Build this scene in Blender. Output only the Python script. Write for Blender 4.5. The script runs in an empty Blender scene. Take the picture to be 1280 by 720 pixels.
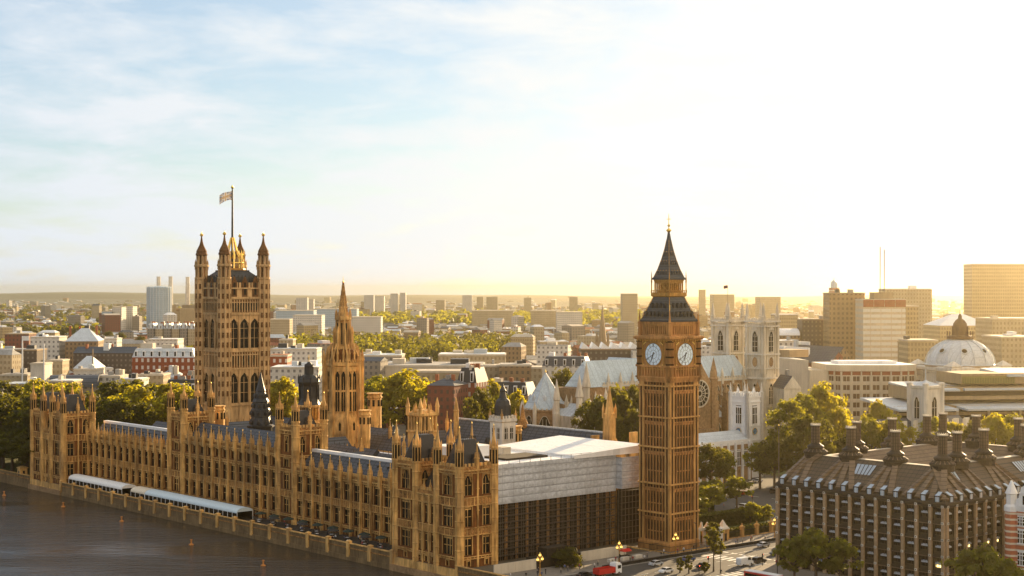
import bpy, math, random
from mathutils import Matrix, Vector
C = bpy.context.scene
COL = C.collection
R = math.radians
PI = math.pi
# ---------------------------------------------------------------- camera
H, F, HY = 76.0, 1950.0, 364.0            # eye height (m), focal length and eye level in photograph pixels
cam = bpy.data.cameras.new('camera'); camo = bpy.data.objects.new('camera', cam); COL.objects.link(camo)
camo.location = (0, 0, H); camo.rotation_euler = (R(90), 0, 0)
cam.sensor_width = 36; cam.lens = 36*F/1280; cam.shift_y = (HY-360)/1280
cam.clip_start = 1; cam.clip_end = 60000
C.camera = camo
# ---------------------------------------------------------------- sky, sun, exposure
SUN_AZ, SUN_EL = 27.0, 12.5               # degrees to the right of the view, above the horizon
w = bpy.data.worlds.new('World'); C.world = w; w.use_nodes = True
nt = w.node_tree; nt.nodes.clear()
def wn(t, **k):
    n = nt.nodes.new(t)
    for a, b in k.items(): setattr(n, a, b)
    return n
out = wn('ShaderNodeOutputWorld'); bg = wn('ShaderNodeBackground')
sky = wn('ShaderNodeTexSky', sky_type='NISHITA', sun_disc=False)
sky.sun_elevation = R(SUN_EL); sky.sun_rotation = R(SUN_AZ)
sky.air_density = 1.0; sky.dust_density = 0.4; sky.ozone_density = 3.0
tc = wn('ShaderNodeTexCoord'); sep = wn('ShaderNodeSeparateXYZ')
nt.links.new(tc.outputs['Generated'], sep.inputs[0])
def wm(op, a, b=None):
    n = wn('ShaderNodeMath', operation=op)
    for i, q in enumerate((a, b)):
        if q is None: continue
        if isinstance(q, (int, float)): n.inputs[i].default_value = q
        else: nt.links.new(q, n.inputs[i])
    return n.outputs[0]
zz = wm('ADD', wm('MAXIMUM', sep.outputs[2], 0.0), 0.16)
cv = wn('ShaderNodeCombineXYZ')
nt.links.new(wm('DIVIDE', sep.outputs[0], zz), cv.inputs[0]); nt.links.new(wm('DIVIDE', sep.outputs[1], zz), cv.inputs[1])
nz = wn('ShaderNodeTexNoise'); nz.inputs['Scale'].default_value = 0.85; nz.inputs['Detail'].default_value = 6; nz.inputs['Roughness'].default_value = 0.55
nz.inputs['Distortion'].default_value = 0.6
nt.links.new(cv.outputs[0], nz.inputs['Vector'])
cr = wn('ShaderNodeMapRange'); cr.inputs[1].default_value = 0.40; cr.inputs[2].default_value = 0.66; cr.inputs[3].default_value = 0.35; cr.inputs[4].default_value = 0.95
nt.links.new(nz.outputs[0], cr.inputs[0])
nz2 = wn('ShaderNodeTexNoise'); nz2.inputs['Scale'].default_value = 3.2; nz2.inputs['Detail'].default_value = 7; nz2.inputs['Roughness'].default_value = 0.6; nz2.inputs['Distortion'].default_value = 0.3
nt.links.new(cv.outputs[0], nz2.inputs['Vector'])
puff = wn('ShaderNodeMapRange'); puff.inputs[1].default_value = 0.35; puff.inputs[2].default_value = 0.7; puff.inputs[3].default_value = -0.38; puff.inputs[4].default_value = 0.42; nt.links.new(nz2.outputs[0], puff.inputs[0])
low = wn('ShaderNodeMapRange'); low.inputs[1].default_value = 0.09; low.inputs[2].default_value = 0.0; low.inputs[3].default_value = 0.0; low.inputs[4].default_value = 0.75; nt.links.new(sep.outputs[2], low.inputs[0])
side0 = wn('ShaderNodeMapRange'); side0.inputs[1].default_value = -0.1; side0.inputs[2].default_value = 0.3; side0.inputs[3].default_value = 0.0; side0.inputs[4].default_value = 0.45; nt.links.new(sep.outputs[0], side0.inputs[0])
cover = wm('MINIMUM', wm('MAXIMUM', wm('ADD', wm('ADD', wm('ADD', cr.outputs[0], puff.outputs[0]), low.outputs[0]), side0.outputs[0]), 0.32), 1.0)
mx = wn('ShaderNodeMix', data_type='RGBA'); nt.links.new(cover, mx.inputs[0])
# thin cloud: pale ahead, with a golden glow added in the unseen sky behind to fill shaded fronts
bd = wm('ADD', wm('MULTIPLY', sep.outputs[0], 0.62), wm('MULTIPLY', sep.outputs[1], -0.78))
back = wn('ShaderNodeMapRange', interpolation_type='SMOOTHSTEP'); back.inputs[1].default_value = 0.05; back.inputs[2].default_value = 0.95; nt.links.new(bd, back.inputs[0])
side = wn('ShaderNodeMapRange'); side.inputs[1].default_value = -0.35; side.inputs[2].default_value = 0.35; nt.links.new(sep.outputs[0], side.inputs[0])
c0 = wn('ShaderNodeMix', data_type='RGBA'); nt.links.new(side.outputs[0], c0.inputs[0]); c0.inputs[6].default_value = (6.0, 6.5, 7.1, 1); c0.inputs[7].default_value = (8.6, 8.3, 7.5, 1)
cl_ = wn('ShaderNodeMix', data_type='RGBA'); nt.links.new(back.outputs[0], cl_.inputs[0]); nt.links.new(c0.outputs[2], cl_.inputs[6]); cl_.inputs[7].default_value = (12.6, 10.2, 7.6, 1)
nt.links.new(sky.outputs[0], mx.inputs[6]); nt.links.new(cl_.outputs[2], mx.inputs[7])
nt.links.new(mx.outputs[2], bg.inputs[0]); bg.inputs[1].default_value = 0.052
nt.links.new(bg.outputs[0], out.inputs[0])
sl = bpy.data.lights.new('sun', 'SUN'); so = bpy.data.objects.new('sun', sl); COL.objects.link(so)
sl.energy = 5.0; sl.angle = R(0.6); sl.color = (1.0, 0.72, 0.40)
sd = Vector((math.sin(R(SUN_AZ))*math.cos(R(SUN_EL)), math.cos(R(SUN_AZ))*math.cos(R(SUN_EL)), math.sin(R(SUN_EL))))
so.rotation_euler = (-sd).to_track_quat('-Z', 'Y').to_euler()
vs = C.view_settings
vs.view_transform = 'Standard'; vs.look = 'None'; vs.gamma = 1; vs.exposure = 1.35
vs.use_white_balance = True; vs.white_balance_temperature = 6500; vs.white_balance_tint = 10
C.cycles.use_denoising = True
C.cycles.max_bounces = 5; C.cycles.diffuse_bounces = 3; C.cycles.glossy_bounces = 2; C.cycles.transmission_bounces = 3
C.cycles.volume_bounces = 0; C.cycles.transparent_max_bounces = 6
C.cycles.caustics_reflective = False; C.cycles.caustics_refractive = False
# ---------------------------------------------------------------- coordinates
# palace frame: v runs inland from the river front, u runs south along it
ANG = R(41.0); OX, OY = -14.4, 426.0
CA, SA = math.cos(ANG), math.sin(ANG)
def W(v, u, z=0.0): return Vector((OX+CA*v-SA*u, OY+SA*v+CA*u, z))
def at(x, Y, z=0.0): return Vector(((x-640)*Y/F, Y, z))              # a column of the picture at a distance
def gy(y, z=0.0): return (H-z)*F/(y-HY)                                # distance of the ground seen at a row
def zt(y, Y): return H-(y-HY)*Y/F                                      # height of what is seen at a row
# ---------------------------------------------------------------- materials
def mat(name, col, rough=0.85, var=0.25, scale=0.35, fine=2.0, spec=0.25, metal=0.0, bump=0.0, streak=0.0, tint=None, emit=0):
    m = bpy.data.materials.new(name); m.use_nodes = True
    n = m.node_tree.nodes; L = m.node_tree.links; b = n['Principled BSDF']
    b.inputs['Roughness'].default_value = rough; b.inputs['Specular IOR Level'].default_value = spec; b.inputs['Metallic'].default_value = metal
    if emit:
        b.inputs['Emission Color'].default_value = (*col, 1); b.inputs['Emission Strength'].default_value = emit
    if var == 0:
        b.inputs['Base Color'].default_value = (*col, 1); return m
    g = n.new('ShaderNodeNewGeometry')
    a = n.new('ShaderNodeTexNoise'); a.inputs['Scale'].default_value = scale; a.inputs['Detail'].default_value = 4; L.new(g.outputs['Position'], a.inputs['Vector'])
    c = n.new('ShaderNodeTexNoise'); c.inputs['Scale'].default_value = fine; c.inputs['Detail'].default_value = 2
    mp = n.new('ShaderNodeMapping'); mp.inputs['Scale'].default_value = (1, 1, 0.18 if streak else 1); L.new(g.outputs['Position'], mp.inputs[0]); L.new(mp.outputs[0], c.inputs['Vector'])
    ad = n.new('ShaderNodeMath'); ad.operation = 'ADD'; L.new(a.outputs[0], ad.inputs[0]); L.new(c.outputs[0], ad.inputs[1])
    mr = n.new('ShaderNodeMapRange'); L.new(ad.outputs[0], mr.inputs[0]); mr.inputs[1].default_value = 0.65; mr.inputs[2].default_value = 1.35
    r = n.new('ShaderNodeMix'); r.data_type = 'RGBA'; L.new(mr.outputs[0], r.inputs[0])
    t = tint or col
    r.inputs[6].default_value = (*[max(0, q*(1-var)) for q in col], 1); r.inputs[7].default_value = (*[min(.95, q*(1+var)) for q in t], 1)
    L.new(r.outputs[2], b.inputs['Base Color'])
    if bump:
        bp = n.new('ShaderNodeBump'); bp.inputs['Strength'].default_value = bump; bp.inputs['Distance'].default_value = 0.3; L.new(c.outputs[0], bp.inputs['Height']); L.new(bp.outputs[0], b.inputs['Normal'])
    return m
def mathn(nt_, op, a, b=None, c=None):
    n = nt_.nodes.new('ShaderNodeMath'); n.operation = op
    for i, q in enumerate((a, b, c)):
        if q is None: continue
        if isinstance(q, (int, float)): n.inputs[i].default_value = q
        else: nt_.links.new(q, n.inputs[i])
    return n.outputs[0]
def grid_mat(name, col, win, pu, pz, fu=0.5, fz=0.5, var=0.2, rough=0.8, z0=0.0, wrough=0.25):
    """wall with a regular pattern of small openings in its own surface; pu, pz = spacing in metres"""
    m = mat(name, col, rough, var, 0.08, 0.6)
    T = m.node_tree; n = T.nodes; L = T.links; b = n['Principled BSDF']
    src = b.inputs['Base Color'].links[0].from_socket
    tcn = n.new('ShaderNodeTexCoord'); s = n.new('ShaderNodeSeparateXYZ'); L.new(tcn.outputs['Object'], s.inputs[0])
    s2 = n.new('ShaderNodeSeparateXYZ'); L.new(tcn.outputs['Normal'], s2.inputs[0])
    ax = mathn(T, 'ABSOLUTE', s2.outputs[0]); pick = mathn(T, 'GREATER_THAN', ax, 0.6)
    uu = mathn(T, 'ADD', mathn(T, 'MULTIPLY', s.outputs[1], pick), mathn(T, 'MULTIPLY', s.outputs[0], mathn(T, 'SUBTRACT', 1.0, pick)))
    fr = mathn(T, 'FRACT', mathn(T, 'DIVIDE', mathn(T, 'ADD', uu, 1000.0), pu)); fzv = mathn(T, 'FRACT', mathn(T, 'DIVIDE', mathn(T, 'SUBTRACT', s.outputs[2], z0-100*pz), pz))
    k = mathn(T, 'MULTIPLY', mathn(T, 'LESS_THAN', mathn(T, 'ABSOLUTE', mathn(T, 'SUBTRACT', fr, 0.5)), fu/2), mathn(T, 'LESS_THAN', mathn(T, 'ABSOLUTE', mathn(T, 'SUBTRACT', fzv, 0.55)), fz/2))
    k = mathn(T, 'MULTIPLY', k, mathn(T, 'LESS_THAN', mathn(T, 'ABSOLUTE', s2.outputs[2]), 0.4))
    r = n.new('ShaderNodeMix'); r.data_type = 'RGBA'; L.new(k, r.inputs[0]); L.new(src, r.inputs[6])
    r.inputs[7].default_value = (*win, 1); L.new(r.outputs[2], b.inputs['Base Color'])
    mr = n.new('ShaderNodeMapRange'); L.new(k, mr.inputs[0]); mr.inputs[3].default_value = rough; mr.inputs[4].default_value = wrough; L.new(mr.outputs[0], b.inputs['Roughness'])
    return m
def line_mat(name, col, dark, axis, period, frac, rough=0.6, axis2=None, period2=1, frac2=.1, var=.2):
    """slates, leads, planks: thin regular joint lines in object space"""
    m = mat(name, col, rough, var, 0.15, 1.2)
    T = m.node_tree; n = T.nodes; L = T.links; b = n['Principled BSDF']
    src = b.inputs['Base Color'].links[0].from_socket
    tcn = n.new('ShaderNodeTexCoord'); s = n.new('ShaderNodeSeparateXYZ'); L.new(tcn.outputs['Object'], s.inputs[0])
    k = mathn(T, 'LESS_THAN', mathn(T, 'FRACT', mathn(T, 'DIVIDE', mathn(T, 'ADD', s.outputs[axis], 500.0), period)), frac)
    if axis2 is not None:
        k = mathn(T, 'MAXIMUM', k, mathn(T, 'LESS_THAN', mathn(T, 'FRACT', mathn(T, 'DIVIDE', mathn(T, 'ADD', s.outputs[axis2], 500.0), period2)), frac2))
    r = n.new('ShaderNodeMix'); r.data_type = 'RGBA'; L.new(k, r.inputs[0]); L.new(src, r.inputs[6]); r.inputs[7].default_value = (*dark, 1)
    L.new(r.outputs[2], b.inputs['Base Color']); return m
def leaf_mat(name, a, bcol, trans):
    m = bpy.data.materials.new(name); m.use_nodes = True; n = m.node_tree.nodes; L = m.node_tree.links
    b = n['Principled BSDF']; b.inputs['Roughness'].default_value = 0.6; b.inputs['Specular IOR Level'].default_value = 0.2
    o = n['Material Output']
    g = n.new('ShaderNodeNewGeometry'); z = n.new('ShaderNodeTexNoise'); z.inputs['Scale'].default_value = 0.45; z.inputs['Detail'].default_value = 3; L.new(g.outputs['Position'], z.inputs[0])
    r0 = n.new('ShaderNodeMapRange'); r0.inputs[1].default_value = .35; r0.inputs[2].default_value = .65; L.new(z.outputs[0], r0.inputs[0])
    r = n.new('ShaderNodeMix'); r.data_type = 'RGBA'; L.new(r0.outputs[0], r.inputs[0]); r.inputs[6].default_value = (*a, 1); r.inputs[7].default_value = (*bcol, 1)
    L.new(r.outputs[2], b.inputs['Base Color'])
    t = n.new('ShaderNodeBsdfTranslucent'); t.inputs[0].default_value = (*trans, 1)
    ad = n.new('ShaderNodeMixShader'); ad.inputs[0].default_value = 0.45; L.new(b.outputs[0], ad.inputs[1]); L.new(t.outputs[0], ad.inputs[2]); L.new(ad.outputs[0], o.inputs[0])
    return m
M = {}
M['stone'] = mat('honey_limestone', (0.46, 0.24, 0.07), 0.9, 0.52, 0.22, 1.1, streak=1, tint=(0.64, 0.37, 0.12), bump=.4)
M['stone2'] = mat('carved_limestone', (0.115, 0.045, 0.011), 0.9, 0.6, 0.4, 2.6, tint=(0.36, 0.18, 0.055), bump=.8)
M['stone_w'] = mat('shadowed_panel_limestone', (0.155, 0.055, 0.012), 0.9, 0.6, 0.3, 1.6, streak=1, bump=.5)  # panels toned dark for shade between bays, set against lighter buttress stone
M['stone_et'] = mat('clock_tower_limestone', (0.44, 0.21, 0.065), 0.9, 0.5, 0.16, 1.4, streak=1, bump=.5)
M['stone_et2'] = mat('clock_tower_shade_dark_carving', (0.055, 0.019, 0.005), 0.9, 0.5, 0.4, 2.6, bump=.8)  # recess stone so dark that its colour supplies the shade between ribs
M['pale'] = mat('pale_portland_stone', (0.62, 0.57, 0.48), 0.85, 0.22, 0.12, 1.0, streak=1)
M['white'] = mat('white_painted_render', (0.76, 0.75, 0.72), 0.7, 0.08, 0.2, 1.0)
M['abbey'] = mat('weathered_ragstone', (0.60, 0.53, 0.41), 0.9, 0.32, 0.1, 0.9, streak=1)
M['abbey2'] = mat('shade_dark_weathered_stone', (0.30, 0.185, 0.09), 0.9, 0.45, 0.15, 1.0)  # weathered stone, darkened to carry the shadow on the abbey's north side
M['glass'] = mat('dark_leaded_glass', (0.010, 0.009, 0.008), 0.25, 0.5, 0.9, 3.0, spec=0.07)
M['glassblue'] = mat('sky_reflecting_glass', (0.35, 0.42, 0.48), 0.12, 0.15, 0.2, 1.0, spec=0.6)
M['slate'] = line_mat('grey_blue_slate', (0.075, 0.083, 0.095), (0.03, 0.033, 0.04), 1, 2.6, 0.12, 0.55, 2, 0.9, 0.2)
M['slatedark'] = mat('black_cast_iron_roof', (0.022, 0.023, 0.026), 0.5, 0.3, 0.5, 2.0, spec=.4)
M['iron'] = mat('black_iron', (0.015, 0.014, 0.013), 0.5, 0.2, 0.5, 2.0, spec=.4)
M['lead'] = line_mat('pale_blue_lead', (0.44, 0.52, 0.56), (0.34, 0.41, 0.45), 0, 3.0, 0.12, 0.5)
M['leadu'] = line_mat('pale_lead_sheet', (0.50, 0.54, 0.56), (0.36, 0.4, 0.42), 1, 2.0, 0.1, 0.5)
M['gold'] = mat('gilding', (0.95, 0.62, 0.16), 0.3, 0.12, 0.8, 2.0, metal=1.0)
M['goldp'] = mat('gilded_stone', (0.40, 0.20, 0.035), 0.6, 0.4, 0.8, 2.0)
M['dial'] = mat('opal_glass_dial', (0.74, 0.88, 1.0), 0.4, 0.02, 1, 2)
M['dialblue'] = mat('blue_dial', (0.12, 0.3, 0.48), 0.5, 0.1, 1, 2)
M['black'] = mat('black_paint', (0.012, 0.012, 0.014), 0.45, 0.2, 1, 2)
M['sheet'] = line_mat('grey_scaffold_sheeting', (0.47, 0.485, 0.50), (0.31, 0.325, 0.345), 2, 2.0, 0.12, 0.5, 0, 4.1, 0.03, var=.22)
M['tarp'] = line_mat('white_roof_sheeting', (0.82, 0.81, 0.78), (0.7, 0.7, 0.68), 1, 2.5, 0.06, 0.5, var=.06)
M['tube'] = mat('scaffold_tube', (0.16, 0.13, 0.10), 0.5, 0.2, 1, 2, metal=.4)
M['wallwet'] = mat('damp_river_wall', (0.17, 0.11, 0.05), 0.8, 0.5, 0.25, 1.5, streak=1)
M['stone_vt'] = mat('grey_honey_limestone', (0.50, 0.325, 0.15), 0.9, 0.45, 0.12, 1.0, streak=1, bump=.5)
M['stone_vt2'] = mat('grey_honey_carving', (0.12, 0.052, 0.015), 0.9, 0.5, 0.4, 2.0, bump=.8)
M['board'] = mat('dark_scaffold_net', (0.026, 0.018, 0.011), 0.9, 0.4, 0.4, 2.0)
M['bronze'] = line_mat('dark_bronze_cladding', (0.18, 0.125, 0.078), (0.075, 0.055, 0.036), 2, 0.9, 0.16, 0.62, var=.25)
M['bronzed'] = mat('weathered_bronze', (0.045, 0.033, 0.022), 0.6, 0.3, 0.5, 2.0, metal=.3)
M['pier'] = mat('sandstone_pier', (0.36, 0.245, 0.14), 0.85, 0.25, 0.4, 1.5)
M['redbrick'] = mat('red_brick', (0.27, 0.085, 0.04), 0.9, 0.3, 0.3, 2.0)
M['band'] = line_mat('red_brick_with_stone_bands', (0.40, 0.12, 0.055), (0.62, 0.52, 0.40), 2, 1.5, 0.33, 0.85, var=.15)
M['asphalt'] = mat('asphalt', (0.070, 0.065, 0.060), 0.85, 0.25, 0.1, 1.2)
M['paving'] = mat('stone_paving', (0.19, 0.165, 0.135), 0.85, 0.22, 0.15, 1.5)
M['paint'] = mat('road_paint', (0.7, 0.68, 0.62), 0.7, 0.15, 0.5, 2)
M['kerb'] = mat('granite_kerb', (0.3, 0.28, 0.25), 0.8, 0.2, 0.5, 2)
M['grass'] = mat('lawn', (0.075, 0.085, 0.018), 0.95, 0.3, 0.2, 1.5)
M['bark'] = mat('bark', (0.09, 0.065, 0.045), 0.95, 0.3, 0.6, 3)
M['leaf'] = leaf_mat('plane_leaves', (0.030, 0.036, 0.006), (0.065, 0.066, 0.008), (0.50, 0.46, 0.018))
M['leafd'] = leaf_mat('dark_leaves', (0.022, 0.022, 0.004), (0.045, 0.042, 0.007), (0.24, 0.22, 0.010))
M['leafy'] = leaf_mat('yellowing_leaves', (0.06, 0.058, 0.008), (0.12, 0.105, 0.010), (0.78, 0.66, 0.02))
M['hedge'] = leaf_mat('hedge_leaves', (0.03, 0.038, 0.008), (0.07, 0.075, 0.012), (0.16, 0.15, 0.012))
M['conc'] = mat('pale_concrete', (0.52, 0.46, 0.36), 0.85, 0.15, 0.1, 0.8, streak=1)
M['concb'] = mat('brown_concrete', (0.30, 0.22, 0.13), 0.85, 0.2, 0.1, 0.8, streak=1)
M['skin'] = mat('skin', (0.5, 0.33, 0.24), 0.6, 0.1, 3, 8)
M['rubber'] = mat('tyre_rubber', (0.02, 0.02, 0.02), 0.8, 0.1, 3, 8)
M['amber'] = mat('amber_lamp_glass', (1.0, 0.55, 0.12), 0.4, 0, emit=1.0)
M['orange'] = mat('orange_buoy_paint', (0.45, 0.18, 0.04), 0.5, 0.15, 2, 5)
def plain(name, col, rough=.4, spec=.4): 
    if name not in M: M[name] = mat(name, col, rough, 0.08, 1.5, 4.0, spec=spec)
    return M[name]
# ---------------------------------------------------------------- mesh builder
class MB:
    def __init__(s): s.v = []; s.f = []; s.mi = []; s.X = None; s.mats = []
    def slot(s, m):
        if isinstance(m, str): m = M[m]
        if m not in s.mats: s.mats.append(m)
        return s.mats.index(m)
    def add(s, vs_, fs, m):
        i = s.slot(m); o = len(s.v)
        if s.X is not None: vs_ = [tuple(s.X @ Vector(p)) for p in vs_]
        s.v += vs_; s.f += [tuple(q+o for q in f) for f in fs]; s.mi += [i]*len(fs)
    def box(s, x0, y0, z0, x1, y1, z1, m):
        s.add([(x0,y0,z0),(x1,y0,z0),(x1,y1,z0),(x0,y1,z0),(x0,y0,z1),(x1,y0,z1),(x1,y1,z1),(x0,y1,z1)],
              [(0,3,2,1),(4,5,6,7),(0,1,5,4),(1,2,6,5),(2,3,7,6),(3,0,4,7)], m)
    def cbox(s, cx, cy, z0, sx, sy, z1, m): s.box(cx-sx/2, cy-sy/2, z0, cx+sx/2, cy+sy/2, z1, m)
    def prism(s, poly, z0, z1, m, mtop=None):
        n = len(poly)
        s.add([(x,y,z0) for x,y in poly]+[(x,y,z1) for x,y in poly], [(i,(i+1)%n,n+(i+1)%n,n+i) for i in range(n)]+[tuple(range(n-1,-1,-1))], m)
        s.add([(x,y,z1) for x,y in poly], [tuple(range(n))], mtop or m)
    def lathe(s, cx, cy, prof, n, m, rot=None):
        """prof = [(radius, z)...]; n-gon; for n=4 the radius is the half side"""
        if rot is None: rot = PI/n
        k = 1/math.cos(PI/n) if n <= 8 else 1
        vs_ = []; fs = []; rings = []
        for r, z in prof:
            if r <= 1e-4: rings.append([len(vs_)]); vs_.append((cx,cy,z))
            else:
                rings.append(list(range(len(vs_), len(vs_)+n)))
                vs_ += [(cx+r*k*math.cos(rot+2*PI*i/n), cy+r*k*math.sin(rot+2*PI*i/n), z) for i in range(n)]
        for a, b in zip(rings, rings[1:]):
            for i in range(n):
                j = (i+1) % n
                if len(a) == 1 and len(b) == 1: break
                if len(a) == 1: fs.append((a[0], b[j], b[i]))
                elif len(b) == 1: fs.append((a[i], a[j], b[0]))
                else: fs.append((a[i], a[j], b[j], b[i]))
        if len(rings[0]) > 1: fs.append(tuple(reversed(rings[0])))
        if len(rings[-1]) > 1: fs.append(tuple(rings[-1]))
        s.add(vs_, fs, m)
    def beam(s, p, q, t, m, t2=None):
        p = Vector(p); q = Vector(q); d = (q-p)
        if d.length < 1e-5: return
        d.normalize(); a = d.cross(Vector((0,0,1)))
        if a.length < 1e-3: a = Vector((1,0,0))
        a.normalize(); b = a.cross(d); t2 = t2 or t
        vs_ = []
        for o in (p, q):
            for sa, sb in ((-1,-1),(1,-1),(1,1),(-1,1)): vs_.append(tuple(o+a*sa*t/2+b*sb*t2/2))
        s.add(vs_, [(0,3,2,1),(4,5,6,7),(0,1,5,4),(1,2,6,5),(2,3,7,6),(3,0,4,7)], m)
    def gable(s, x0, y0, x1, y1, z0, z1, m, axis='y', hip=0.0, over=0.0, mend=None):
        """pitched roof over a rectangle, ridge along axis"""
        if axis == 'x':
            c = (y0+y1)/2; vs_ = [(x0,y0,z0),(x1,y0,z0),(x1,y1,z0),(x0,y1,z0),(x0+hip,c,z1),(x1-hip,c,z1)]
            fs = [(0,1,5,4),(2,3,4,5)]; ends = [(1,2,5),(3,0,4)]
        else:
            c = (x0+x1)/2; vs_ = [(x0,y0,z0),(x1,y0,z0),(x1,y1,z0),(x0,y1,z0),(c,y0+hip,z1),(c,y1-hip,z1)]
            fs = [(1,2,5,4),(3,0,4,5)]; ends = [(0,1,4),(2,3,5)]
        s.add(vs_, fs, m); s.add(vs_, ends+[(3,2,1,0)], mend or m)
    def mesh(s, name, smooth=False):
        me = bpy.data.meshes.new(name); me.from_pydata(s.v, [], s.f)
        for m in s.mats: me.materials.append(m)
        me.polygons.foreach_set('material_index', s.mi)
        if smooth: me.polygons.foreach_set('use_smooth', [True]*len(s.f))
        me.update(); return me
    def build(s, name, parent=None, loc=(0,0,0), rz=0.0, smooth=False, fix=False):
        me = s.mesh(name, smooth)
        if fix:
            import bmesh
            bm = bmesh.new(); bm.from_mesh(me); bmesh.ops.recalc_face_normals(bm, faces=bm.faces); bm.to_mesh(me); bm.free()
        return put(name, me, parent, loc, rz)
def put(name, me, parent=None, loc=(0,0,0), rz=0.0):
    o = bpy.data.objects.new(name, me); COL.objects.link(o); o.location = loc; o.rotation_euler = (0,0,rz)
    if parent is not None: o.parent = parent
    return o
def tag(o, label, cat, group=None):
    o['label'] = label; o['category'] = cat
    if group: o['group'] = group
    return o
def thing(name, label, cat, loc=(0,0,0), rz=0.0, group=None):
    o = bpy.data.objects.new(name, None); COL.objects.link(o); o.location = loc; o.rotation_euler = (0,0,rz); o.empty_display_size = .1
    return tag(o, label, cat, group)
def setting(mb, name, loc=(0,0,0), rz=0.0, kind='structure'):
    o = mb.build(name, None, loc, rz); o['kind'] = kind; return o
def copy_tree(o, loc, rz=None, label=None, scale=None, parent=None):
    c = o.copy(); COL.objects.link(c)
    if parent is not None: c.parent = parent
    else:
        c.location = loc
        if rz is not None: c.rotation_euler = (0,0,rz)
        if scale is not None: c.scale = scale if isinstance(scale, tuple) else (scale,)*3
        if label: c['label'] = label
    for ch in list(o.children): copy_tree(ch, None, parent=c)
    return c
def T(x, y, z=0.0, rz=0.0): return Matrix.Translation((x,y,z)) @ Matrix.Rotation(rz, 4, 'Z')
# ---------------------------------------------------------------- gothic kit
_wm = {}
def window_mesh(ww, hh, nm=2, ntr=1, arch=False, fm='stone', gm='glass', bar=0.16):
    """a window with its front on -Y, sill centre at the origin"""
    k = (round(ww,2), round(hh,2), nm, ntr, arch, fm, gm)
    if k in _wm: return _wm[k]
    mb = MB()
    if arch:
        hs = hh-ww*0.75; pts = [(-ww/2,0),(ww/2,0),(ww/2,hs)]
        for i in range(1, 5): a = i/4; pts.append((ww/2*(1-a)**0.8 if i < 4 else 0, hs+ww*0.75*math.sin(a*PI/2)))
        for i in range(3, 0, -1): a = i/4; pts.append((-ww/2*(1-a)**0.8, hs+ww*0.75*math.sin(a*PI/2)))
        pts.append((-ww/2,hs))
        mb.add([(x,0,z) for x,z in pts], [tuple(range(len(pts)))], gm)
        out_ = pts[2:]
        for p, q in zip(out_, out_[1:]): mb.beam((p[0],-.12,p[1]), (q[0],-.12,q[1]), .22, fm)
    else:
        mb.add([(-ww/2,0,0),(ww/2,0,0),(ww/2,0,hh),(-ww/2,0,hh)], [(0,1,2,3)], gm)
        mb.box(-ww/2,-.2,hh-.2,ww/2,-.01,hh,fm)
    for i in range(nm):
        x = -ww/2+ww*(i+1)/(nm+1); mb.box(x-bar/2,-.16,0,x+bar/2,-.01,hh*(.93 if not arch else .86),fm)
    for i in range(ntr):
        z = hh*(i+1)/(ntr+1); mb.box(-ww/2,-.13,z-bar/2,ww/2,-.005,z+bar/2,fm)
    if not arch: mb.box(-ww/2,-.14,hh*.86,ww/2,-.006,hh*.93,fm)
    mb.box(-ww/2-.1,-.3,-.22,ww/2+.1,-.012,0.0,fm)
    me = mb.mesh('window'); _wm[k] = me; return me
WINDOWS = {}
def add_window(parent, X, x, z, me, y=-0.04, name='window', stuff=None):
    """a window on the facade whose frame is X (in the parent's space)"""
    X2 = X @ Matrix.Translation((x, y, z))
    if stuff is not None:
        stuff.X = X2; stuff.addmesh(me); stuff.X = None; return
    o = bpy.data.objects.new(name, me); COL.objects.link(o); o.parent = parent; o.matrix_local = X2
    return o
def _addmesh(s, me):
    vs_ = [tuple(v.co) for v in me.vertices]
    for i, m in enumerate(me.materials):
        fs = [tuple(p.vertices) for p in me.polygons if p.material_index == i]
        if fs: s.add(vs_, fs, m)
MB.addmesh = _addmesh
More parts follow.
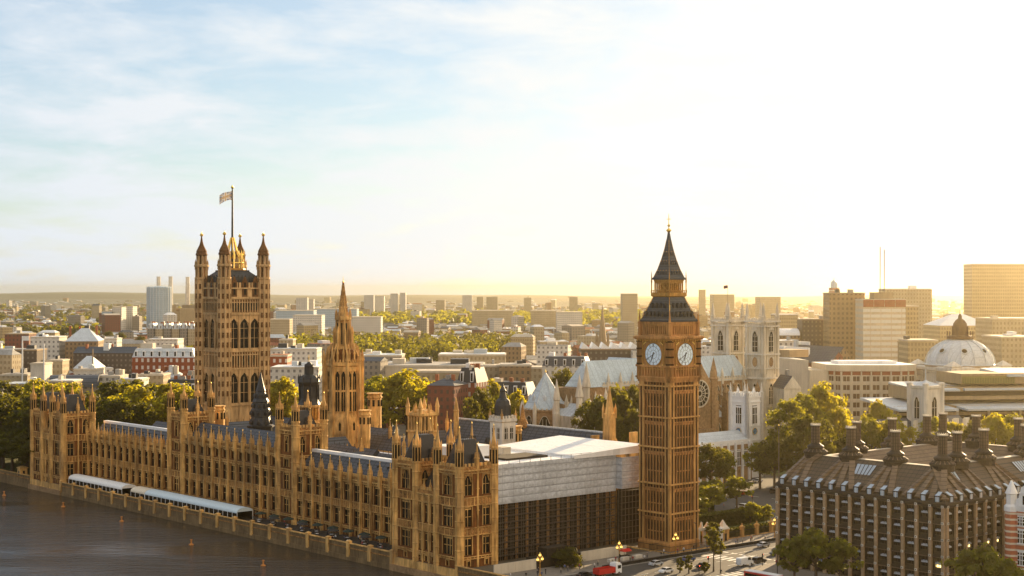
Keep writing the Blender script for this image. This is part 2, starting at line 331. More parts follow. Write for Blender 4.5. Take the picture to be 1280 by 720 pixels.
def facade(mb, parent, X, length, nb, z0, z1, wins, d=0.9, stone='stone', carve='stone2', but=0.8, bw=0.7, bands=(), butz=None, stuff=None, parapet=True, ribs=5, cornice=True, panel='stone_w'):
    """gothic wall front: bays with windows (zb, zt, width, arch, mullions), buttresses between, carved bands, battlements"""
    keep = mb.X; mb.X = X; w_ = length/nb
    for i in range(nb):
        s0 = i*w_; zp = z0
        for (zb, ztop, ww, arch, nm) in wins:
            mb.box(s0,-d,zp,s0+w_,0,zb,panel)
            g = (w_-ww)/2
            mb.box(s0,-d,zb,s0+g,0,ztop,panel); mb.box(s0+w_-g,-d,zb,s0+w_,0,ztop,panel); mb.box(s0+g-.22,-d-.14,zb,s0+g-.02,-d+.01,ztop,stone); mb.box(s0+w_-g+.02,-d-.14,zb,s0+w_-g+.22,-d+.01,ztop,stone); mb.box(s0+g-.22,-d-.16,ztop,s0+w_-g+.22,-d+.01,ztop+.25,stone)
            if arch: # solid corners above a pointed head
                hs = ztop-ww*.75
                for sg in (-1, 1):
                    cx = s0+w_/2
                    mb.add([(cx+sg*ww/2,-d*.8,hs+ww*.3),(cx+sg*ww/2,-d*.8,ztop),(cx+sg*.04,-d*.8,ztop)], [(0,1,2)], carve)
            add_window(parent, X, s0+w_/2, zb, window_mesh(ww, ztop-zb, nm, 1 if ztop-zb > 3 else 0, arch, stone), stuff=stuff)
            zp = ztop
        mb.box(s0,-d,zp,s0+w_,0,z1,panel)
    for (a, b) in bands:
        mb.box(0,-d-.14,a+.16,length,-d,b-.16,carve)
        for q in (a, b-.16): mb.box(-.1,-d-.42,q,length+.1,-d+.01,q+.16,stone)
        n = max(1, int(nb*ribs))
        for i in range(n+1): mb.box(i*length/n-.09,-d-.26,a+.16,i*length/n+.09,-d-.13,b-.16,stone)
    if but:
        for i in range(nb+1):
            c = i*w_; zb = butz or z1
            mb.box(c-bw/2,-d-but,z0,c+bw/2,-d+.02,z0+(zb-z0)*.42,stone); mb.box(c-bw/2+.04,-d-but*.8,z0+(zb-z0)*.42,c+bw/2-.04,-d+.02,zb,stone)
            for f in (.25, .42, .62, .82): mb.box(c-bw/2-.1,-d-but-.1,z0+(zb-z0)*f,c+bw/2+.1,-d,z0+(zb-z0)*f+.2,stone)
    if cornice: mb.box(-.15,-d-.55,z1-.35,length+.15,-d+.01,z1,stone)
    if parapet:
        mb.box(0,-d-.15,z1,length,-d+.35,z1+.9,carve)
        n = int(length/1.3)
        for i in range(n): c = (i+.5)*length/n; mb.box(c-.38,-d-.2,z1+.9,c+.38,-d+.3,z1+1.75,stone)
    mb.X = keep
def pinnacle_mesh(h, r, key='stone', gold=True, n=4):
    mb = MB()
    mb.lathe(0,0,[(r,0),(r,h*.42),(r*1.25,h*.44),(r*1.25,h*.47),(r*.72,h*.49),(r*.1,h*.94)], n, key)
    for k in range(4):
        a = PI/4*(1 if n == 4 else 0)+k*PI/2
        mb.lathe(r*1.15*math.cos(a), r*1.15*math.sin(a), [(r*.22,h*.3),(r*.22,h*.56),(0,h*.68)], 4, key)
    for q in (.62,.72,.82): mb.lathe(0,0,[(r*.8*(1-q)*1.9,h*q),(r*1.1*(1-q)*1.9,h*(q+.015)),(r*.7*(1-q)*1.9,h*(q+.03))], n, key)
    if gold: mb.lathe(0,0,[(0,h*.92),(r*.24,h*.945),(r*.1,h*.97),(0,h)], 6, 'gold')
    return mb.mesh('pinnacle')
def turret_mesh(h, r, top, key='stone', carve='stone2', gold=True, dark=False):
    """octagonal corner turret, shaft h, spirelet of height top"""
    mb = MB()
    mb.lathe(0,0,[(r*1.15,0),(r*1.15,1.2),(r,1.6),(r,h)], 8, key)
    for z in range(4, int(h), 4): mb.lathe(0,0,[(r*1.02,z),(r*1.14,z+.15),(r*1.14,z+.35),(r*1.02,z+.5)], 8, key)
    for k in range(8):
        a = PI/8+k*PI/4; rr = r/math.cos(PI/8)
        mb.beam((rr*math.cos(a), rr*math.sin(a), 1), (rr*math.cos(a), rr*math.sin(a), h+top*.42), .16*r, key)
        b = k*PI/4
        mb.beam((r*.93*math.cos(b), r*.93*math.sin(b), h+.3), (r*.93*math.cos(b), r*.93*math.sin(b), h+top*.36), .32*r, 'glass' if not dark else key)
    mb.lathe(0,0,[(r*1.2,h-.3),(r*1.2,h+.1),(r*.8,h+.2),(r*.72,h+top*.38),(r*1.02,h+top*.40),(r*1.04,h+top*.43),(r*.72,h+top*.45),(r*.56,h+top*.54),(r*.30,h+top*.70),(r*.08,h+top*.94)], 8, key)
    for k in range(8):
        a = PI/8+k*PI/4; mb.lathe(r*1.0*math.cos(a), r*1.0*math.sin(a), [(.11*r,h+top*.42),(.11*r,h+top*.52),(0,h+top*.60)], 4, key)
    if gold: mb.lathe(0,0,[(0,h+top*.92),(r*.15,h+top*.945),(r*.07,h+top*.97),(0,h+top)], 6, 'gold')
    return mb.mesh('turret')

def wrinkle(m, sc, st, dist=.5):
    n = m.node_tree.nodes; L = m.node_tree.links; g = n.new('ShaderNodeNewGeometry'); q = n.new('ShaderNodeTexNoise'); q.inputs['Scale'].default_value = sc; q.inputs['Detail'].default_value = 4; q.inputs['Distortion'].default_value = 1.2
    L.new(g.outputs['Position'], q.inputs[0]); b = n.new('ShaderNodeBump'); b.inputs['Strength'].default_value = st; b.inputs['Distance'].default_value = dist; L.new(q.outputs[0], b.inputs['Height']); L.new(b.outputs[0], n['Principled BSDF'].inputs['Normal'])
wrinkle(M['sheet'], .5, .35, .8); wrinkle(M['tarp'], .35, .5, .6); wrinkle(M['slate'], 1.2, .35, .3); wrinkle(M['leadu'], .5, .4, .4); wrinkle(M['lead'], .5, .4, .4)

def soot(m, amt, col=(.10,.07,.045), sc=.07, lo=.48, hi=.72):
    n = m.node_tree.nodes; L = m.node_tree.links; b = n['Principled BSDF']; src = b.inputs['Base Color'].links[0].from_socket
    g = n.new('ShaderNodeNewGeometry'); mp = n.new('ShaderNodeMapping'); mp.inputs['Scale'].default_value = (1,1,.3); L.new(g.outputs['Position'], mp.inputs[0]); q = n.new('ShaderNodeTexNoise'); q.inputs['Scale'].default_value = sc; q.inputs['Detail'].default_value = 7; q.inputs['Roughness'].default_value = .68; L.new(mp.outputs[0], q.inputs[0])
    r = n.new('ShaderNodeMapRange'); r.inputs[1].default_value = lo; r.inputs[2].default_value = hi; r.inputs[4].default_value = amt; L.new(q.outputs[0], r.inputs[0])
    x = n.new('ShaderNodeMix'); x.data_type = 'RGBA'; L.new(r.outputs[0], x.inputs[0]); L.new(src, x.inputs[6]); x.inputs[7].default_value = (*col,1); L.new(x.outputs[2], b.inputs['Base Color'])
for k_, a_ in (('stone',.6),('stone_vt',.55),('stone_et',.55),('stone_w',.5),('abbey',.5),('abbey2',.5),('pale',.35),('white',.2)): soot(M[k_], a_)
soot(M['stone'], .35, (.30,.20,.11), .25, .5, .62); soot(M['asphalt'], .5, (.03,.028,.026), .15); soot(M['paving'], .5, (.07,.06,.05), .3); soot(M['sheet'], .45, (.22,.21,.20), .18); soot(M['tarp'], .25, (.45,.43,.40), .15)
M['darkpave'] = mat('shade_dark_flagstones', (0.05, 0.042, 0.034), 0.9, 0.4, 0.6, 2)  # terrace flagstones coloured dark to stand in for shade and clutter
# ================================================================ SETTING
def sheet(name, pts, z, m, kind='structure'):
    mb = MB(); mb.add([(v,u,z) for v,u in pts], [tuple(range(len(pts)))], m); return setting(mb, name, (OX,OY,0), ANG, kind)
M['city'] = mat('city_ground', (0.12, 0.10, 0.07), 0.95, 0.5, 0.012, 0.08)
sheet('ground', [(-0.4,-700),(16000,-700),(16000,17000),(-0.4,17000)], -0.02, 'city')
def water_mat():
    m = bpy.data.materials.new('river_water'); m.use_nodes = True; n = m.node_tree.nodes; L = m.node_tree.links; b = n['Principled BSDF']
    b.inputs['Base Color'].default_value = (0.052, 0.039, 0.026, 1); b.inputs['Roughness'].default_value = 0.12; b.inputs['IOR'].default_value = 1.33
    g = n.new('ShaderNodeNewGeometry'); mp = n.new('ShaderNodeMapping'); mp.inputs['Rotation'].default_value = (0,0,R(20)); mp.inputs['Scale'].default_value = (0.35, 1.0, 1); L.new(g.outputs['Position'], mp.inputs[0])
    a = n.new('ShaderNodeTexNoise'); a.inputs['Scale'].default_value = 0.4; a.inputs['Detail'].default_value = 7; a.inputs['Roughness'].default_value = .6; L.new(mp.outputs[0], a.inputs[0])
    c = n.new('ShaderNodeTexNoise'); c.inputs['Scale'].default_value = 0.035; c.inputs['Detail'].default_value = 3; L.new(mp.outputs[0], c.inputs[0])
    mr = n.new('ShaderNodeMapRange'); mr.inputs[1].default_value = .4; mr.inputs[2].default_value = .6; mr.inputs[3].default_value = .2; mr.inputs[4].default_value = 1.0; L.new(c.outputs[0], mr.inputs[0])
    bp = n.new('ShaderNodeBump'); bp.inputs['Distance'].default_value = 1.5; L.new(a.outputs[0], bp.inputs['Height']); L.new(mr.outputs[0], bp.inputs['Strength']); L.new(bp.outputs[0], b.inputs['Normal'])
    return m
M['water'] = water_mat()
sheet('river', [(-900,-700),(2,-700),(2,6000),(-900,6000)], -4.0, 'water')
# terrace and river wall
mb = MB(); mb.box(-0.4,29.3,-6,11.2,246.8,0.1,'darkpave'); setting(mb, 'terrace_pavement', (OX,OY,0), ANG)
def river_wall(name, label, u0, u1, piers=True, v0=-0.9):
    t = thing(name, label, 'river wall', W(0,u0), ANG)
    L_ = u1-u0; mb = MB()
    mb.box(v0,0,-7,-0.42,L_,0.95,'wallwet'); mb.box(v0-.25,0,.95,-.25,L_,1.2,'stone'); mb.box(v0-.2,0,-.4,v0+.01,L_,-.1,'stone2'); mb.box(v0-.3,0,-5,v0+.01,L_,-2.6,'wallwet')
    mb.build('wall', t)
    if piers:
        n = int(L_/10.5)
        for i in range(n+1):
            if i == 0:
                p = MB(); p.box(v0-.35,-.7,-3,-.1,.7,1.5,'stone'); p.lathe((v0-.45)/2,0,[(.7,1.5),(.75,1.65),(.2,2.0)],4,'stone'); pm = p.mesh('pier')
            put('pier', pm, t, (0, i*L_/n, 0))
    return t
river_wall('river_wall', 'long stone embankment wall with small piers below the palace terrace', 29.5, 246.5)
river_wall('river_wall', 'low dark river wall under the garden trees beyond the palace', 275.5, 620, False)
river_wall('river_wall', 'short stone river wall beside the bridge approach at the near palace corner', -60, -0.6, False)
t = thing('river_hut', 'small stone pavilion with flat cap on the wall end of the dark gardens', 'hut', W(0.6,286), ANG)
mb = MB(); mb.box(-1.5,-1.5,-.5,1.5,1.5,3.2,'stone'); mb.box(-.4,-1.55,.2,.4,-1.45,2.2,'black'); mb.box(-1.55,-.5,.2,-1.45,.5,2.2,'black'); mb.build('wall', t)
mb = MB(); mb.lathe(0,0,[(1.8,3.2),(1.8,3.5),(.6,4.1)],4,'stone'); mb.build('roof', t)
# roads
sheet('bridge_street_road', [(-0.3,-26),(150,-26),(150,-50),(-0.3,-50)], 0.0, 'asphalt')
sheet('embankment_road', [(34,-50),(56,-50),(56,-330),(34,-330)], 0.0, 'asphalt')
sheet('square_road', [(140,-60),(232,-60),(232,125),(140,125)], 0.004, 'asphalt')
mb = MB(); mb.box(0,-25.6,-.1,139.8,-13.6,.13,'paving'); mb.box(0,-26,-.1,139.8,-25.6,.15,'kerb'); setting(mb, 'pavement', (OX,OY,0), ANG)
mb = MB(); mb.box(56.3,-330,-.1,70,-54.5,.13,'paving'); mb.box(56,-330,-.1,56.3,-50.3,.15,'kerb'); mb.box(56.3,-54.5,-.1,139.8,-50.3,.13,'paving'); mb.box(56.3,-50.3,-.1,139.8,-50,.15,'kerb'); setting(mb, 'pavement', (OX,OY,0), ANG)
mb = MB(); mb.box(0,-330,-.1,33.7,-50.3,.13,'paving'); mb.box(0,-50.3,-.1,34,-50,.15,'kerb'); mb.box(33.7,-330,-.1,34,-50.3,.15,'kerb'); setting(mb, 'pavement', (OX,OY,0), ANG)
mb = MB()
for k in range(28): mb.box(2+k*5,-38.2,.004,4.6+k*5,-38.0,.008,'paint')
for k in range(9): mb.box(66,-49+k*2.4,.004,71,-47.9+k*2.4,.008,'paint')
for k in range(7): mb.box(76+k*.0,-49+k*3.2,.004,77,-47+k*3.2,.008,'paint')
for k in range(10): mb.box(35+k*2.1,-56,.004,36+k*2.1,-52,.008,'paint')
mb.box(60,-32.3,.004,140,-32.1,.008,'paint'); mb.box(60,-44.2,.004,140,-44.0,.008,'paint'); mb.box(44.9,-200,.004,45.1,-57,.008,'paint')
for k in range(16): mb.box(178,-55+k*11,.008,178.3,-50+k*11,.012,'paint')
setting(mb, 'road_markings', (OX,OY,0), ANG)
sheet('square_lawn', [(236,-50),(300,-50),(300,60),(236,60)], 0.02, 'grass')
sheet('palace_yard_lawn', [(84,-8),(134,-8),(134,50),(84,50)], 0.06, 'grass')
sheet('garden_lawn', [(1,280),(95,280),(95,560),(1,560)], 0.03, 'grass')
sheet('abbey_lawn', [(236,70),(330,70),(330,160),(236,160)], 0.03, 'grass')
# far hills along the horizon
random.seed(5)
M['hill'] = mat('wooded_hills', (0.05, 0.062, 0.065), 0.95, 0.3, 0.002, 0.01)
mb = MB()
for (Y0, hz, z0, ph) in ((8200, 16, 6, 0), (10500, 30, 10, 2), (13500, 50, 16, 4)):
    n = 150; vs_ = []
    for i in range(n+1):
        a = -0.75+1.5*i/n; x = math.tan(a)*Y0
        h = z0+hz*(0.55+0.28*math.sin(a*9+ph)+0.17*math.sin(a*23+ph*2)+.06*math.sin(a*61))
        if a > 0.0: h *= 1-0.25*min(1, a/0.3)
        vs_ += [(x,Y0,-1),(x,Y0+350,h*.8),(x,Y0+700,h),(x,Y0+1500,-1)]
    fs = []
    for i in range(n):
        for j in range(3): fs.append((i*4+j,(i+1)*4+j,(i+1)*4+j+1,i*4+j+1))
    mb.add(vs_, fs, 'hill')
setting(mb, 'hills')
# haze: one closed box of even air round the camera and the whole place
m = bpy.data.materials.new('haze_air'); m.use_nodes = True; n = m.node_tree.nodes; n.remove(n['Principled BSDF'])
pv = n.new('ShaderNodeVolumePrincipled'); pv.inputs['Color'].default_value = (1.0, 0.86, 0.54, 1); pv.inputs['Density'].default_value = HAZE = 0.000060; pv.inputs['Anisotropy'].default_value = 0.935
m.node_tree.links.new(pv.outputs[0], n['Material Output'].inputs['Volume'])
M['haze'] = m
mb = MB(); mb.box(-13500,-400,-6,13500,16500,128,'haze'); setting(mb, 'haze', kind='stuff')

# ================================================================ PALACE
pal = thing('palace', 'long honey stone gothic palace with battlemented towers along the river terrace', 'palace', W(0,0), ANG)
PM = pinnacle_mesh(8.0, .46); PMs = pinnacle_mesh(4.4, .32); TM = turret_mesh(31.5, 1.25, 9.0); TMb = turret_mesh(34, 1.1, 10)
RIV, NOR, WES, SOU = -90, 0, 90, 180
def FX(v, u, deg): return T(v, u, 0, R(deg))
BANDS = ((2.4,3.2),(8.9,11.0))
def put_in(part, me, v, u, z, name): return put(name, me, part, (v,u,z))
def riv_range(u0, u1, n, zc, roofz, extra=None, stuff=None, ridge=True):
    """one stretch of the river front, set back behind the terrace"""
    mb = MB(); part = bpy.data.objects.new('river_range', None); COL.objects.link(part); part.parent = pal
    mb.box(11.5,u0,-.5,24.5,u1,zc,'stone')
    wins = [(0.5,2.2,1.4,False,1),(3.6,8.7,3.0,False,1),(11.1,16.7,3.0,False,1)]
    bands = [(2.4,3.2),(8.8,11.0),(16.9,17.9)]
    if extra: wins.append((18.4,21.3,2.3,False,1)); bands.append((21.6,22.4))
    facade(mb, part, FX(11.5,u1,RIV), u1-u0, n, -.5, zc, wins, .55, bands=bands, but=.9, bw=.55, stuff=stuff)
    mb.build('wall', part)
    r = MB(); r.gable(12.2,u0,23.8,u1,zc-.2,roofz,'slate','y'); 
    if ridge: r.box(17.3,u0,roofz-.75,19.1,u1,roofz+.15,'tarp')
    for k in range(int((u1-u0)/2.6)): # iron cresting and small roof vents
        c = u0+1.3+k*2.6
        r.cbox(14.6+(k%2)*1.2,c,zc+(2.4 if k%2==0 else 3.6)*(roofz-zc)/5.8-.6,.5,.6,zc+(2.4 if k%2==0 else 3.6)*(roofz-zc)/5.8+.5,'slatedark')
    r.build('roof', part)
    w_ = (u1-u0)/n
    for i in range(n+1): put_in(part, PM, 10.1, u0+i*w_, zc-1.2, 'pinnacle')
    for i in range(n): put_in(part, PMs, 12.6, u0+(i+.5)*w_, zc+.3, 'pinnacle')
    return part
R1 = riv_range(29.3, 98, 13, 17.9, 24.2)
Cn = riv_range(108.2, 171, 12, 22.4, 28.4, extra=True, ridge=False)
st = MB()
R2 = riv_range(181.2, 246.8, 13, 17.9, 24.2, stuff=st)
o = st.build('windows', R2); o['kind'] = 'stuff'; o['label'] = 'rows of tall dark windows of the far range'
def tower(v0, v1, u0, u1, zc, tm, wins_r, wins_n, nr, nn, bands, faces=('r','n'), roofh=8, stuff=None, d=.5, name='pavilion_tower', pin=True):
    part = bpy.data.objects.new(name, None); COL.objects.link(part); part.parent = pal
    mb = MB(); mb.box(v0+d,u0+d,-7 if v0 < 1 else -.5,v1-d,u1-d,zc,'stone')
    zb = -3 if v0 < 1 else 0
    if 'r' in faces: facade(mb, part, FX(v0+d,u1,RIV), u1-u0, nr, zb, zc, wins_r, d, bands=bands, but=.35, bw=.6, stuff=stuff)
    if 'n' in faces: facade(mb, part, FX(v0,u0+d,NOR), v1-v0, nn, zb, zc, wins_n, d, bands=bands, but=.35, bw=.6, stuff=stuff)
    # plain battlements on the other sides
    for (a, b, c, e) in ((v1-d,u0,v1,u1),(v0,u1-d,v1,u1)): mb.box(a,b,zb,c,e,zc+.9,'stone')
    for k in range(int((u1-u0)/1.4)): mb.cbox(v1-.25,u0+.7+k*1.4,zc+.9,.5,.75,zc+1.7,'stone')
    for k in range(int((v1-v0)/1.4)): mb.cbox(v0+.7+k*1.4,u1-.25,zc+.9,.75,.5,zc+1.7,'stone')
    mb.build('wall', part)
    r = MB(); cx, cy = (v0+v1)/2, (u0+u1)/2; hx, hy = (v1-v0)/2-1.6, (u1-u0)/2-1.6
    r.box(v0+1,u0+1,zc-.4,v1-1,u1-1,zc+.25,'slatedark')
    r.add([(cx-hx,cy-hy,zc+.2),(cx+hx,cy-hy,zc+.2),(cx+hx,cy+hy,zc+.2),(cx-hx,cy+hy,zc+.2),(cx-hx*.45,cy-hy*.45,zc+roofh),(cx+hx*.45,cy-hy*.45,zc+roofh),(cx+hx*.45,cy+hy*.45,zc+roofh),(cx-hx*.45,cy+hy*.45,zc+roofh)],
          [(0,1,5,4),(1,2,6,5),(2,3,7,6),(3,0,4,7),(4,5,6,7)], 'slatedark')
    for k in range(7):
        f = -.45+.9*k/6
        for (x, y) in ((cx+f*hx,cy-.45*hy),(cx+f*hx,cy+.45*hy),(cx-.45*hx,cy+f*hy),(cx+.45*hx,cy+f*hy)): r.beam((x,y,zc+roofh),(x,y,zc+roofh+.9),.1,'iron')
    for (x, y, ax) in ((cx,cy-hy*.8,0),(cx-hx*.8,cy,1)): r.gable(x-.9,y-.9,x+.9,y+.9,zc+2.2,zc+4,'slatedark','y' if ax == 0 else 'x'); r.cbox(x,y,zc+.3,1.5,1.5,zc+2.2,'slatedark')
    r.build('roof', part)
    for (x, y) in ((v0+.3,u0+.3),(v1-.3,u0+.3),(v1-.3,u1-.3),(v0+.3,u1-.3)):
        put_in(part, tm, x, y, 0 if v0 > 1 else -3.2, 'turret')
    if pin:
        for i in range(1, nr):
            put_in(part, PM, v0+.2, u0+(u1-u0)*i/nr, zc-.6, 'pinnacle'); put_in(part, PM, v1-.2, u0+(u1-u0)*i/nr, zc-.6, 'pinnacle')
        for i in range(1, nn):
            put_in(part, PM, v0+(v1-v0)*i/nn, u0+.2, zc-.6, 'pinnacle'); put_in(part, PM, v0+(v1-v0)*i/nn, u1-.2, zc-.6, 'pinnacle')
    return part
PB = ((2.3,3.1),(8.8,11.0),(17.0,19.4),(25.8,26.8))
wn2 = [(0.4,1.9,1.2,False,1),(3.5,8.6,2.5,False,1),(11.3,16.7,2.5,False,1),(19.9,25.4,2.6,True,1)]
wr1 = [(0.4,1.9,1.2,False,1),(3.5,8.6,4.2,False,2),(11.3,16.7,4.2,False,2),(19.9,25.4,3.8,True,2)]
TMp = turret_mesh(31, 1.1, 11.5)
# near pavilion: two towers with a lower link, and the far pavilion the same way
def pavilion(u0, u1, stuff=None):
    a = tower(0,12.9,u0,u0+10.2,26.9,TMp,wr1,wn2,1,2,PB,stuff=stuff)
    b = tower(0,12.9,u1-10.2,u1,26.9,TMp,wr1,wn2,1,2,PB,stuff=stuff,faces=('r','n'))
    part = bpy.data.objects.new('pavilion_link', None); COL.objects.link(part); part.parent = pal
    mb = MB(); mb.box(.5,u0+10.2,-7,12.5,u1-10.2,19.4,'stone')
    facade(mb, part, FX(.5,u1-10.2,RIV), u1-u0-20.4, 3, -3, 19.4, [(0.4,1.9,1.1,False,1),(3.5,8.6,1.7,False,1),(11.3,16.7,1.7,False,1)], .5, bands=((2.3,3.1),(8.8,11.0),(17.0,18.8)), but=.35, bw=.5, stuff=stuff)
    mb.build('wall', part)
    r = MB(); r.gable(1.4,u0+10.2,12,u1-10.2,19.3,26.5,'slatedark','y'); r.build('roof', part)
    for i in range(4): put_in(part, PMs, .3, u0+10.2+(u1-u0-20.4)*i/3, 19, 'pinnacle')
    pl = MB(); pl.box(-.9,u0-.3,-7,-.01,u1+.3,-.1,'stone'); pl.box(-1.6,u0-.6,-7,-.91,u1+.6,-2.2,'abbey2'); pl.box(0,u0-.9,-7,12.9,u0-.01,-.1,'stone'); pl.build('plinth', part)
    return a, b, part
pavilion(0, 29.3)
st = MB(); pa = pavilion(246.8, 275, st)
o = st.build('windows', pa[2]); o['kind'] = 'stuff'; o['label'] = 'mullioned windows of the far pavilion'
CB = ((2.4,3.2),(8.8,11.0),(16.9,17.9),(21.6,22.4),(29.2,30.4))
wt = [(3.6,8.5,3.4,False,2),(11.3,16.5,3.4,False,2),(18.5,21.2,3.0,False,2),(23.4,28.6,2.2,True,1)]
wtn = [(23.4,28.6,1.9,True,1)]
TMc = turret_mesh(33.5, 1.15, 9.5)
tower(10.9,22.6,98,108.2,30.6,TMc,wt,wtn,1,2,CB,pin=True,roofh=6)
tower(10.9,22.6,171,181.2,30.6,TMc,wt,wtn,1,2,CB,pin=True,roofh=6)
# inner ranges: slate roofs, stone parapets, chimneys between the courts
def wing(v0, u0, v1, u1, zc, zr, axis, m='slate', wall='stone', name='inner_wing', wins=True, hip=0.0):
    part = bpy.data.objects.new(name, None); COL.objects.link(part); part.parent = pal
    mb = MB(); mb.box(v0,u0,-.5,v1,u1,zc,wall); mb.box(v0-.2,u0-.2,zc-.5,v1+.2,u0+.25,zc+.9,'stone'); mb.box(v0-.2,u0+.26,zc-.5,v0+.25,u1-.26,zc+.9,'stone'); mb.box(v0-.2,u1-.25,zc-.5,v1+.2,u1+.2,zc+.9,'stone'); mb.box(v1-.25,u0+.26,zc-.5,v1+.2,u1-.26,zc+.9,'stone')
    n = int((v1-v0)/4)
    for i in range(n):
        c = v0+(i+.5)*(v1-v0)/n; mb.box(c-2+.2,u0-.34,0,c-2+.6,u0-.01,zc+1.6,'stone'); mb.lathe(c-1.6,u0-.1,[(.25,zc+.9),(.25,zc+2),(0,zc+3)],4,'stone')
    mb.build('wall', part)
    for i in range(n):
        c = v0+(i+.5)*(v1-v0)/n
        for (a, b) in ((zc-4.6,zc-1.2),(zc-9.6,zc-6)): add_window(part, FX(c,u0-.06,NOR), 0, a, window_mesh(1.5,b-a,1,1,False))
    r = MB(); r.gable(v0+.3,u0+.3,v1-.3,u1-.3,zc+.05,zr,m,axis,hip=hip)
    L_ = (u1-u0) if axis == 'y' else (v1-v0)
    for k in range(int(L_/3)):
        q = (k+.5)*3
        if axis == 'x': r.beam((v0+q,(u0+u1)/2,zr-.1),(v0+q,(u0+u1)/2,zr+.9),.12,'iron')
        else: r.beam(((v0+v1)/2,u0+q,zr-.1),((v0+v1)/2,u0+q,zr+.9),.12,'iron')
    r.build('roof', part); return part
wing(24.6,122,52,134,19.5,24.2,'x')                                   # cross wing to the central tower
wing(34,28,46,92,16.5,22,'y'); wing(34,92.5,46,121,17,23,'y'); wing(34,134.5,46,246,17.5,23,'y')
wing(24.6,55,33.5,66,17,22,'x'); wing(24.6,86,33.5,96,17.5,23,'x'); wing(24.6,180,33.5,192,17.5,23,'x')
wing(46.5,82,76,93,18,23.5,'x'); wing(68,134,84,225,19,25,'y'); wing(46.5,160,67,172,18,24,'x'); wing(46.5,205,67,217,18,24,'x')
wing(60,94,68,131,18.5,24,'y'); wing(68.5,108,92,119,19,25.5,'x')
wing(13.1,14,33,27,16.5,21.5,'x')
part = bpy.data.objects.new('roof_terrace', None); COL.objects.link(part); part.parent = pal
mb = MB()                                                             # flat leads, white plant rooms and ducts on the inner roofs
for (v0,u0,v1,u1,z0,z1,k) in ((47,96,58,120,0,17.5,'stone'),(47,29,66,80,0,15.5,'stone'),(24.7,29.5,33.5,54,0,14,'stone'),(24.7,67,33.5,85,0,14.5,'stone'),(24.7,97,33.5,121,0,15,'stone'),(50,100,56,116,17.5,19.6,'white'),(48,60,60,66,15.5,18.6,'white'),(50,40,62,56,15.5,17.6,'conc'),(26,70,31,82,14.5,16.6,'white'),(60.5,45,66,58,15.5,21,'stone')):
    mb.box(v0,u0,z0,v1,u1,z1,k)
mb.build('roof_block', part)
def chimney_turret(v, u, z0, z1, r, lab=None):
    mb = MB(); mb.lathe(0,0,[(r,z0),(r,z1-2),(r*1.15,z1-1.8),(r*1.15,z1-1.4),(r,z1-1.2),(r,z1-.5),(r*1.2,z1-.3),(r*1.2,z1),(r*.6,z1)],8,'stone')
    for k in range(8):
        a = k*PI/4; mb.beam((r*.97*math.cos(a),r*.97*math.sin(a),z1-5),(r*.97*math.cos(a),r*.97*math.sin(a),z1-2.6),r*.3,'glass')
    return mb.build('chimney_turret', pal, (v,u,0))
chimney_turret(84,155,14,37,2.5); chimney_turret(58,125,14,33.5,1.8); chimney_turret(33,184,14,33,2.0); chimney_turret(30,205,14,28,1.3); chimney_turret(75,62,14,31,1.6)
for (v, u, h, me) in ((40,60,22,PM),(40,40,22,PM),(46,86,21,PM),(40,104,23,PM),(60,88,23.4,PM),(70,88,23.4,PM),(72,113,25,PM),(86,113,25,PM),(64,118,23,PM),(55,60,17,TMb if 0 else PM),(33,92,20,PM),(40,190,23,PM),(40,215,23,PM),(40,235,23,PM),(28,186,22,PM),(76,150,25,PM),(76,180,25,PM)):
    put('pinnacle', me, pal, (v,u,h-.4))
# stone lantern over the crossing of the roofs
def open_lantern(v, u, z0, z1, s, ztop):
    part = bpy.data.objects.new('stone_lantern', None); COL.objects.link(part); part.parent = pal; part.location = (v,u,0)
    mb = MB(); mb.lathe(0,0,[(s,12),(s,z0),(s+.4,z0+.2),(s+.4,z0+.7),(s,z0+.9)],4,'stone'); mb.lathe(0,0,[(s-.8,z0+.8),(s-.8,z1)],4,'glass')
    for sx in range(4):
        for k in range(5):
            f = -s+.35+(2*s-.7)*k/4
            x, y = ((f,-s+.3),(s-.3,f),(-f,s-.3),(-s+.3,-f))[sx]; mb.cbox(x,y,z0+.8,.7,.7,z1,'stone')
    mb.lathe(0,0,[(s+.1,z1-.4),(s+.5,z1),(s+.5,z1+.8),(s*.9,z1+.9),(s*.7,z1+1.6),(s*.3,z1+2)],4,'stone')
    for sx in (-1,1):
        for sy in (-1,1): mb.lathe(sx*s,sy*s,[(.6,z1+.5),(.6,z1+2.6),(.75,z1+2.8),(.1,ztop)],6,'stone')
        mb.lathe(sx*s,0,[(.35,z1+.5),(.35,z1+2.2),(.05,z1+4)],4,'stone'); mb.lathe(0,sx*s,[(.35,z1+.5),(.35,z1+2.2),(.05,z1+4)],4,'stone')
    mb.build('wall', part)
open_lantern(60,94,27.5,33.5,3.6,39.5)
# dark ogee capped stone tower
part = bpy.data.objects.new('ogee_tower', None); COL.objects.link(part); part.parent = pal; part.location = (68.5,61.5,0)
mb = MB(); s = 3.0; mb.lathe(0,0,[(s,10),(s,32.6),(s+.4,33),(s+.4,33.8),(s+.1,34)],4,'pale')
for k in range(5):
    f = -s+.4+(2*s-.8)*k/4
    for (x, y) in ((f,-s-.1),(-s-.1,f),(f,s+.1),(s+.1,f)): mb.cbox(x,y,33.8,.6,.6,34.9,'pale')
mb.build('wall', part)
for (deg, x, y) in ((0,0,-s-.03),(-90,-s-.03,0)):
    for dx in (-1.2,1.2): add_window(part, T(x,y,0,R(deg)), dx, 27.2, window_mesh(1.3,4.2,1,1,False,'pale'))
mb = MB(); mb.lathe(0,0,[(2.5,34),(2.5,38.2),(2.2,39.8),(1.2,40.6),(.9,42.6),(1.15,43),(.8,43.6),(.2,45),(0,46)],8,'slatedark')
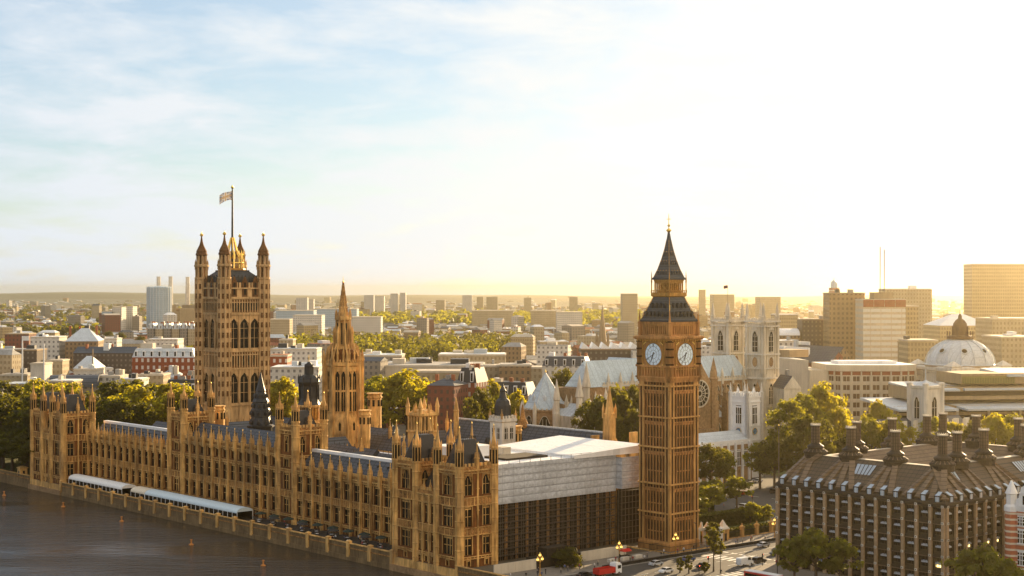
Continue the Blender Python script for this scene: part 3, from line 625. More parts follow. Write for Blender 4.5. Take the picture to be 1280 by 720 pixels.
for k in range(8): a = PI/8+k*PI/4; mb.beam((2.7*math.cos(a),2.7*math.sin(a),34),(2.7*math.cos(a),2.7*math.sin(a),38.3),.22,'iron')
mb.build('cap', part)
for sx in (-1,1):
    for sy in (-1,1): put('pinnacle', PMs, part, (sx*s,sy*s,32.8))
# black iron ventilating lantern with an arcade coloured orange to look lit, and the black stepped spirelet
vl = thing('ventilation_lantern', 'black iron ventilating lantern with a bulbous top above an arcade coloured orange as if lit', 'roof lantern', W(29.5,118), ANG)
mb = MB(); s = 3.4; mb.lathe(0,0,[(s,12),(s,32)],4,'stone'); mb.lathe(0,0,[(s-.7,32),(s-.7,36.6)],8,'stone2')
for k in range(16): a = PI/16+k*PI/8; mb.lathe(3.2*math.cos(a),3.2*math.sin(a),[(.3,31.8),(.3,37)],6,'goldp')
mb.lathe(0,0,[(s+.3,36.3),(s+.5,36.8),(s+.3,37.2)],8,'stone'); mb.build('arcade', vl)
mb = MB(); mb.lathe(0,0,[(3.7,37.2),(3.3,38),(2.9,39.4),(2.9,43.5),(3.3,44.2),(3.6,45),(3.3,46),(2.4,47),(1.4,47.6),(1.25,50),(1.5,50.3),(1.1,50.9),(.4,51.8)],8,'iron')
for k in range(8):
    a = PI/8+k*PI/4; r_ = 3.35; mb.beam((r_*math.cos(a),r_*math.sin(a),38),(r_*math.cos(a),r_*math.sin(a),46),.35,'iron'); mb.lathe(r_*1.08*math.cos(a),r_*1.08*math.sin(a),[(.2,44.5),(.2,46.5),(0,47.8)],4,'iron')
    mb.beam((1.5*math.cos(a),1.5*math.sin(a),47.4),(1.4*math.cos(a),1.4*math.sin(a),51),.25,'iron')
mb.build('hood', vl)
mb = MB(); mb.beam((0,0,51.5),(0,0,54.2),.16,'gold'); mb.beam((-.4,0,53.4),(.4,0,53.4),.12,'gold'); mb.build('finial', vl)
for k in range(4): a = PI/4+k*PI/2; put('pinnacle', PM, vl, (4.4*math.cos(a),4.4*math.sin(a),30.5))
vs2 = thing('ventilation_spire', 'black stepped conical ventilator spire on the slate roof before the big square tower', 'roof spire', W(34.5,157), ANG)
mb = MB(); mb.lathe(0,0,[(4.4,17),(4.4,26.5),(4.7,26.8),(4.7,27.2),(3.9,27.6)],8,'iron')
for k in range(16): a = PI/16+k*PI/8; mb.beam((4.5*math.cos(a),4.5*math.sin(a),21.5),(4.5*math.cos(a),4.5*math.sin(a),26.5),.3,'slatedark')
mb.build('drum', vs2)
mb = MB(); mb.lathe(0,0,[(3.9,27.2),(3.2,30),(3.1,30.3),(3.4,30.5),(3.3,33),(2.9,33.6),(2.6,35.6),(2.9,35.9),(2.3,37),(1.6,39.5),(1.75,39.8),(1.2,41.6),(.5,44.6),(.1,46.6)],8,'slatedark')
for z, r_ in ((28.4,3.7),(31.7,3.55),(34.5,2.95),(38,2.15)):
    for k in range(8): a = k*PI/4; mb.lathe(r_*math.cos(a),r_*math.sin(a),[(.45,z-.7),(.45,z+.2),(0,z+1.1)],4,'iron')
mb.build('spire', vs2)
# Westminster hall: the long dark roof behind the white sheeting
hall = thing('great_hall', 'great medieval hall with a long dark slate roof behind the white temporary roof', 'hall', W(87,20), ANG)
mb = MB(); mb.box(-10,8,-.5,10,90,16,'stone'); mb.add([(-10,8,16),(10,8,16),(0,8,30)],[(0,1,2)],'stone'); mb.add([(-10,90,16),(10,90,16),(0,90,30)],[(0,1,2)],'stone'); mb.box(-10.4,7.4,-.5,-7,8.0,30,'stone'); mb.box(7,7.4,-.5,10.4,8,30,'stone')
mb.build('wall', hall)
mb = MB(); mb.gable(-10.8,8.4,10.8,89.6,15.6,30,'slate','y'); mb.box(-.3,8.4,29.8,.3,89.6,30.3,'leadu')
for k in range(9):
    for sgn in (-1,1): mb.gable(sgn*5-1,14+k*8.5-1,sgn*5+1,16+k*8.5-1,23.3,25,'slatedark','x'); 
mb.build('roof', hall)
add_window(hall, T(0,7.95,0), 0, 8, window_mesh(7,15,6,3,True))
mb = MB(); mb.lathe(0,0,[(1.5,18),(1.5,36),(1.7,36.3),(1.5,36.6)],4,'stone'); mb.lathe(0,0,[(1.5,36.6),(.2,45),(0,45.5)],8,'stone')
for sx in (-1,1):
    for sy in (-1,1): mb.lathe(sx*1.4,sy*1.4,[(.3,35),(.3,38),(0,40)],4,'stone')
mb.build('pinnacle', hall, (-1,9,0))
mb = MB(); mb.lathe(0,0,[(2.1,29),(2.3,29.3),(.9,32.5),(.15,37)],8,'stone2'); mb.build('roof_lantern', hall, (-.5,52,0))
mb = MB(); mb.lathe(0,0,[(.9,24),(.9,33),(1.1,33.3),(.8,33.5),(.1,38)],8,'stone'); 
mb.build('lantern_turret', hall, (-4,84,0)); 
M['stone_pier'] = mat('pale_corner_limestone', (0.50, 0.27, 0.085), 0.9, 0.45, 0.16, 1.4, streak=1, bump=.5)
M['slate_et'] = line_mat('dark_cast_iron_tiles', (0.05, 0.055, 0.062), (0.025, 0.027, 0.03), 2, 0.8, 0.25, 0.5)
# ================================================================ CLOCK TOWER
et = thing('clock_tower', 'tall gothic clock tower with white dials, gilded belfry and dark iron spire', 'clock tower', at(836,463.0), ANG)
s = 6.15; mb = MB()
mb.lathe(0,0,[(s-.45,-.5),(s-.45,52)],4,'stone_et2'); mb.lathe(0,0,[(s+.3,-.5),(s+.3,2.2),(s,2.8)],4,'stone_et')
ZB = [3, 11.0, 19.5, 30.2, 39.0, 48.2]
for q in range(4):
    mb.X = Matrix.Rotation(q*PI/2, 4, 'Z')
    for sg in (-1,1):
        mb.box(sg*s-(1.9 if sg > 0 else 0),-s-.12,-.3,sg*s+(0 if sg > 0 else 1.9),-s+1.2,50,'stone_pier')     # corner piers
        mb.box(sg*(s-.95)-.28,-s-.24,3,sg*(s-.95)+.28,-s-.1,48,'stone_et2')
    n = 7; w0 = -s+1.9; W_ = 2*s-3.8
    for i in range(n+1):
        x = w0+i*W_/n; big = i in (0,2,5,7) or False
        mb.box(x-.11-(.07 if i in (0,7) else 0),-s-.02,-.3,x+.11+(.07 if i in (0,7) else 0),-s+.46,49.5,'stone_et')
    for za, zb in zip(ZB, ZB[1:]):
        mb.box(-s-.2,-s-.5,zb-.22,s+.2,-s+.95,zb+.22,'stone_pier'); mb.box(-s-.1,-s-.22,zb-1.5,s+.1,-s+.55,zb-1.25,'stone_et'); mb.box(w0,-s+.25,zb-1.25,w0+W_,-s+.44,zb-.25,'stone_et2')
        for i in range(n):
            x = w0+(i+.5)*W_/n
            mb.box(x-W_/n/2+.12,-s+.2,zb-2.3,x+W_/n/2-.12,-s+.44,zb-1.5,'stone_et')
            h = (zb-za-2.8)
            if i in (1,3,5) or (i in (2,4)):
                mb.box(x-.36,-s+.36,za+.4,x+.36,-s+.42,za+h*.95,'glass')
                mb.box(x-W_/n/2+.12,-s+.25,za+h*.45,x+W_/n/2-.12,-s+.44,za+h*.45+.3,'stone_et')
    # corbelled gallery under the dials
    for k, (z0, z1, e) in enumerate(((49.3,49.9,.35),(49.9,50.5,.6),(50.5,51.0,.85))): mb.box(-s-e,-s-e,z0,s+e,-s+.5,z1,'stone_et')
    for i in range(11): x = -s+.6+i*(2*s-1.2)/10; mb.box(x-.17,-s-.75,51,x+.17,-s+.2,53.8,'stone_et'); 
    mb.box(-s-.1,-s-.25,51,s+.1,-s+.2,54,'stone_et2'); mb.box(-s-.8,-s-.85,53.7,s+.8,-s+.3,54.3,'stone_et')
mb.X = None
mb.build('shaft', et)
E = s+.55; mb = MB()
mb.lathe(0,0,[(E-.25,51),(E-.25,61.5),(E+.3,61.8),(E+.75,62.1),(E+.75,62.6),(E+.1,62.9)],4,'stone_et')
for q in range(4):
    mb.X = Matrix.Rotation(q*PI/2, 4, 'Z')
    for sg in (-1,1):
        mb.lathe(sg*(E-.75),-E+.75,[(1.05,51),(1.05,62.2)],8,'stone_et')
        for z in (54.3,56.5,58.8,61): mb.lathe(sg*(E-.75),-E+.75,[(1.1,z),(1.18,z+.1),(1.18,z+.4),(1.1,z+.5)],8,'stone_et2')
    for i in range(12): x = -E+.8+i*(2*E-1.6)/11; mb.box(x-.2,-E-.55,61.2,x+.2,-E+.3,62.1,'goldp')
mb.X = None; mb.build('clock_stage', et)
def clock_face(parent, X, Rr, hour, minute, blue=False):
    f = MB(); f.X = X; k = Rr/3.5
    n = 40
    f.add([(Rr*math.cos(2*PI*i/n), 0, Rr*math.sin(2*PI*i/n)) for i in range(n)], [tuple(range(n))], 'dial' if not blue else 'dialblue')
    def ring(r0, r1, y, m):
        vs_ = [(r*math.cos(2*PI*i/n), y, r*math.sin(2*PI*i/n)) for r in (r0,r1) for i in range(n)]
        f.add(vs_, [(i,(i+1)%n,n+(i+1)%n,n+i) for i in range(n)], m)
    ring(Rr*.94,Rr*.985,-.03,'black'); ring(Rr*.66,Rr*.69,-.03,'black'); ring(Rr*.36,Rr*.385,-.03,'black')
    for i in range(12):
        a = i*PI/6; c, s_ = math.sin(a), math.cos(a)
        f.beam((c*Rr*.4,-.035,s_*Rr*.4),(c*Rr*.66,-.035,s_*Rr*.66),.06*k,'black',.02)
        nm = (3,1,2,3,2,1,2,3,4,2,1,2)[i]
        for j in range(nm):
            o_ = (j-(nm-1)/2)*.2*k
            f.beam((c*Rr*.71+s_*o_,-.04,s_*Rr*.71-c*o_),(c*Rr*.9+s_*o_,-.04,s_*Rr*.9-c*o_),.11*k,'black',.02)
    for i in range(60):
        a = i*PI/30; f.beam((math.sin(a)*Rr*.92,-.04,math.cos(a)*Rr*.92),(math.sin(a)*Rr*.96,-.04,math.cos(a)*Rr*.96),.06*k,'black',.02)
    o = f.build('clock_face', parent)
    g = MB(); g.X = X
    vs_ = []; 
    for r, y in ((Rr*.98,-.02),(Rr*.99,-.22),(Rr*1.045,-.22),(Rr*1.06,.05)): vs_ += [(r*math.cos(2*PI*i/n), y, r*math.sin(2*PI*i/n)) for i in range(n)]
    g.add(vs_, [(j*n+i,j*n+(i+1)%n,(j+1)*n+(i+1)%n,(j+1)*n+i) for j in range(3) for i in range(n)], 'goldp' if not blue else 'gold')
    if not blue:
        S = Rr*1.27
        for (a, b, c, d) in ((-S,-S,S,-S+.28),(-S,S-.28,S,S),(-S,-S+.28,-S+.28,S-.28),(S-.28,-S+.28,S,S-.28)): g.box(a,-.22,b,c,.05,d,'goldp')
        for sx in (-1,1):
            for sz in (-1,1):
                g.add([(sx*(S-.3),-.06,sz*(S-.3)),(sx*(S-1.5),-.06,sz*(S-.3)),(sx*(S-.3),-.06,sz*(S-1.5))],[(0,1,2)],'goldp'); 
                for q in range(4): f_ = .45+q*.28; g.beam((sx*(S-f_),-.12,sz*(S-1.8+f_*.7)),(sx*(S-f_-.2),-.12,sz*(S-1.6+f_*.7)),.18,'gold')
    g.build('frame', o)
    h = MB(); h.X = X
    for (ang, ln, wd, yy) in ((minute/60*2*PI,.9,.22,-.12),((hour%12+minute/60)/12*2*PI,.6,.36,-.16)):
        c, s_ = math.sin(ang), math.cos(ang); h.beam((-c*Rr*.22,yy,-s_*Rr*.22),(c*Rr*ln*.55,yy,s_*Rr*ln*.55),wd*k,'black',.05); h.beam((c*Rr*ln*.55,yy,s_*Rr*ln*.55),(c*Rr*ln,yy,s_*Rr*ln),wd*.55*k,'black',.05)
    h.lathe(0,0,[(0,0)],3,'black') if 0 else None
    h.build('clock_hand', o)
    return o
for q in range(4):
    X = Matrix.Rotation(q*PI/2, 4, 'Z') @ Matrix.Translation((0,-E+.1,57.4))
    clock_face(et, X, 3.45, 6, 40)
mb = MB(); b_ = 5.75                                                       # belfry
mb.lathe(0,0,[(b_-1.0,62.4),(b_-1.0,67)],4,'black')
for q in range(4):
    mb.X = Matrix.Rotation(q*PI/2, 4, 'Z')
    mb.box(-b_,-b_,62.6,b_,-b_+.9,63.3,'stone_et'); mb.box(-b_-.1,-b_-.1,66.3,b_+.1,-b_+.9,67.1,'stone_et')
    for i in range(12): x = -b_+1.3+i*(2*b_-2.6)/11; mb.box(x-.2,-b_+.1,63.3,x+.2,-b_+.8,66.4,'stone_et'); 
    for i in range(11): x = -b_+1.3+(i+.5)*(2*b_-2.6)/11; mb.box(x-.3,-b_+.12,65.8,x+.3,-b_+.5,66.4,'goldp')
    mb.box(-b_,-b_,63.3,-b_+1.2,-b_+1.2,66.4,'stone_et')
    mb.lathe(-b_-.35,-b_-.35,[(.45,62.6),(.45,66.5),(.6,66.7),(.3,67.2),(.05,70.5)],6,'stone_et'); mb.beam((-b_-.35,-b_-.35,70.3),(-b_-.35,-b_-.35,72),.12,'gold')
mb.X = None; mb.build('belfry', et)
mb = MB()                                                                  # lower iron roof
mb.lathe(0,0,[(b_+.35,67.0),(b_+.35,67.5),(b_-.1,68.0),(4.55,70.6),(3.55,73.2),(3.2,74.4)],4,'slate_et')
for q in range(4):
    mb.X = Matrix.Rotation(q*PI/2, 4, 'Z')
    mb.box(-b_-.4,-b_-.45,67.05,b_+.4,-b_-.1,67.5,'slatedark')
    for (z, n, ww) in ((68.7,6,4.0),(71.2,4,2.6)):
        yy = -(b_-.1)+(z-68)*.42+.2
        for i in range(n):
            x = -ww+2*ww*i/(n-1); mb.cbox(x,yy-.2,z-.2,.75,1.0,z+.7,'slatedark'); mb.box(x-.27,yy-.72,z-.1,x+.27,yy-.705,z+.6,'black')
            mb.add([(x-.5,yy-.8,z+.7),(x+.5,yy-.8,z+.7),(x,yy-.8,z+1.4),(x-.5,yy+.6,z+.7),(x+.5,yy+.6,z+.7),(x,yy+.8,z+1.4)],[(0,1,2),(0,2,5,3),(1,4,5,2)],'goldp' if 0 else 'slatedark')
    mb.beam((-b_+.1,-b_+.1,68),(-3.2,-3.2,74.4),.2,'goldp')
mb.X = None; mb.build('roof', et)
mb = MB()                                                                  # gilded lantern
mb.lathe(0,0,[(3.3,74.3),(3.75,74.6),(3.75,75.5),(3.4,75.6)],4,'goldp'); mb.lathe(0,0,[(1.5,75),(1.5,79.3)],4,'stone_et2')
for q in range(4):
    mb.X = Matrix.Rotation(q*PI/2, 4, 'Z')
    for i in range(8): x = -2.85+i*5.7/7; mb.box(x-.17,-3.05,75.5,x+.17,-2.7,79,'goldp')
    for i in range(7): x = -2.85+(i+.5)*5.7/7; mb.box(x-.36,-3.0,78.3,x+.36,-2.75,79,'goldp')
    for i in range(9): x = -3.7+i*7.4/8; mb.box(x-.1,-3.8,75.5,x+.1,-3.65,76.3,'goldp')
    mb.box(-3.7,-3.8,76.2,3.7,-3.66,76.35,'goldp'); mb.box(-3.1,-3.2,78.95,3.1,-2.6,79.5,'goldp'); mb.lathe(-3.6,-3.6,[(.15,75.5),(.15,78.5),(.22,78.7),(.03,82)],6,'goldp')
mb.X = None; mb.build('lantern', et)
mb = MB()
mb.lathe(0,0,[(3.55,79.4),(3.6,79.8),(3.2,80.2),(2.35,82.6),(1.55,85.6),(.95,88.4),(.5,91.2),(.22,93.6)],4,'slate_et')
for q in range(4):
    mb.X = Matrix.Rotation(q*PI/2, 4, 'Z'); mb.box(-3.65,-3.7,79.4,3.65,-3.5,79.85,'slatedark')
    pr = [(3.2,80.2),(2.35,82.6),(1.55,85.6),(.95,88.4),(.5,91.2)]
    for (a, za), (b, zb_) in zip(pr, pr[1:]): mb.beam((-a,-a,za),(-b,-b,zb_),.11,'goldp')
    for (z, yy, n, ww) in ((81.4,-2.85,4,1.7),(84.2,-2.0,3,1.0),(87,-1.3,2,.4)):
        for i in range(n): x = -ww+2*ww*i/max(1,n-1); mb.lathe(x,yy,[(.24,z-.4),(.24,z+.2),(0,z+.8)],4,'slatedark'); mb.lathe(x,yy-.1,[(0,z+.6),(.09,z+.75),(0,z+.95)],4,'goldp')
mb.X = None; mb.build('spire', et)
mb = MB(); mb.lathe(0,0,[(.25,93.4),(.75,94),(.75,94.2),(.2,94.6),(.12,95),(.45,95.5),(.12,96),(.08,99)],8,'gold'); mb.beam((-.8,0,97.4),(.8,0,97.4),.16,'gold'); mb.beam((0,-.8,97.4),(0,.8,97.4),.16,'gold'); mb.build('finial', et)
# ================================================================ VICTORIA TOWER
vt = thing('square_tower', 'huge square honey stone tower with four octagonal corner turrets and a flagpole', 'tower', at(290.5,655.0), ANG)
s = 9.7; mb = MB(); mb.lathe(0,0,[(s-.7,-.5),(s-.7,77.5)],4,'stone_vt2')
rows = [(29.8,42.2,2.6,True),(52.4,64.7,2.7,True)]
for q in range(4):
    X = Matrix.Rotation(q*PI/2, 4, 'Z'); mb.X = X
    n = 3; w0 = -s+2.2; W_ = 2*s-4.4; bw = W_/n
    for i in range(n):
        s0 = w0+i*bw; zp = -.5
        for zb, ztp, ww, ar in rows:
            mb.box(s0,-s,zp,s0+bw,-s+.75,zb,'stone_vt'); g = (bw-ww*1.5)/2
            mb.box(s0,-s,zb,s0+g,-s+.75,ztp,'stone_vt'); mb.box(s0+bw-g,-s,zb,s0+bw,-s+.75,ztp,'stone_vt')
            for sg in (-1,1):
                cx = s0+bw/2; W2 = ww*1.5; mb.add([(cx+sg*W2/2,-s+.1,ztp-W2*.5),(cx+sg*W2/2,-s+.1,ztp),(cx+sg*.03,-s+.1,ztp)],[(0,1,2)],'stone_vt')
            zp = ztp
        mb.box(s0,-s,zp,s0+bw,-s+.75,77,'stone_vt')
    for i in range(n+1): mb.box(w0+i*bw-.25,-s-.3,0,w0+i*bw+.25,-s+.02,66.5,'stone_vt')
    for (z, e, h) in ((28.6,.5,.7),(43.6,.45,.6),(50.9,.45,.6),(66.2,.6,.8),(72.8,.7,.9),(77,.6,.5)): mb.box(-s-.2,-s-e,z,s+.2,-s+.1,z+h,'stone_vt')
    for (a, b, n2) in ((44.4,50.7,12),(67.3,72.5,12)):
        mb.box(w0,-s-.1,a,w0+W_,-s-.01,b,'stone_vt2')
        for i in range(n2+1): x = w0+i*W_/n2; mb.box(x-.2,-s-.32,a,x+.2,-s-.05,b,'stone_vt')
        for i in range(n2):
            x = w0+(i+.5)*W_/n2; mb.box(x-.36,-s-.13,a+.8,x+.36,-s-.105,b-1.3,'glass' if (a > 60 or i%2) else 'stone_vt2'); mb.box(x-.6,-s-.25,b-1.3,x+.6,-s-.1,b-.9,'stone_vt')
    for i in range(10): x = w0+(i+.5)*W_/10; mb.box(x-.45,-s-.25,77.5,x+.45,-s+.2,79.6,'stone_vt')
    mb.box(w0,-s-.1,77.4,w0+W_,-s+.2,78.6,'stone_vt2')
    for i in range(3):
        x = w0+(i+.5)*bw; mb.add([(x-1.2,-s-.35,73.5),(x+1.2,-s-.35,73.5),(x+1.2,-s-.35,79.8),(x,-s-.35,82.2),(x-1.2,-s-.35,79.8),(x-1.2,-s+.1,73.5),(x+1.2,-s+.1,73.5),(x+1.2,-s+.1,79.8),(x,-s+.1,82.2),(x-1.2,-s+.1,79.8)],[(0,1,2,3,4),(5,9,8,7,6),(1,6,7,2),(2,7,8,3),(3,8,9,4),(4,9,5,0)],'stone_vt2'); mb.box(x-.5,-s-.38,74.5,x+.5,-s-.36,79.6,'glass')
mb.X = None; mb.build('wall', vt)
for q in range(4):
    X = Matrix.Rotation(q*PI/2, 4, 'Z') @ Matrix.Translation((0,-s+.65,0))
    for i in range(3):
        for zb, ztp, ww, ar in rows: add_window(vt, X, w0+(i+.5)*bw, zb, window_mesh(ww*1.5,ztp-zb,1,2,True,'stone_vt'))
mb = MB(); r_ = 2.35
mb.lathe(0,0,[(r_+.3,-.5),(r_+.3,26),(r_,28),(r_,80.8),(r_+.35,81.2),(r_+.35,81.8)],8,'stone_vt')
for z in list(range(30,79,4)): mb.lathe(0,0,[(r_,z),(r_+.14,z+.1),(r_+.14,z+.4),(r_,z+.5)],8,'stone_vt')
for k in range(8):
    a = PI/8+k*PI/4; R8 = r_/math.cos(PI/8); mb.beam((R8*math.cos(a),R8*math.sin(a),28),(R8*math.cos(a),R8*math.sin(a),81),.5,'stone_vt')
    mb.beam((R8*.88*math.cos(a),R8*.88*math.sin(a),81.5),(R8*.88*math.cos(a),R8*.88*math.sin(a),86.2),.62,'stone_vt'); mb.lathe(R8*math.cos(a),R8*math.sin(a),[(.25,85),(.25,88),(0,89.6)],4,'stone_vt')
    mb.beam((R8*.74*math.cos(a),R8*.74*math.sin(a),87.3),(R8*.74*math.cos(a),R8*.74*math.sin(a),91),.5,'stone_vt')
    b = k*PI/4
    for z in range(32,80,4): mb.beam((r_*.99*math.cos(b),r_*.99*math.sin(b),z+.9),(r_*.99*math.cos(b),r_*.99*math.sin(b),z+3),.7,'stone_vt2')
mb.lathe(0,0,[(.9,81.5),(.9,91)],8,'stone_vt2'); mb.lathe(0,0,[(2.2,86),(2.9,86.3),(2.9,87),(2.1,87.3)],8,'stone_vt'); mb.lathe(0,0,[(1.8,90.8),(2.3,91.1),(2.3,91.6),(2.0,92.2),(2.05,92.8),(1.5,94.0),(.85,95.4),(.5,96.8),(.3,98.4),(.22,99)],8,'stone_vt2')
tm = mb.mesh('turret'); cm = MB(); cm.lathe(0,0,[(.15,98.9),(.62,99.3),(.7,99.8),(.3,100.3),(.08,100.9)],8,'gold'); cm = cm.mesh('finial')
for sx in (-1,1):
    for sy in (-1,1): tt = put('turret', tm, vt, (sx*(s-.4),sy*(s-.4),0)); put('finial', cm, tt)
mb = MB(); mb.lathe(0,0,[(s-1.6,77),(s-2,82),(s-4.5,84.2),(s-4.6,84.8)],4,'slatedark')
for q in range(4):
    mb.X = Matrix.Rotation(q*PI/2, 4, 'Z')
    for i in range(9): x = -7+i*14/8; mb.beam((x,-s+1.9,79),(x,-s+2,82.6),.28,'iron')
mb.X = None; mb.build('roof', vt)
mb = MB()                                                                  # gilded crown that carries the flagpole
mb.lathe(0,0,[(5,84.4),(5.2,85),(5,85.6)],8,'goldp'); 
for k in range(8):
    a = PI/8+k*PI/4; c, q = math.cos(a), math.sin(a)
    mb.beam((c*4.8,q*4.8,85.2),(c*4.6,q*4.6,90),.5,'gold'); mb.beam((c*4.6,q*4.6,90),(c*2.2,q*2.2,93),.45,'gold'); mb.beam((c*2.2,q*2.2,93),(c*.7,q*.7,98.5),.4,'gold'); mb.lathe(c*4.7,q*4.7,[(.4,89.5),(.4,91),(0,93.4)],4,'gold')
    a2 = a+PI/4; mb.beam((c*4.7,q*4.7,88),(math.cos(a2)*4.7,math.sin(a2)*4.7,88),.3,'gold'); mb.beam((c*2.6,q*2.6,92.5),(math.cos(a2)*2.6,math.sin(a2)*2.6,92.5),.3,'goldp'); mb.beam((c*4.7,q*4.7,85.5),(math.cos(a2)*4.7,math.sin(a2)*4.7,88),.22,'goldp')
mb.build('crown', vt)
mb = MB(); mb.lathe(0,0,[(.55,84),(.45,99),(.28,119),(.5,119.3),(.5,119.9),(0,120.4)],8,'iron'); mb.lathe(0,0,[(.5,119.2),(.62,119.6),(.3,120.4)],8,'gold'); mb.build('flagpole', vt)
# the flag flies towards the river: a union flag of cloth
fl = MB(); nx, nz_ = 20, 10; Lf, Hf = 6.2, 3.7
fm_b, fm_r, fm_w = mat('flag_blue', (0.34,0.32,0.36), .8, 0), mat('flag_red', (0.70,0.48,0.26), .8, 0), mat('flag_white', (.92,.9,.86), .8, 0)
def fp(i, j):
    a = i/nx; return (-a*Lf*.82, math.sin(a*7)*.45, (j/nz_-1)*Hf-a*a*1.9+math.sin(a*6+j*.3)*.12)
for i in range(nx):
    for j in range(nz_):
        x = (i+.5)/nx*2-1; z = (j+.5)/nz_*2-1
        if abs(x) < .1 or abs(z) < .16: mm = fm_r
        elif abs(x) < .2 or abs(z) < .3: mm = fm_w
        elif abs(abs(x)-abs(z)) < .09: mm = fm_r
        elif abs(abs(x)-abs(z)) < .26: mm = fm_w
        else: mm = fm_b
        fl.add([fp(i,j),fp(i+1,j),fp(i+1,j+1),fp(i,j+1)], [(0,1,2,3)], mm)
p = at(290.5,655.0,118.0); f_ = fl.build('flag', None, p+Vector((-.3,0,0)), R(6)); tag(f_, 'red, white and blue crossed flag flying from the pole of the square tower', 'flag')
# ================================================================ CENTRAL SPIRE
ct = thing('spire_tower', 'octagonal stone lantern tower with tall openings and a slender spire over the palace centre', 'tower', W(59,140), ANG)
mb = MB(); r_ = 5.9
mb.lathe(0,0,[(r_+1.0,0),(r_+1.0,27),(r_+.4,29.5),(r_-.6,32),(r_-.6,48.5),(r_+.3,49),(r_+.3,50),(r_-1,50.4)],8,'stone')
R8 = r_/math.cos(PI/8)
for k in range(8):
    a = PI/8+k*PI/4; c, q = math.cos(a), math.sin(a)
    mb.beam((c*(R8+1.3),q*(R8+1.3),10),(c*(R8+.9),q*(R8+.9),31),1.0,'stone'); mb.beam((c*R8,q*R8,30),(c*R8,q*R8,50),.9,'stone'); mb.lathe(c*(R8+.8),q*(R8+.8),[(.45,30),(.45,50.5),(.6,50.8),(0,55)],4,'stone')
    mb.beam((c*(R8+.6),q*(R8+.6),51),(c*4.4,q*4.4,57),.4,'stone')
    b = k*PI/4; X = Matrix.Rotation(b+PI/2, 4, 'Z'); mb.X = X
    mb.box(-2.2,-r_+.1,32,-1.9,-r_+.7,48.4,'stone'); mb.box(-.3,-r_+.1,32,.3,-r_+.7,48.4,'stone'); mb.box(1.9,-r_+.1,32,2.2,-r_+.7,48.4,'stone'); mb.box(-2.2,-r_+.2,39.5,2.2,-r_+.7,40.2,'stone'); mb.box(-2.2,-r_+.15,47,2.2,-r_+.7,48.6,'stone')
    for j in range(5): mb.box(-2.2+j*1.1-.25,-r_-.4,50,-2.2+j*1.1+.25,-r_+.2,51.2,'stone')
    mb.box(-.4,-r_-1.03,25.6,.4,-r_-.8,28.0,'glass'); mb.add([(-.4,-r_-1.0,28),(.4,-r_-1.0,28),(0,-r_-.95,28.9)],[(0,1,2)],'glass'); mb.X = None
mb.lathe(0,0,[(r_-.8,49.8),(r_-1.6,51),(4.0,54.6),(3.2,55)],8,'stone_w')
for k in range(16):
    a = PI/16+k*PI/8; c, q = math.cos(a), math.sin(a); mb.lathe(c*5.6,q*5.6,[(.26,49),(.26,53),(.36,53.2),(0,56.4)],4,'stone'); mb.beam((c*5.2,q*5.2,50.6),(c*3.4,q*3.4,55.2),.3,'stone'); mb.lathe(c*4.5,q*4.5,[(.4,51.2),(.4,52.8),(0,54.4)],4,'stone_w')
mb.build('lower_stage', ct)
for k in range(8):
    X = Matrix.Rotation(k*PI/4+PI/2, 4, 'Z') @ Matrix.Translation((0,-r_+.55,0))
    for dx in (-1.1,1.1): add_window(ct, X, dx, 32.4, window_mesh(1.5,14.6,1,1,True))
mb = MB(); r2 = 2.75; mb.lathe(0,0,[(r2,53),(r2-.3,55.5),(r2-.9,56),(r2-.9,65),(r2,65.6),(r2,66.4),(r2-.6,67)],8,'stone')
for k in range(8):
    a = PI/8+k*PI/4; c, q = math.cos(a), math.sin(a)
    mb.beam((c*2.8,q*2.8,54),(c*2.6,q*2.6,66),.5,'stone'); mb.lathe(c*3.45,q*3.45,[(.3,53.5),(.3,60.5),(.42,60.8),(0,63.5)],4,'stone'); mb.lathe(c*2.75,q*2.75,[(.28,65.5),(.28,67.5),(0,69.8)],4,'stone'); mb.beam((c*3.45,q*3.45,59),(c*2.7,q*2.7,62),.25,'stone')
    b = k*PI/4; mb.beam((1.88*math.cos(b),1.88*math.sin(b),56.6),(1.88*math.cos(b),1.88*math.sin(b),64.4),0.9,'glass',.1)
mb.build('lantern', ct)
mb = MB(); mb.lathe(0,0,[(1.9,66.5),(1.6,68),(1.05,71),(1.15,71.3),(1.0,71.6),(.52,75),(.6,75.2),(.14,79.2)],8,'stone')
for k in range(8):
    a = PI/8+k*PI/4; mb.beam((1.85*math.cos(a),1.85*math.sin(a),67),(.25*math.cos(a),.25*math.sin(a),79),.18,'stone2')
for z in range(68,79,2):
    f = (79.2-z)/12.7
    for k in range(8): a = PI/8+k*PI/4; r_c = .12+1.85*f; mb.lathe(r_c*math.cos(a),r_c*math.sin(a),[(.16,z-.2),(.2,z+.1),(0,z+.6)],4,'stone')
mb.lathe(0,0,[(.15,79),(.4,79.4),(.1,79.9),(.05,81.5)],6,'gold'); mb.build('spire', ct)
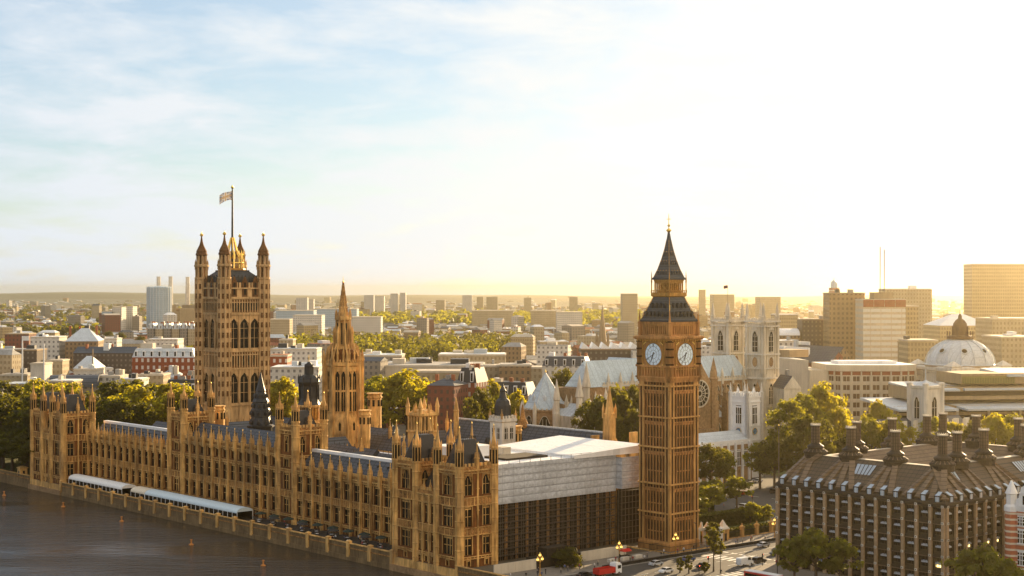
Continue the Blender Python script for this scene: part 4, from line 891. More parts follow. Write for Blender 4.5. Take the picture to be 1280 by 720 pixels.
# ================================================================ SCAFFOLDED NORTH RANGE
sc = thing('scaffolded_range', 'palace range wrapped in grey sheeting above dark scaffolding beside the clock tower', 'building', W(0,0), ANG)
mb = MB(); mb.box(14.5,4.2,-.5,61,34,26,'stone2'); mb.box(61,2.5,-.5,72,26,24,'stone2')
for i in range(12): c = 16+i*4; mb.box(c-.6,3.4,0,c+.6,4.19,17,'stone')
mb.build('wall', sc)
for i in range(11):
    for (a, b) in ((3,7.5),(9.5,14.5)): add_window(sc, T(18+i*4,4.12,0), 0, a, window_mesh(1.9,b-a,1,1,False,'stone2'))
mb = MB()
nL = 9
for i in range(25):
    v = 14.2+i*47.2/24
    for u in (1.6,3.0): mb.beam((v,u,0),(v,u,16.5),.11,'tube')
for j in range(nL):
    z = 1.6+j*1.85
    for u in (1.6,3.0): mb.beam((14,u,z),(61.6,u,z),.09,'tube')
    mb.box(14,1.7,z-.25,61.6,2.9,z-.17,'board'); mb.beam((14,1.6,z+.9),(61.6,1.6,z+.9),.06,'tube')
for i in range(0,24,3):
    v = 14.2+i*47.2/24; mb.beam((v,1.55,.2),(v+5.9,1.55,11),.08,'tube')
for i in range(8):
    v = 61.8+i*1.5
    for u in (-.8,.6): mb.beam((v,u,0),(v,u,16.5),.11,'tube')
for j in range(nL): z = 1.6+j*1.85; mb.beam((61.6,-.8,z),(72.6,-.8,z),.09,'tube'); mb.box(61.6,-.7,z-.25,72.4,.5,z-.17,'board')
mb.build('scaffold', sc)
mb = MB(); mb.box(14.2,3.12,0,61.4,3.2,16.3,'board'); 
for i in range(12): c = 15+i*4.0; mb.box(c,3.05,0,c+1.1,3.11,16,'stone2')
mb.box(61.5,.78,0,72.5,.86,16.6,'board'); mb.box(72.45,.86,0,72.53,4,16.6,'board'); mb.build('netting', sc)
mb = MB()                                                                   # sheeting: slightly slack between its ledgers
def slack(v0, u0, v1, u1, z0, z1, m, nrow, ncol):
    vs_ = []
    for j in range(nrow*4+1):
        z = z0+(z1-z0)*j/(nrow*4); bul = .16*abs(math.sin(PI*j/4))
        for i in range(ncol*2+1):
            f = i/(ncol*2); b = bul*(1 if i % 2 else .3)
            nx_, ny_ = (u1-u0), -(v1-v0); ln = math.hypot(nx_, ny_); vs_.append((v0+(v1-v0)*f-(-nx_/ln if 0 else -nx_/ln)*b*-1, u0+(u1-u0)*f+ny_/ln*b, z))
    k = ncol*2+1; mb.add(vs_, [(j*k+i,j*k+i+1,(j+1)*k+i+1,(j+1)*k+i) for j in range(nrow*4) for i in range(ncol*2)], m)
slack(13.6,1.3,61.4,1.3,16.2,27.4,'sheet',6,16); slack(13.6,12,13.6,1.3,16.2,27.4,'sheet',6,4); slack(61.4,-1.2,73,-1.2,17,26.4,'sheet',5,5); slack(61.4,1.3,61.4,-1.2,17,26.4,'sheet',5,1)
mb.build('sheeting', sc)
mb = MB(); mb.box(14,1.6,27.0,44,36,27.3,'tarp'); mb.add([(44,1.0,28.0),(72.5,-.6,29.6),(72.5,38,29.6),(44,38,28.0)],[(0,1,2,3)],'tarp'); mb.add([(44,1.0,27.0),(72.5,-.6,27.2),(72.5,-.6,29.6),(44,1.0,28.0)],[(0,1,2,3)],'tarp'); mb.add([(44,1,27.3),(44,38,27.3),(44,38,28),(44,1,28)],[(0,1,2,3)],'tarp')
mb.box(17,22,27.2,30,34,30.4,'tarp'); mb.box(33,20,27.2,36,36,29.6,'conc'); mb.box(24,8,27.2,40,18,27.9,'board')
for i in range(12): mb.beam((15+i*4,1.2,27.3),(15+i*4,1.2,28.5),.09,'tube')
mb.beam((14,1.2,28.4),(61,1.2,28.4),.07,'tube')
mb.build('temporary_roof', sc)
for (v0, v1, lab) in ((1,16,'white builders hoarding at the foot of the near palace corner'),(33,51,'white builders hoarding at the foot of the scaffolding by the clock tower')):
    t = thing('hoarding', lab, 'hoarding', W(v0,-13.4), ANG); hb = MB(); hb.box(0,-.15,0,v1-v0,.15,2.9,'conc'); hb.build('panel', t); hb = MB()
    for i in range(int((v1-v0)/2.5)+1): hb.box(i*2.5-.06,-.22,0,i*2.5+.06,-.16,2.95,'conc')
    hb.build('post', t)
t = thing('dark_infill', 'dark boxes filling the gap between the two white hoardings', 'infill', W(16.2,-12.8), ANG); hb = MB(); hb.box(0,-.8,0,16.5,3.5,2.7,'board'); hb.box(4,-.6,2.7,12,3.2,5.2,'board'); hb.build('wall', t)  # boxes added only to darken the gap between the hoardings
M['bronzev'] = line_mat('bronze_valley_sheets', (0.10, 0.072, 0.046), (0.045, 0.034, 0.024), 2, 0.9, 0.16, 0.6, 1, 1.4, .1)
# ================================================================ BRONZE OFFICE BLOCK WITH CHIMNEYS
ph = thing('office_block', 'dark bronze office block with sandstone piers and a ring of tall roof chimneys', 'office building', W(71.5,-106), ANG)
LX, LY, NB, NS = 80.0, 54.0, 13, 18
EZ, RZ = 22.0, 30.5
mb = MB(); mb.box(.9,.9,-.5,LX-.9,LY-.9,EZ-.2,'bronzed'); 
fr = []                                                                   # facades: frame, length, bays
fr.append((T(0,LY,0,R(-90)), LY, NB, True)); fr.append((T(0,0,0,0), LX, NS, False)); fr.append((T(LX,LY,0,R(180)), LX, NS, True))
for X, L_, n, _ in fr:
    mb.X = X; w_ = L_/n
    for k in range(5):
        z = 1.0+k*4.2; mb.box(0,-.05,z+3.3,L_,1.0,z+4.2,'bronzed'); mb.box(0,-.12,z+3.35,L_,-.05,z+3.5,'bronze')
    for i in range(n):
        for sg in (-.42,-.28,.28,.42): mb.box((i+.5+sg)*w_-.1,.1,0,(i+.5+sg)*w_+.1,1.0,EZ-.3,'bronzed')
mb.X = None; mb.build('wall', ph)
pm = MB(); pm.box(-.42,-.55,-.2,.42,.5,EZ-.6,'pier')
for k in range(5): z = 1+k*4.2+3.85; pm.box(-.36,-.68,z-.3,.36,-.56,z+.3,'pale'); pm.box(-.14,-.72,z-.14,.14,-.69,z+.14,'black')
pm = pm.mesh('pier')
wm_ = MB(); wm_.box(-1.15,.55,0,1.15,.6,3.25,'glass'); wm_.box(-1.2,.3,1.55,1.2,.6,1.68,'bronzed'); wm_.add([(-1.05,.2,1.72),(1.05,.2,1.72),(1.05,.56,2.3),(-1.05,.56,2.3)],[(0,1,2,3)],'sheet'); wm_.box(-.06,.45,0,.06,.6,3.25,'bronzed')
for x in (-.8,.8): wm_.box(x-.08,.4,0,x+.08,.58,3.25,'bronzed')
wm_.box(-1.1,-.1,.0,1.1,.3,.75,'bronzed')
wmesh = wm_.mesh('window')
M['litroom'] = mat('lit_office_window', (1.0,.72,.25), .4, 0, emit=1.4)
wl = MB(); wl.addmesh(wmesh); wl.box(-1.0,.50,.9,1.0,.54,1.5,'litroom'); wlit = wl.mesh('window')
random.seed(3)
st = MB()
for X, L_, n, real in fr:
    w_ = L_/n
    for i in range(n+1):
        o = put('pier', pm, ph); o.matrix_local = X @ Matrix.Translation((min(max(i*w_,.45),L_-.45),0,0))
    for i in range(n):
        for k in range(5):
            me = wlit if (random.random() < (.22 if k < 2 else .05)) else wmesh
            if real and L_ < 60 or (not real and i < 2): add_window(ph, X, (i+.5)*w_, 1.0+k*4.2, me, y=0)
            else: add_window(ph, X, (i+.5)*w_, 1.0+k*4.2, me, y=0, stuff=st)
o = st.build('windows', ph); o['kind'] = 'stuff'
# roof ring
def ring(mb, i0, z0, i1, z1, m):
    a = [(i0,i0,z0),(LX-i0,i0,z0),(LX-i0,LY-i0,z0),(i0,LY-i0,z0)]; b = [(i1,i1,z1),(LX-i1,i1,z1),(LX-i1,LY-i1,z1),(i1,LY-i1,z1)]
    mb.add(a+b, [(k,(k+1)%4,4+(k+1)%4,4+k) for k in range(4)], m)
mb = MB(); ring(mb,-.6,EZ-.3,-.6,EZ+.5,'bronzed'); ring(mb,0,EZ-.6,-.6,EZ-.3,'bronzed'); ring(mb,-.6,EZ+.5,.2,EZ+1.2,'bronzed'); ring(mb,.2,EZ+1.2,8.4,RZ,'bronzev'); ring(mb,8.4,RZ,10.4,RZ+.05,'conc'); ring(mb,10.4,RZ,17.5,24.5,'bronze'); ring(mb,17.5,24.5,17.6,14,'bronzed')
mb.box(17.7,17.7,13,LX-17.7,LY-17.7,15.2,'bronzed'); mb.build('roof', ph)
mb = MB(); mb.gable(20,19,LX-20,LY-19,15.3,19,'glassblue','x'); 
for k in range(14): mb.beam((21+k*3,LY/2,19.05),(21+k*3,19,15.35),.15,'white'); mb.beam((21+k*3,LY/2,19.05),(21+k*3,LY-19,15.35),.15,'white')
mb.build('skylight', ph)
cm = MB()
cm.lathe(0,0,[(3.1,29.4),(3.1,30.7),(3.35,30.8),(3.35,31.4),(2.2,32.1),(2.2,32.5),(2.45,32.6),(2.3,32.9),(1.5,33.4),(1.15,33.8),(1.1,38.4),(1.35,38.5),(1.35,38.8),(.9,38.85)],16,'bronzed')
for k in range(16):
    a = 2*PI*k/16; cm.beam((1.17*math.cos(a),1.17*math.sin(a),33.8),(1.12*math.cos(a),1.12*math.sin(a),38.4),.16,'bronze'); cm.beam((3.3*math.cos(a),3.3*math.sin(a),31.4),(2.3*math.cos(a),2.3*math.sin(a),32.1),.18,'bronze')
    cm.beam((1.3*math.cos(a),1.3*math.sin(a),38.8),(1.35*math.cos(a),1.35*math.sin(a),39.2),.14,'conc')
cm.lathe(0,0,[(1.42,38.55),(1.46,38.62),(1.46,38.86),(1.3,38.9)],16,'conc')
cmesh = cm.mesh('chimney')
CH = [(9.4,y) for y in (7,21.5,36,48)]+[(x,46) for x in (25.5,42.5,60)]+[(x,8.5) for x in (31,52,70.6)]+[(70.6,22),(70.6,36),(70.6,47.5),(9.4+9,8.5)]
for x, y in CH: put('chimney', cmesh, ph, (x,y,0))
for i in range(NB+1):                                                      # fan of ducts from each pier to the nearest chimney
    y = i*LY/NB; c = min((7,21.5,36,48), key=lambda q: abs(q-y)); r_ = MB(); yy = c+(y-c)*.16
    r_.beam((.3,min(max(y,.8),LY-.8),EZ+1.1),(8.6,yy,RZ+.3),1.5,'bronze',1.1); r_.build('roof_rib', ph)
for (axy, xs) in ((LY,(9.4,25.5,42.5,60,70.6)),(0,(9.4,18.4,31,52,70.6))):
    for i in range(NS+1):
        x = i*LX/NS; c = min(xs, key=lambda q: abs(q-x)); s_ = -1 if axy else 1; r_ = MB()
        r_.beam((min(max(x,.8),LX-.8),axy+s_*.3,EZ+1.1),(c+(x-c)*.16,axy+s_*8.6,RZ+.3),1.5,'bronze',1.1); r_.build('roof_rib', ph)
dm = MB(); dm.box(-.95,-.75,.1,.95,.9,2.0,'bronzed'); dm.box(-.6,-.8,.45,.6,-.76,1.7,'glassblue'); dm.box(-.05,-.84,.35,.05,-.8,1.8,'white'); dm.add([(-.7,-.85,2.02),(.7,-.85,2.02),(.6,.8,2.9),(-.6,.8,2.9)],[(0,1,2,3)],'glassblue'); dm.add([(-.95,-.75,1.98),(-.95,1.5,2.9),(-.95,1.5,.2)],[(0,1,2)],'bronzed')
dmesh = dm.mesh('dormer')
for X, L_, n, real in fr:
    for i in range(n): o = put('dormer', dmesh, ph); o.matrix_local = X @ Matrix.Translation(((i+.5)*L_/n,.35,EZ+.3))
for (x, y, rz) in ((3.6,28.7,-90),(45,3.6,0),(11,3.6,0)):
    mb = MB(); mb.X = T(x,y,0,R(rz)); mb.add([(-2.4,-.5,25.6),(2.4,-.5,25.6),(3.2,3.2,29.4),(-3.2,3.2,29.4)],[(0,1,2,3)],'glassblue')
    for k in range(6): f = -1+2*k/5; mb.beam((2.4*f,-.5,25.65),(3.2*f,3.2,29.45),.14,'bronzed')
    mb.build('roof_light', ph)
# red and white banded building at the right edge
rb = thing('banded_building', 'red brick building with white stone bands and a carved white gable beside the bronze block', 'building', W(80,-118), ANG)
mb = MB(); mb.box(0,-40,-.5,30,-.4,22,'band'); mb.box(-.15,-40,21.4,30,-.2,22.0,'white'); mb.box(-.2,-40,-.5,30.1,-.38,1.4,'white')
mb.lathe(.6,-1.1,[(1.5,0),(1.5,22)],8,'band'); mb.lathe(.6,-1.1,[(1.7,21.2),(1.7,22.4),(1.2,23),(1.2,25.4),(1.5,25.6),(1.0,26.8),(.2,28.8)],8,'white')
mb.build('wall', rb)
mb = MB(); mb.add([(-.25,-9.5,22),(-.25,-2.4,22),(-.25,-2.9,24.4),(-.25,-3.6,24.8),(-.25,-4.2,27.4),(-.25,-5.0,27.9),(-.25,-5.95,30.2),(-.25,-6.9,27.9),(-.25,-7.7,27.4),(-.25,-8.3,24.8),(-.25,-9.0,24.4),
        (.5,-9.5,22),(.5,-2.4,22),(.5,-2.9,24.4),(.5,-3.6,24.8),(.5,-4.2,27.4),(.5,-5.0,27.9),(.5,-5.95,30.2),(.5,-6.9,27.9),(.5,-7.7,27.4),(.5,-8.3,24.8),(.5,-9.0,24.4)],
        [tuple(range(11)),tuple(range(21,10,-1))]+[(i,(i+1)%11,11+(i+1)%11,11+i) for i in range(11)],'white'); mb.lathe(0,-5.95,[(.5,30),(.7,30.4),(.2,31),(.1,32.4)],8,'white'); mb.box(-.32,-7.2,23.2,-.26,-4.7,25.4,'glass'); mb.box(-.5,-8.4,22.6,-.25,-3.5,22.9,'white'); mb.box(-.5,-8.2,25.9,-.25,-3.7,26.2,'white')
mb.build('gable', rb)
mb = MB(); mb.gable(.3,-40,29.5,-.6,22,32,'slate','y'); mb.box(12,-4,22,14,-1,35,'band'); mb.build('roof', rb)
for k, z in enumerate((2.6,8.2,13.6,18.0)):
    for y in (-4.2,-8.2,-13.5,-18.5,-24,-30): add_window(rb, T(-.06,y,0,R(-90)), 0, z, window_mesh(1.9,3.6 if z < 15 else 2.4,2,2,z < 3,'white','glass'))
# ================================================================ ABBEY
ab = thing('abbey', 'large pale stone abbey church with twin square west towers and a pale blue lead roof', 'church', at(931,765.0), ANG)
mb = MB()
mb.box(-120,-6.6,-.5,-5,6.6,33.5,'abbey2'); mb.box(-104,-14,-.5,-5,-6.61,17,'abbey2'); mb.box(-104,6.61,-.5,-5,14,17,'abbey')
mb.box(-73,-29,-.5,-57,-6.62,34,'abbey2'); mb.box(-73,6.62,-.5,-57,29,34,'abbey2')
for sgn in (-1,1):
    for i in range(13):
        x = -9-i*7.6
        if -77 < x < -53: continue
        mb.box(x-.7,sgn*6.6-.5,17,x+.7,sgn*6.6+.5,35.5,'abbey'); mb.lathe(x,sgn*6.6,[(.5,35),(.5,37),(0,40)],4,'abbey')
        mb.box(x-.9,sgn*15.5-1.8,-.5,x+.9,sgn*15.5+1.8,25,'abbey2'); mb.lathe(x,sgn*15.5,[(1.0,25),(1.0,28),(1.2,28.3),(0,33)],4,'abbey2')
        mb.beam((x,sgn*15,24.5),(x,sgn*6.8,31.5),1.0,'abbey2'); mb.beam((x,sgn*15,18.5),(x,sgn*6.8,25),1.0,'abbey2')
    mb.box(-104,sgn*6.6-.3,33.2,-5,sgn*6.6+.3,34.6,'abbey')
    for i in range(52): mb.box(-103.5+i*1.9,sgn*6.7-.25,34.6,-102.6+i*1.9,sgn*6.7+.25,35.5,'abbey')
mb.add([(-73.2,-29.1,34),(-56.8,-29.1,34),(-65,-29.1,45)],[(0,1,2)],'abbey2'); 
for x in (-74.5,-55.5): mb.lathe(x,-29,[(1.9,0),(1.9,36),(2.2,36.5),(1.6,37),(1.6,39),(.1,46)],8,'abbey2')
mb.box(-73,-31.5,-.5,-57,-29.1,14,'abbey2'); mb.build('wall', ab)
mb = MB(); mb.gable(-114,-7,-3,7,33.6,45,'lead','x',hip=5); mb.gable(-73.5,-29,-56.5,-4,34,44.6,'lead','y'); mb.gable(-73.5,4,-56.5,29,34,44.6,'lead','y'); mb.box(-70,-5,33.5,-60,5,47.5,'abbey'); mb.add([(-105,-14.2,17),(-5,-14.2,17),(-5,-6.7,21.5),(-105,-6.7,21.5)],[(0,1,2,3)],'leadu'); mb.build('roof', ab)
for i in range(12):
    x = -12.8-i*7.6
    if -77 < x < -53: continue
    add_window(ab, T(x,-6.68,0), 0, 22, window_mesh(3.6,9.5,2,1,True,'abbey')); add_window(ab, T(x,-14.08,0), 0, 5, window_mesh(3.6,9.5,2,1,True,'abbey'))
mb = MB(); mb.X = T(-65,-29.15,0); n = 24                                  # rose window
mb.add([(6*math.cos(2*PI*i/n),0,30+6*math.sin(2*PI*i/n)) for i in range(n)],[tuple(range(n))],'glass')
for i in range(16): a = 2*PI*i/16; mb.beam((1.2*math.cos(a),-.1,30+1.2*math.sin(a)),(6*math.cos(a),-.1,30+6*math.sin(a)),.25,'abbey')
for r_ in (1.3,3.6,6):
    for i in range(n): a, b = 2*PI*i/n, 2*PI*(i+1)/n; mb.beam((r_*math.cos(a),-.1,30+r_*math.sin(a)),(r_*math.cos(b),-.1,30+r_*math.sin(b)),.3 if r_ < 5 else .6,'abbey')
mb.build('rose_window', ab)
for sy in (-1,1):
    tw = bpy.data.objects.new('west_tower', None); COL.objects.link(tw); tw.parent = ab; tw.location = (0,sy*11,0)
    s = 5.3; mb = MB(); mb.lathe(0,0,[(s,-.5),(s,60.6)],4,'abbey')
    for q in range(4):
        mb.X = Matrix.Rotation(q*PI/2, 4, 'Z')
        for sg in (-1,1): mb.box(sg*(s-.3)-.85,-s-.9,0,sg*(s-.3)+.85,-s+.8,34,'abbey'); mb.box(sg*(s-.3)-.7,-s-.65,34,sg*(s-.3)+.7,-s+.6,61,'abbey'); mb.box(sg*(s-2.2)-.25,-s-.3,36,sg*(s-2.2)+.25,-s+.1,60,'abbey')
        for z, e, h in ((20,.5,.6),(33.6,.7,.9),(38.5,.4,.4),(45.2,.6,.7),(58.8,.7,.6),(61,.9,.8)): mb.box(-s-.7,-s-e-.35,z,s+.7,-s+.1,z+h,'pale')
        for i in range(7): mb.box(-s+.9+i*1.48-.4,-s-.6,61.8,-s+.9+i*1.48+.4,-s-.1,63,'abbey')
        mb.box(-s,-s-.5,61.5,s,-s-.2,62.3,'abbey')
        mb.add([(-2.2,-s-.5,57.4),(2.2,-s-.5,57.4),(0,-s-.5,59.4)],[(0,1,2)],'pale')
    mb.X = None; mb.build('wall', tw)
    for q in range(4):
        X = Matrix.Rotation(q*PI/2, 4, 'Z')
        add_window(tw, X @ Matrix.Translation((0,-s-.1,0)), 0, 46.8, window_mesh(3.2,10,1,3,True,'pale')); 
        if q in (0,3):
            mb = MB(); mb.X = X; mb.add([(1.9*math.cos(2*PI*i/20),-s-.06,41.8+2.6*math.sin(2*PI*i/20)) for i in range(20)],[tuple(range(20))],'abbey2')
            for i in range(20): a, b = 2*PI*i/20, 2*PI*(i+1)/20; mb.beam((1.9*math.cos(a),-s-.12,41.8+2.6*math.sin(a)),(1.9*math.cos(b),-s-.12,41.8+2.6*math.sin(b)),.35,'pale')
            mb.build('round_panel', tw); add_window(tw, X @ Matrix.Translation((0,-s-.1,0)), 0, 21.5, window_mesh(2.6,10,2,2,True,'pale'))
    mb = MB(); mb.lathe(0,0,[(.85,60),(.85,63.5),(1.05,63.8),(.7,64.1),(.5,66),(.6,66.2),(.08,70.4)],4,'abbey'); pm2 = mb.mesh('pinnacle')
    for sx in (-1,1):
        for s2 in (-1,1): put('pinnacle', pm2, tw, (sx*(s-.2),s2*(s-.2),0))
mb = MB(); mb.lathe(0,11,[(.12,60),(.08,79)],6,'tube'); mb.build('flagpole', ab)
fl2 = MB(); fl2.add([(0,0,0),(-2.2,.3,-.3),(-2.2,.3,-1.9),(0,0,-1.5)],[(0,1,2,3)],mat('dark_flag',(.12,.05,.06),.8,0)); q = at(931,765.0)+Vector((-.656*11,.755*11,79)); tag(fl2.build('flag', None, q, R(-20)), 'small dark flag on the pole above the twin pale church towers', 'flag')
# east end: chapel turrets
mb = MB()
for (x, y, h, r_) in ((-116,-9,45,1.5),(-124,-13,40,1.4),(-129,-4,38,1.2),(-121,-20,33,1.2),(-112,-17,34,1.2),(-128,-17,31,1.0),(-108,-22,30,1.0)):
    mb.lathe(x,y,[(r_*1.2,-.5),(r_*1.2,h*.6),(r_,h*.62),(r_,h*.75),(r_*1.3,h*.76),(r_*1.2,h*.79),(.08,h)],8,'abbey')
for (x, y, x2, y2) in ((-121,-19,-114,-8),(-112,-16.5,-108,-7),(-127,-15,-118,-6)): mb.beam((x,y,22),(x2,y2,30),1.0,'abbey'); mb.beam((x,y,16),(x2,y2,24),1.0,'abbey')
mb.box(-128,-12,-.5,-114,8,22,'abbey'); mb.box(-122,-20,-.5,-104,-8,16,'abbey2'); mb.build('chapel', ab)
mb = MB(); mb.gable(-128,-12,-114,8,22,27,'leadu','y'); mb.build('chapel_roof', ab)
# chapter house
chh = thing('chapter_house', 'octagonal stone chapter house under a steep pale blue pyramid roof', 'chapter house', at(682,690.0), ANG)
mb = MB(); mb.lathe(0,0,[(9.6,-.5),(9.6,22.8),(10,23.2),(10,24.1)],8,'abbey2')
for k in range(8):
    a = PI/8+k*PI/4; c, q = math.cos(a), math.sin(a); mb.beam((c*11.6,q*11.6,0),(c*11.2,q*11.2,23),1.2,'abbey'); mb.lathe(c*11.2,q*11.2,[(.6,22.5),(.6,25),(0,28)],4,'abbey')
    for j in range(4): b = PI/8+k*PI/4+(j+.5)*PI/16; mb.beam((10.1*math.cos(b),10.1*math.sin(b),24.0),(10.1*math.cos(b),10.1*math.sin(b),24.8),.7,'abbey')
mb.build('wall', chh)
for k in range(8): add_window(chh, Matrix.Rotation(k*PI/4+PI/2, 4, 'Z') @ Matrix.Translation((0,-9.7,0)), 0, 12, window_mesh(4.6,9.5,2,1,True,'abbey'))
mb = MB(); mb.lathe(0,0,[(9.6,24.2),(4.7,32.3),(.1,40)],8,'lead')
for k in range(8): a = PI/8+k*PI/4; c = 1/math.cos(PI/8); mb.beam((9.6*c*math.cos(a),9.6*c*math.sin(a),24.3),(4.7*c*math.cos(a),4.7*c*math.sin(a),32.4),.3,'leadu'); mb.beam((4.7*c*math.cos(a),4.7*c*math.sin(a),32.4),(0,0,40.1),.3,'leadu'); mb.lathe(6.8*math.cos(a+PI/8),6.8*math.sin(a+PI/8),[(.6,27),(.6,29.5),(0,30.8)],4,'leadu')
mb.lathe(0,0,[(.2,39.8),(.3,40.4),(0,41.6)],6,'gold'); mb.build('roof', chh)
an = thing('vestry_range', 'low battlemented stone range with pale roof between the pyramid roof and abbey', 'building', at(716,690.0), ANG)
mb = MB(); mb.box(-9,-4,-.5,9,5,26.5,'abbey2')
for i in range(6): x = -8+i*3.2; mb.box(x-.5,-5,-.5,x+.5,-4,24,'abbey'); mb.lathe(x,-4.5,[(.5,24),(.5,28),(0,31)],4,'abbey')
for i in range(11): mb.box(-8.8+i*1.7,-4.2,26.5,-7.8+i*1.7,-3.7,27.6,'abbey')
mb.build('wall', an); mb = MB(); mb.add([(-9,-3.6,26.6),(9,-3.6,26.6),(9,5,28.4),(-9,5,28.4)],[(0,1,2,3)],'leadu'); mb.build('roof', an)
for i in range(5): add_window(an, T(-6.4+i*3.2,-4.06,0), 0, 15, window_mesh(1.6,7,1,1,True,'abbey'))
# white church by the square
sm = thing('parish_church', 'white stone church tower with blue clock dials and a low pale roof by the abbey', 'church', at(932.5,640.0), ANG)
s = 4.55; mb = MB(); mb.lathe(0,0,[(s,-.5),(s,33.2)],4,'white')
for q in range(4):
    mb.X = Matrix.Rotation(q*PI/2, 4, 'Z')
    for sg in (-1,1): mb.lathe(sg*(s-.1),-s+.1,[(.8,0),(.8,34.3),(.9,34.6),(.55,34.9),(.08,38.6)],8,'white')
    for z, h in ((15,.5),(20.9,.4),(30.6,.4),(32.6,.6)): mb.box(-s-.2,-s-.3,z,s+.2,-s+.1,z+h,'white')
    for i in range(6): mb.box(-s+1+i*1.4-.4,-s-.2,33.2,-s+1+i*1.4+.4,-s+.2,34.6,'white')
    mb.lathe(0,-s,[(.3,33),(.3,34.8),(0,37)],4,'white')
mb.X = None; mb.lathe(0,0,[(s-.8,33),(s-.8,34)],4,'leadu'); mb.build('tower', sm)
for q in range(4):
    X = Matrix.Rotation(q*PI/2, 4, 'Z'); add_window(sm, X @ Matrix.Translation((0,-s-.05,0)), 0, 22, window_mesh(2.8,7.6,2,1,False,'white')); clock_face(sm, X @ Matrix.Translation((0,-s-.12,18.9)), 1.35, 6, 40, True)
mb = MB(); mb.box(-38,-7,-.5,-4.6,7,15,'abbey2'); 
for i in range(8): mb.box(-36.5+i*4.2,-7.8,-.5,-35.6+i*4.2,-7.01,15.5,'white')
mb.box(-38,-7.2,14.4,-4.6,-6.8,16.4,'white'); mb.build('nave', sm)
for i in range(7): add_window(sm, T(-34+i*4.2,-7.08,0), 0, 6, window_mesh(2.4,6.5,2,1,False,'white'))
mb = MB(); mb.gable(-38.4,-6.6,-4.6,6.8,15.2,19.4,'leadu','x'); mb.build('roof', sm)
M['lantern'] = mat('dark_copper_lantern', (.10,.055,.03), .7, .3, .4, 2)
# ================================================================ domed hall
dh = thing('domed_hall', 'cream domed hall with a pale blue grey dome and dark lantern on top', 'hall', at(1200,800.0), R(20))
mb = MB(); mb.box(-22,-20,-.5,22,20,27,'pale'); mb.box(-22.6,-20.6,26,22.6,20.6,27.4,'pale'); mb.lathe(0,0,[(17.5,27),(17.5,35.6),(18.4,36),(18.4,37.4),(17.2,38)],4,'pale')
for q in range(4):
    mb.X = Matrix.Rotation(q*PI/2, 4, 'Z')
    for i in range(8): a, b = PI*i/8, PI*(i+1)/8; mb.beam((9*math.cos(a),-17.8,28+7*math.sin(a)),(9*math.cos(b),-17.8,28+7*math.sin(b)),.9,'conc')
    mb.lathe(15,-15,[(3,27),(3,38),(3.4,38.4),(2.6,39),(0,41)],4,'pale'); mb.box(-14,-20.5,8,14,-20.1,22,'conc')
    for i in range(7): mb.lathe(-13+i*4.3,-20.6,[(.6,6),(.55,22)],8,'pale')
mb.X = None; mb.build('wall', dh)
mb = MB(); prof = [(17.3,37.6),(17.3,38.6)]+[(17*math.cos(t_),38.8+13.2*math.sin(t_)) for t_ in [R(a) for a in range(0,76,8)]]
mb.lathe(0,0,prof[:1]+[(17.6,38.4),(17.6,39.0)]+prof[2:],4,'leadu',PI/4); 
mb2 = MB(); mb2.lathe(0,0,[(18.2,37.2),(18.2,38.6),(17.2,39.0)]+prof[2:],16,'leadu')
for k in range(16): a = PI/16+k*PI/8; pr = prof[2:]; [mb2.beam((p[0]*1.025*math.cos(a),p[0]*1.025*math.sin(a),p[1]),(q[0]*1.025*math.cos(a),q[0]*1.025*math.sin(a),q[1]),.35,'leadu') for p, q in zip(pr, pr[1:])]
mb2.lathe(0,0,[(18.4,37.0),(18.7,37.6),(18.4,38.4)],16,'concb')
mb2.build('dome', dh, smooth=False)
for k in range(8):
    a = k*PI/4+.3; rr, z = 14.4, 45.6; o_ = MB(); n = 14; X = T(rr*math.cos(a),rr*math.sin(a),z,a+PI/2) @ Matrix.Rotation(R(-36),4,'X'); o_.X = X
    o_.add([(1.5*math.cos(2*PI*i/n),-.35,1.5*math.sin(2*PI*i/n)) for i in range(n)],[tuple(range(n))],'glass')
    for i in range(n): p, q = 2*PI*i/n, 2*PI*(i+1)/n; o_.beam((1.6*math.cos(p),-.3,1.6*math.sin(p)),(1.6*math.cos(q),-.3,1.6*math.sin(q)),.5,'leadu')
    o_.build('dome_window', dh)
mb = MB(); mb.lathe(0,0,[(4.6,51.4),(6.8,51.6),(6.8,53),(6.2,53.2),(3.6,53.4),(3.4,57.5),(3.6,57.8),(3.4,59.4),(2.2,61.2),(1.0,62),(.9,63.4),(.2,64.6),(.1,67)],12,'lantern')
for k in range(8): a = k*PI/4; mb.beam((6.4*math.cos(a),6.4*math.sin(a),53),(6.4*math.cos(a),6.4*math.sin(a),55.5),.5,'lantern'); mb.beam((3.7*math.cos(a),3.7*math.sin(a),53.4),(3.7*math.cos(a),3.7*math.sin(a),58),.6,'lantern')
mb.build('lantern', dh)
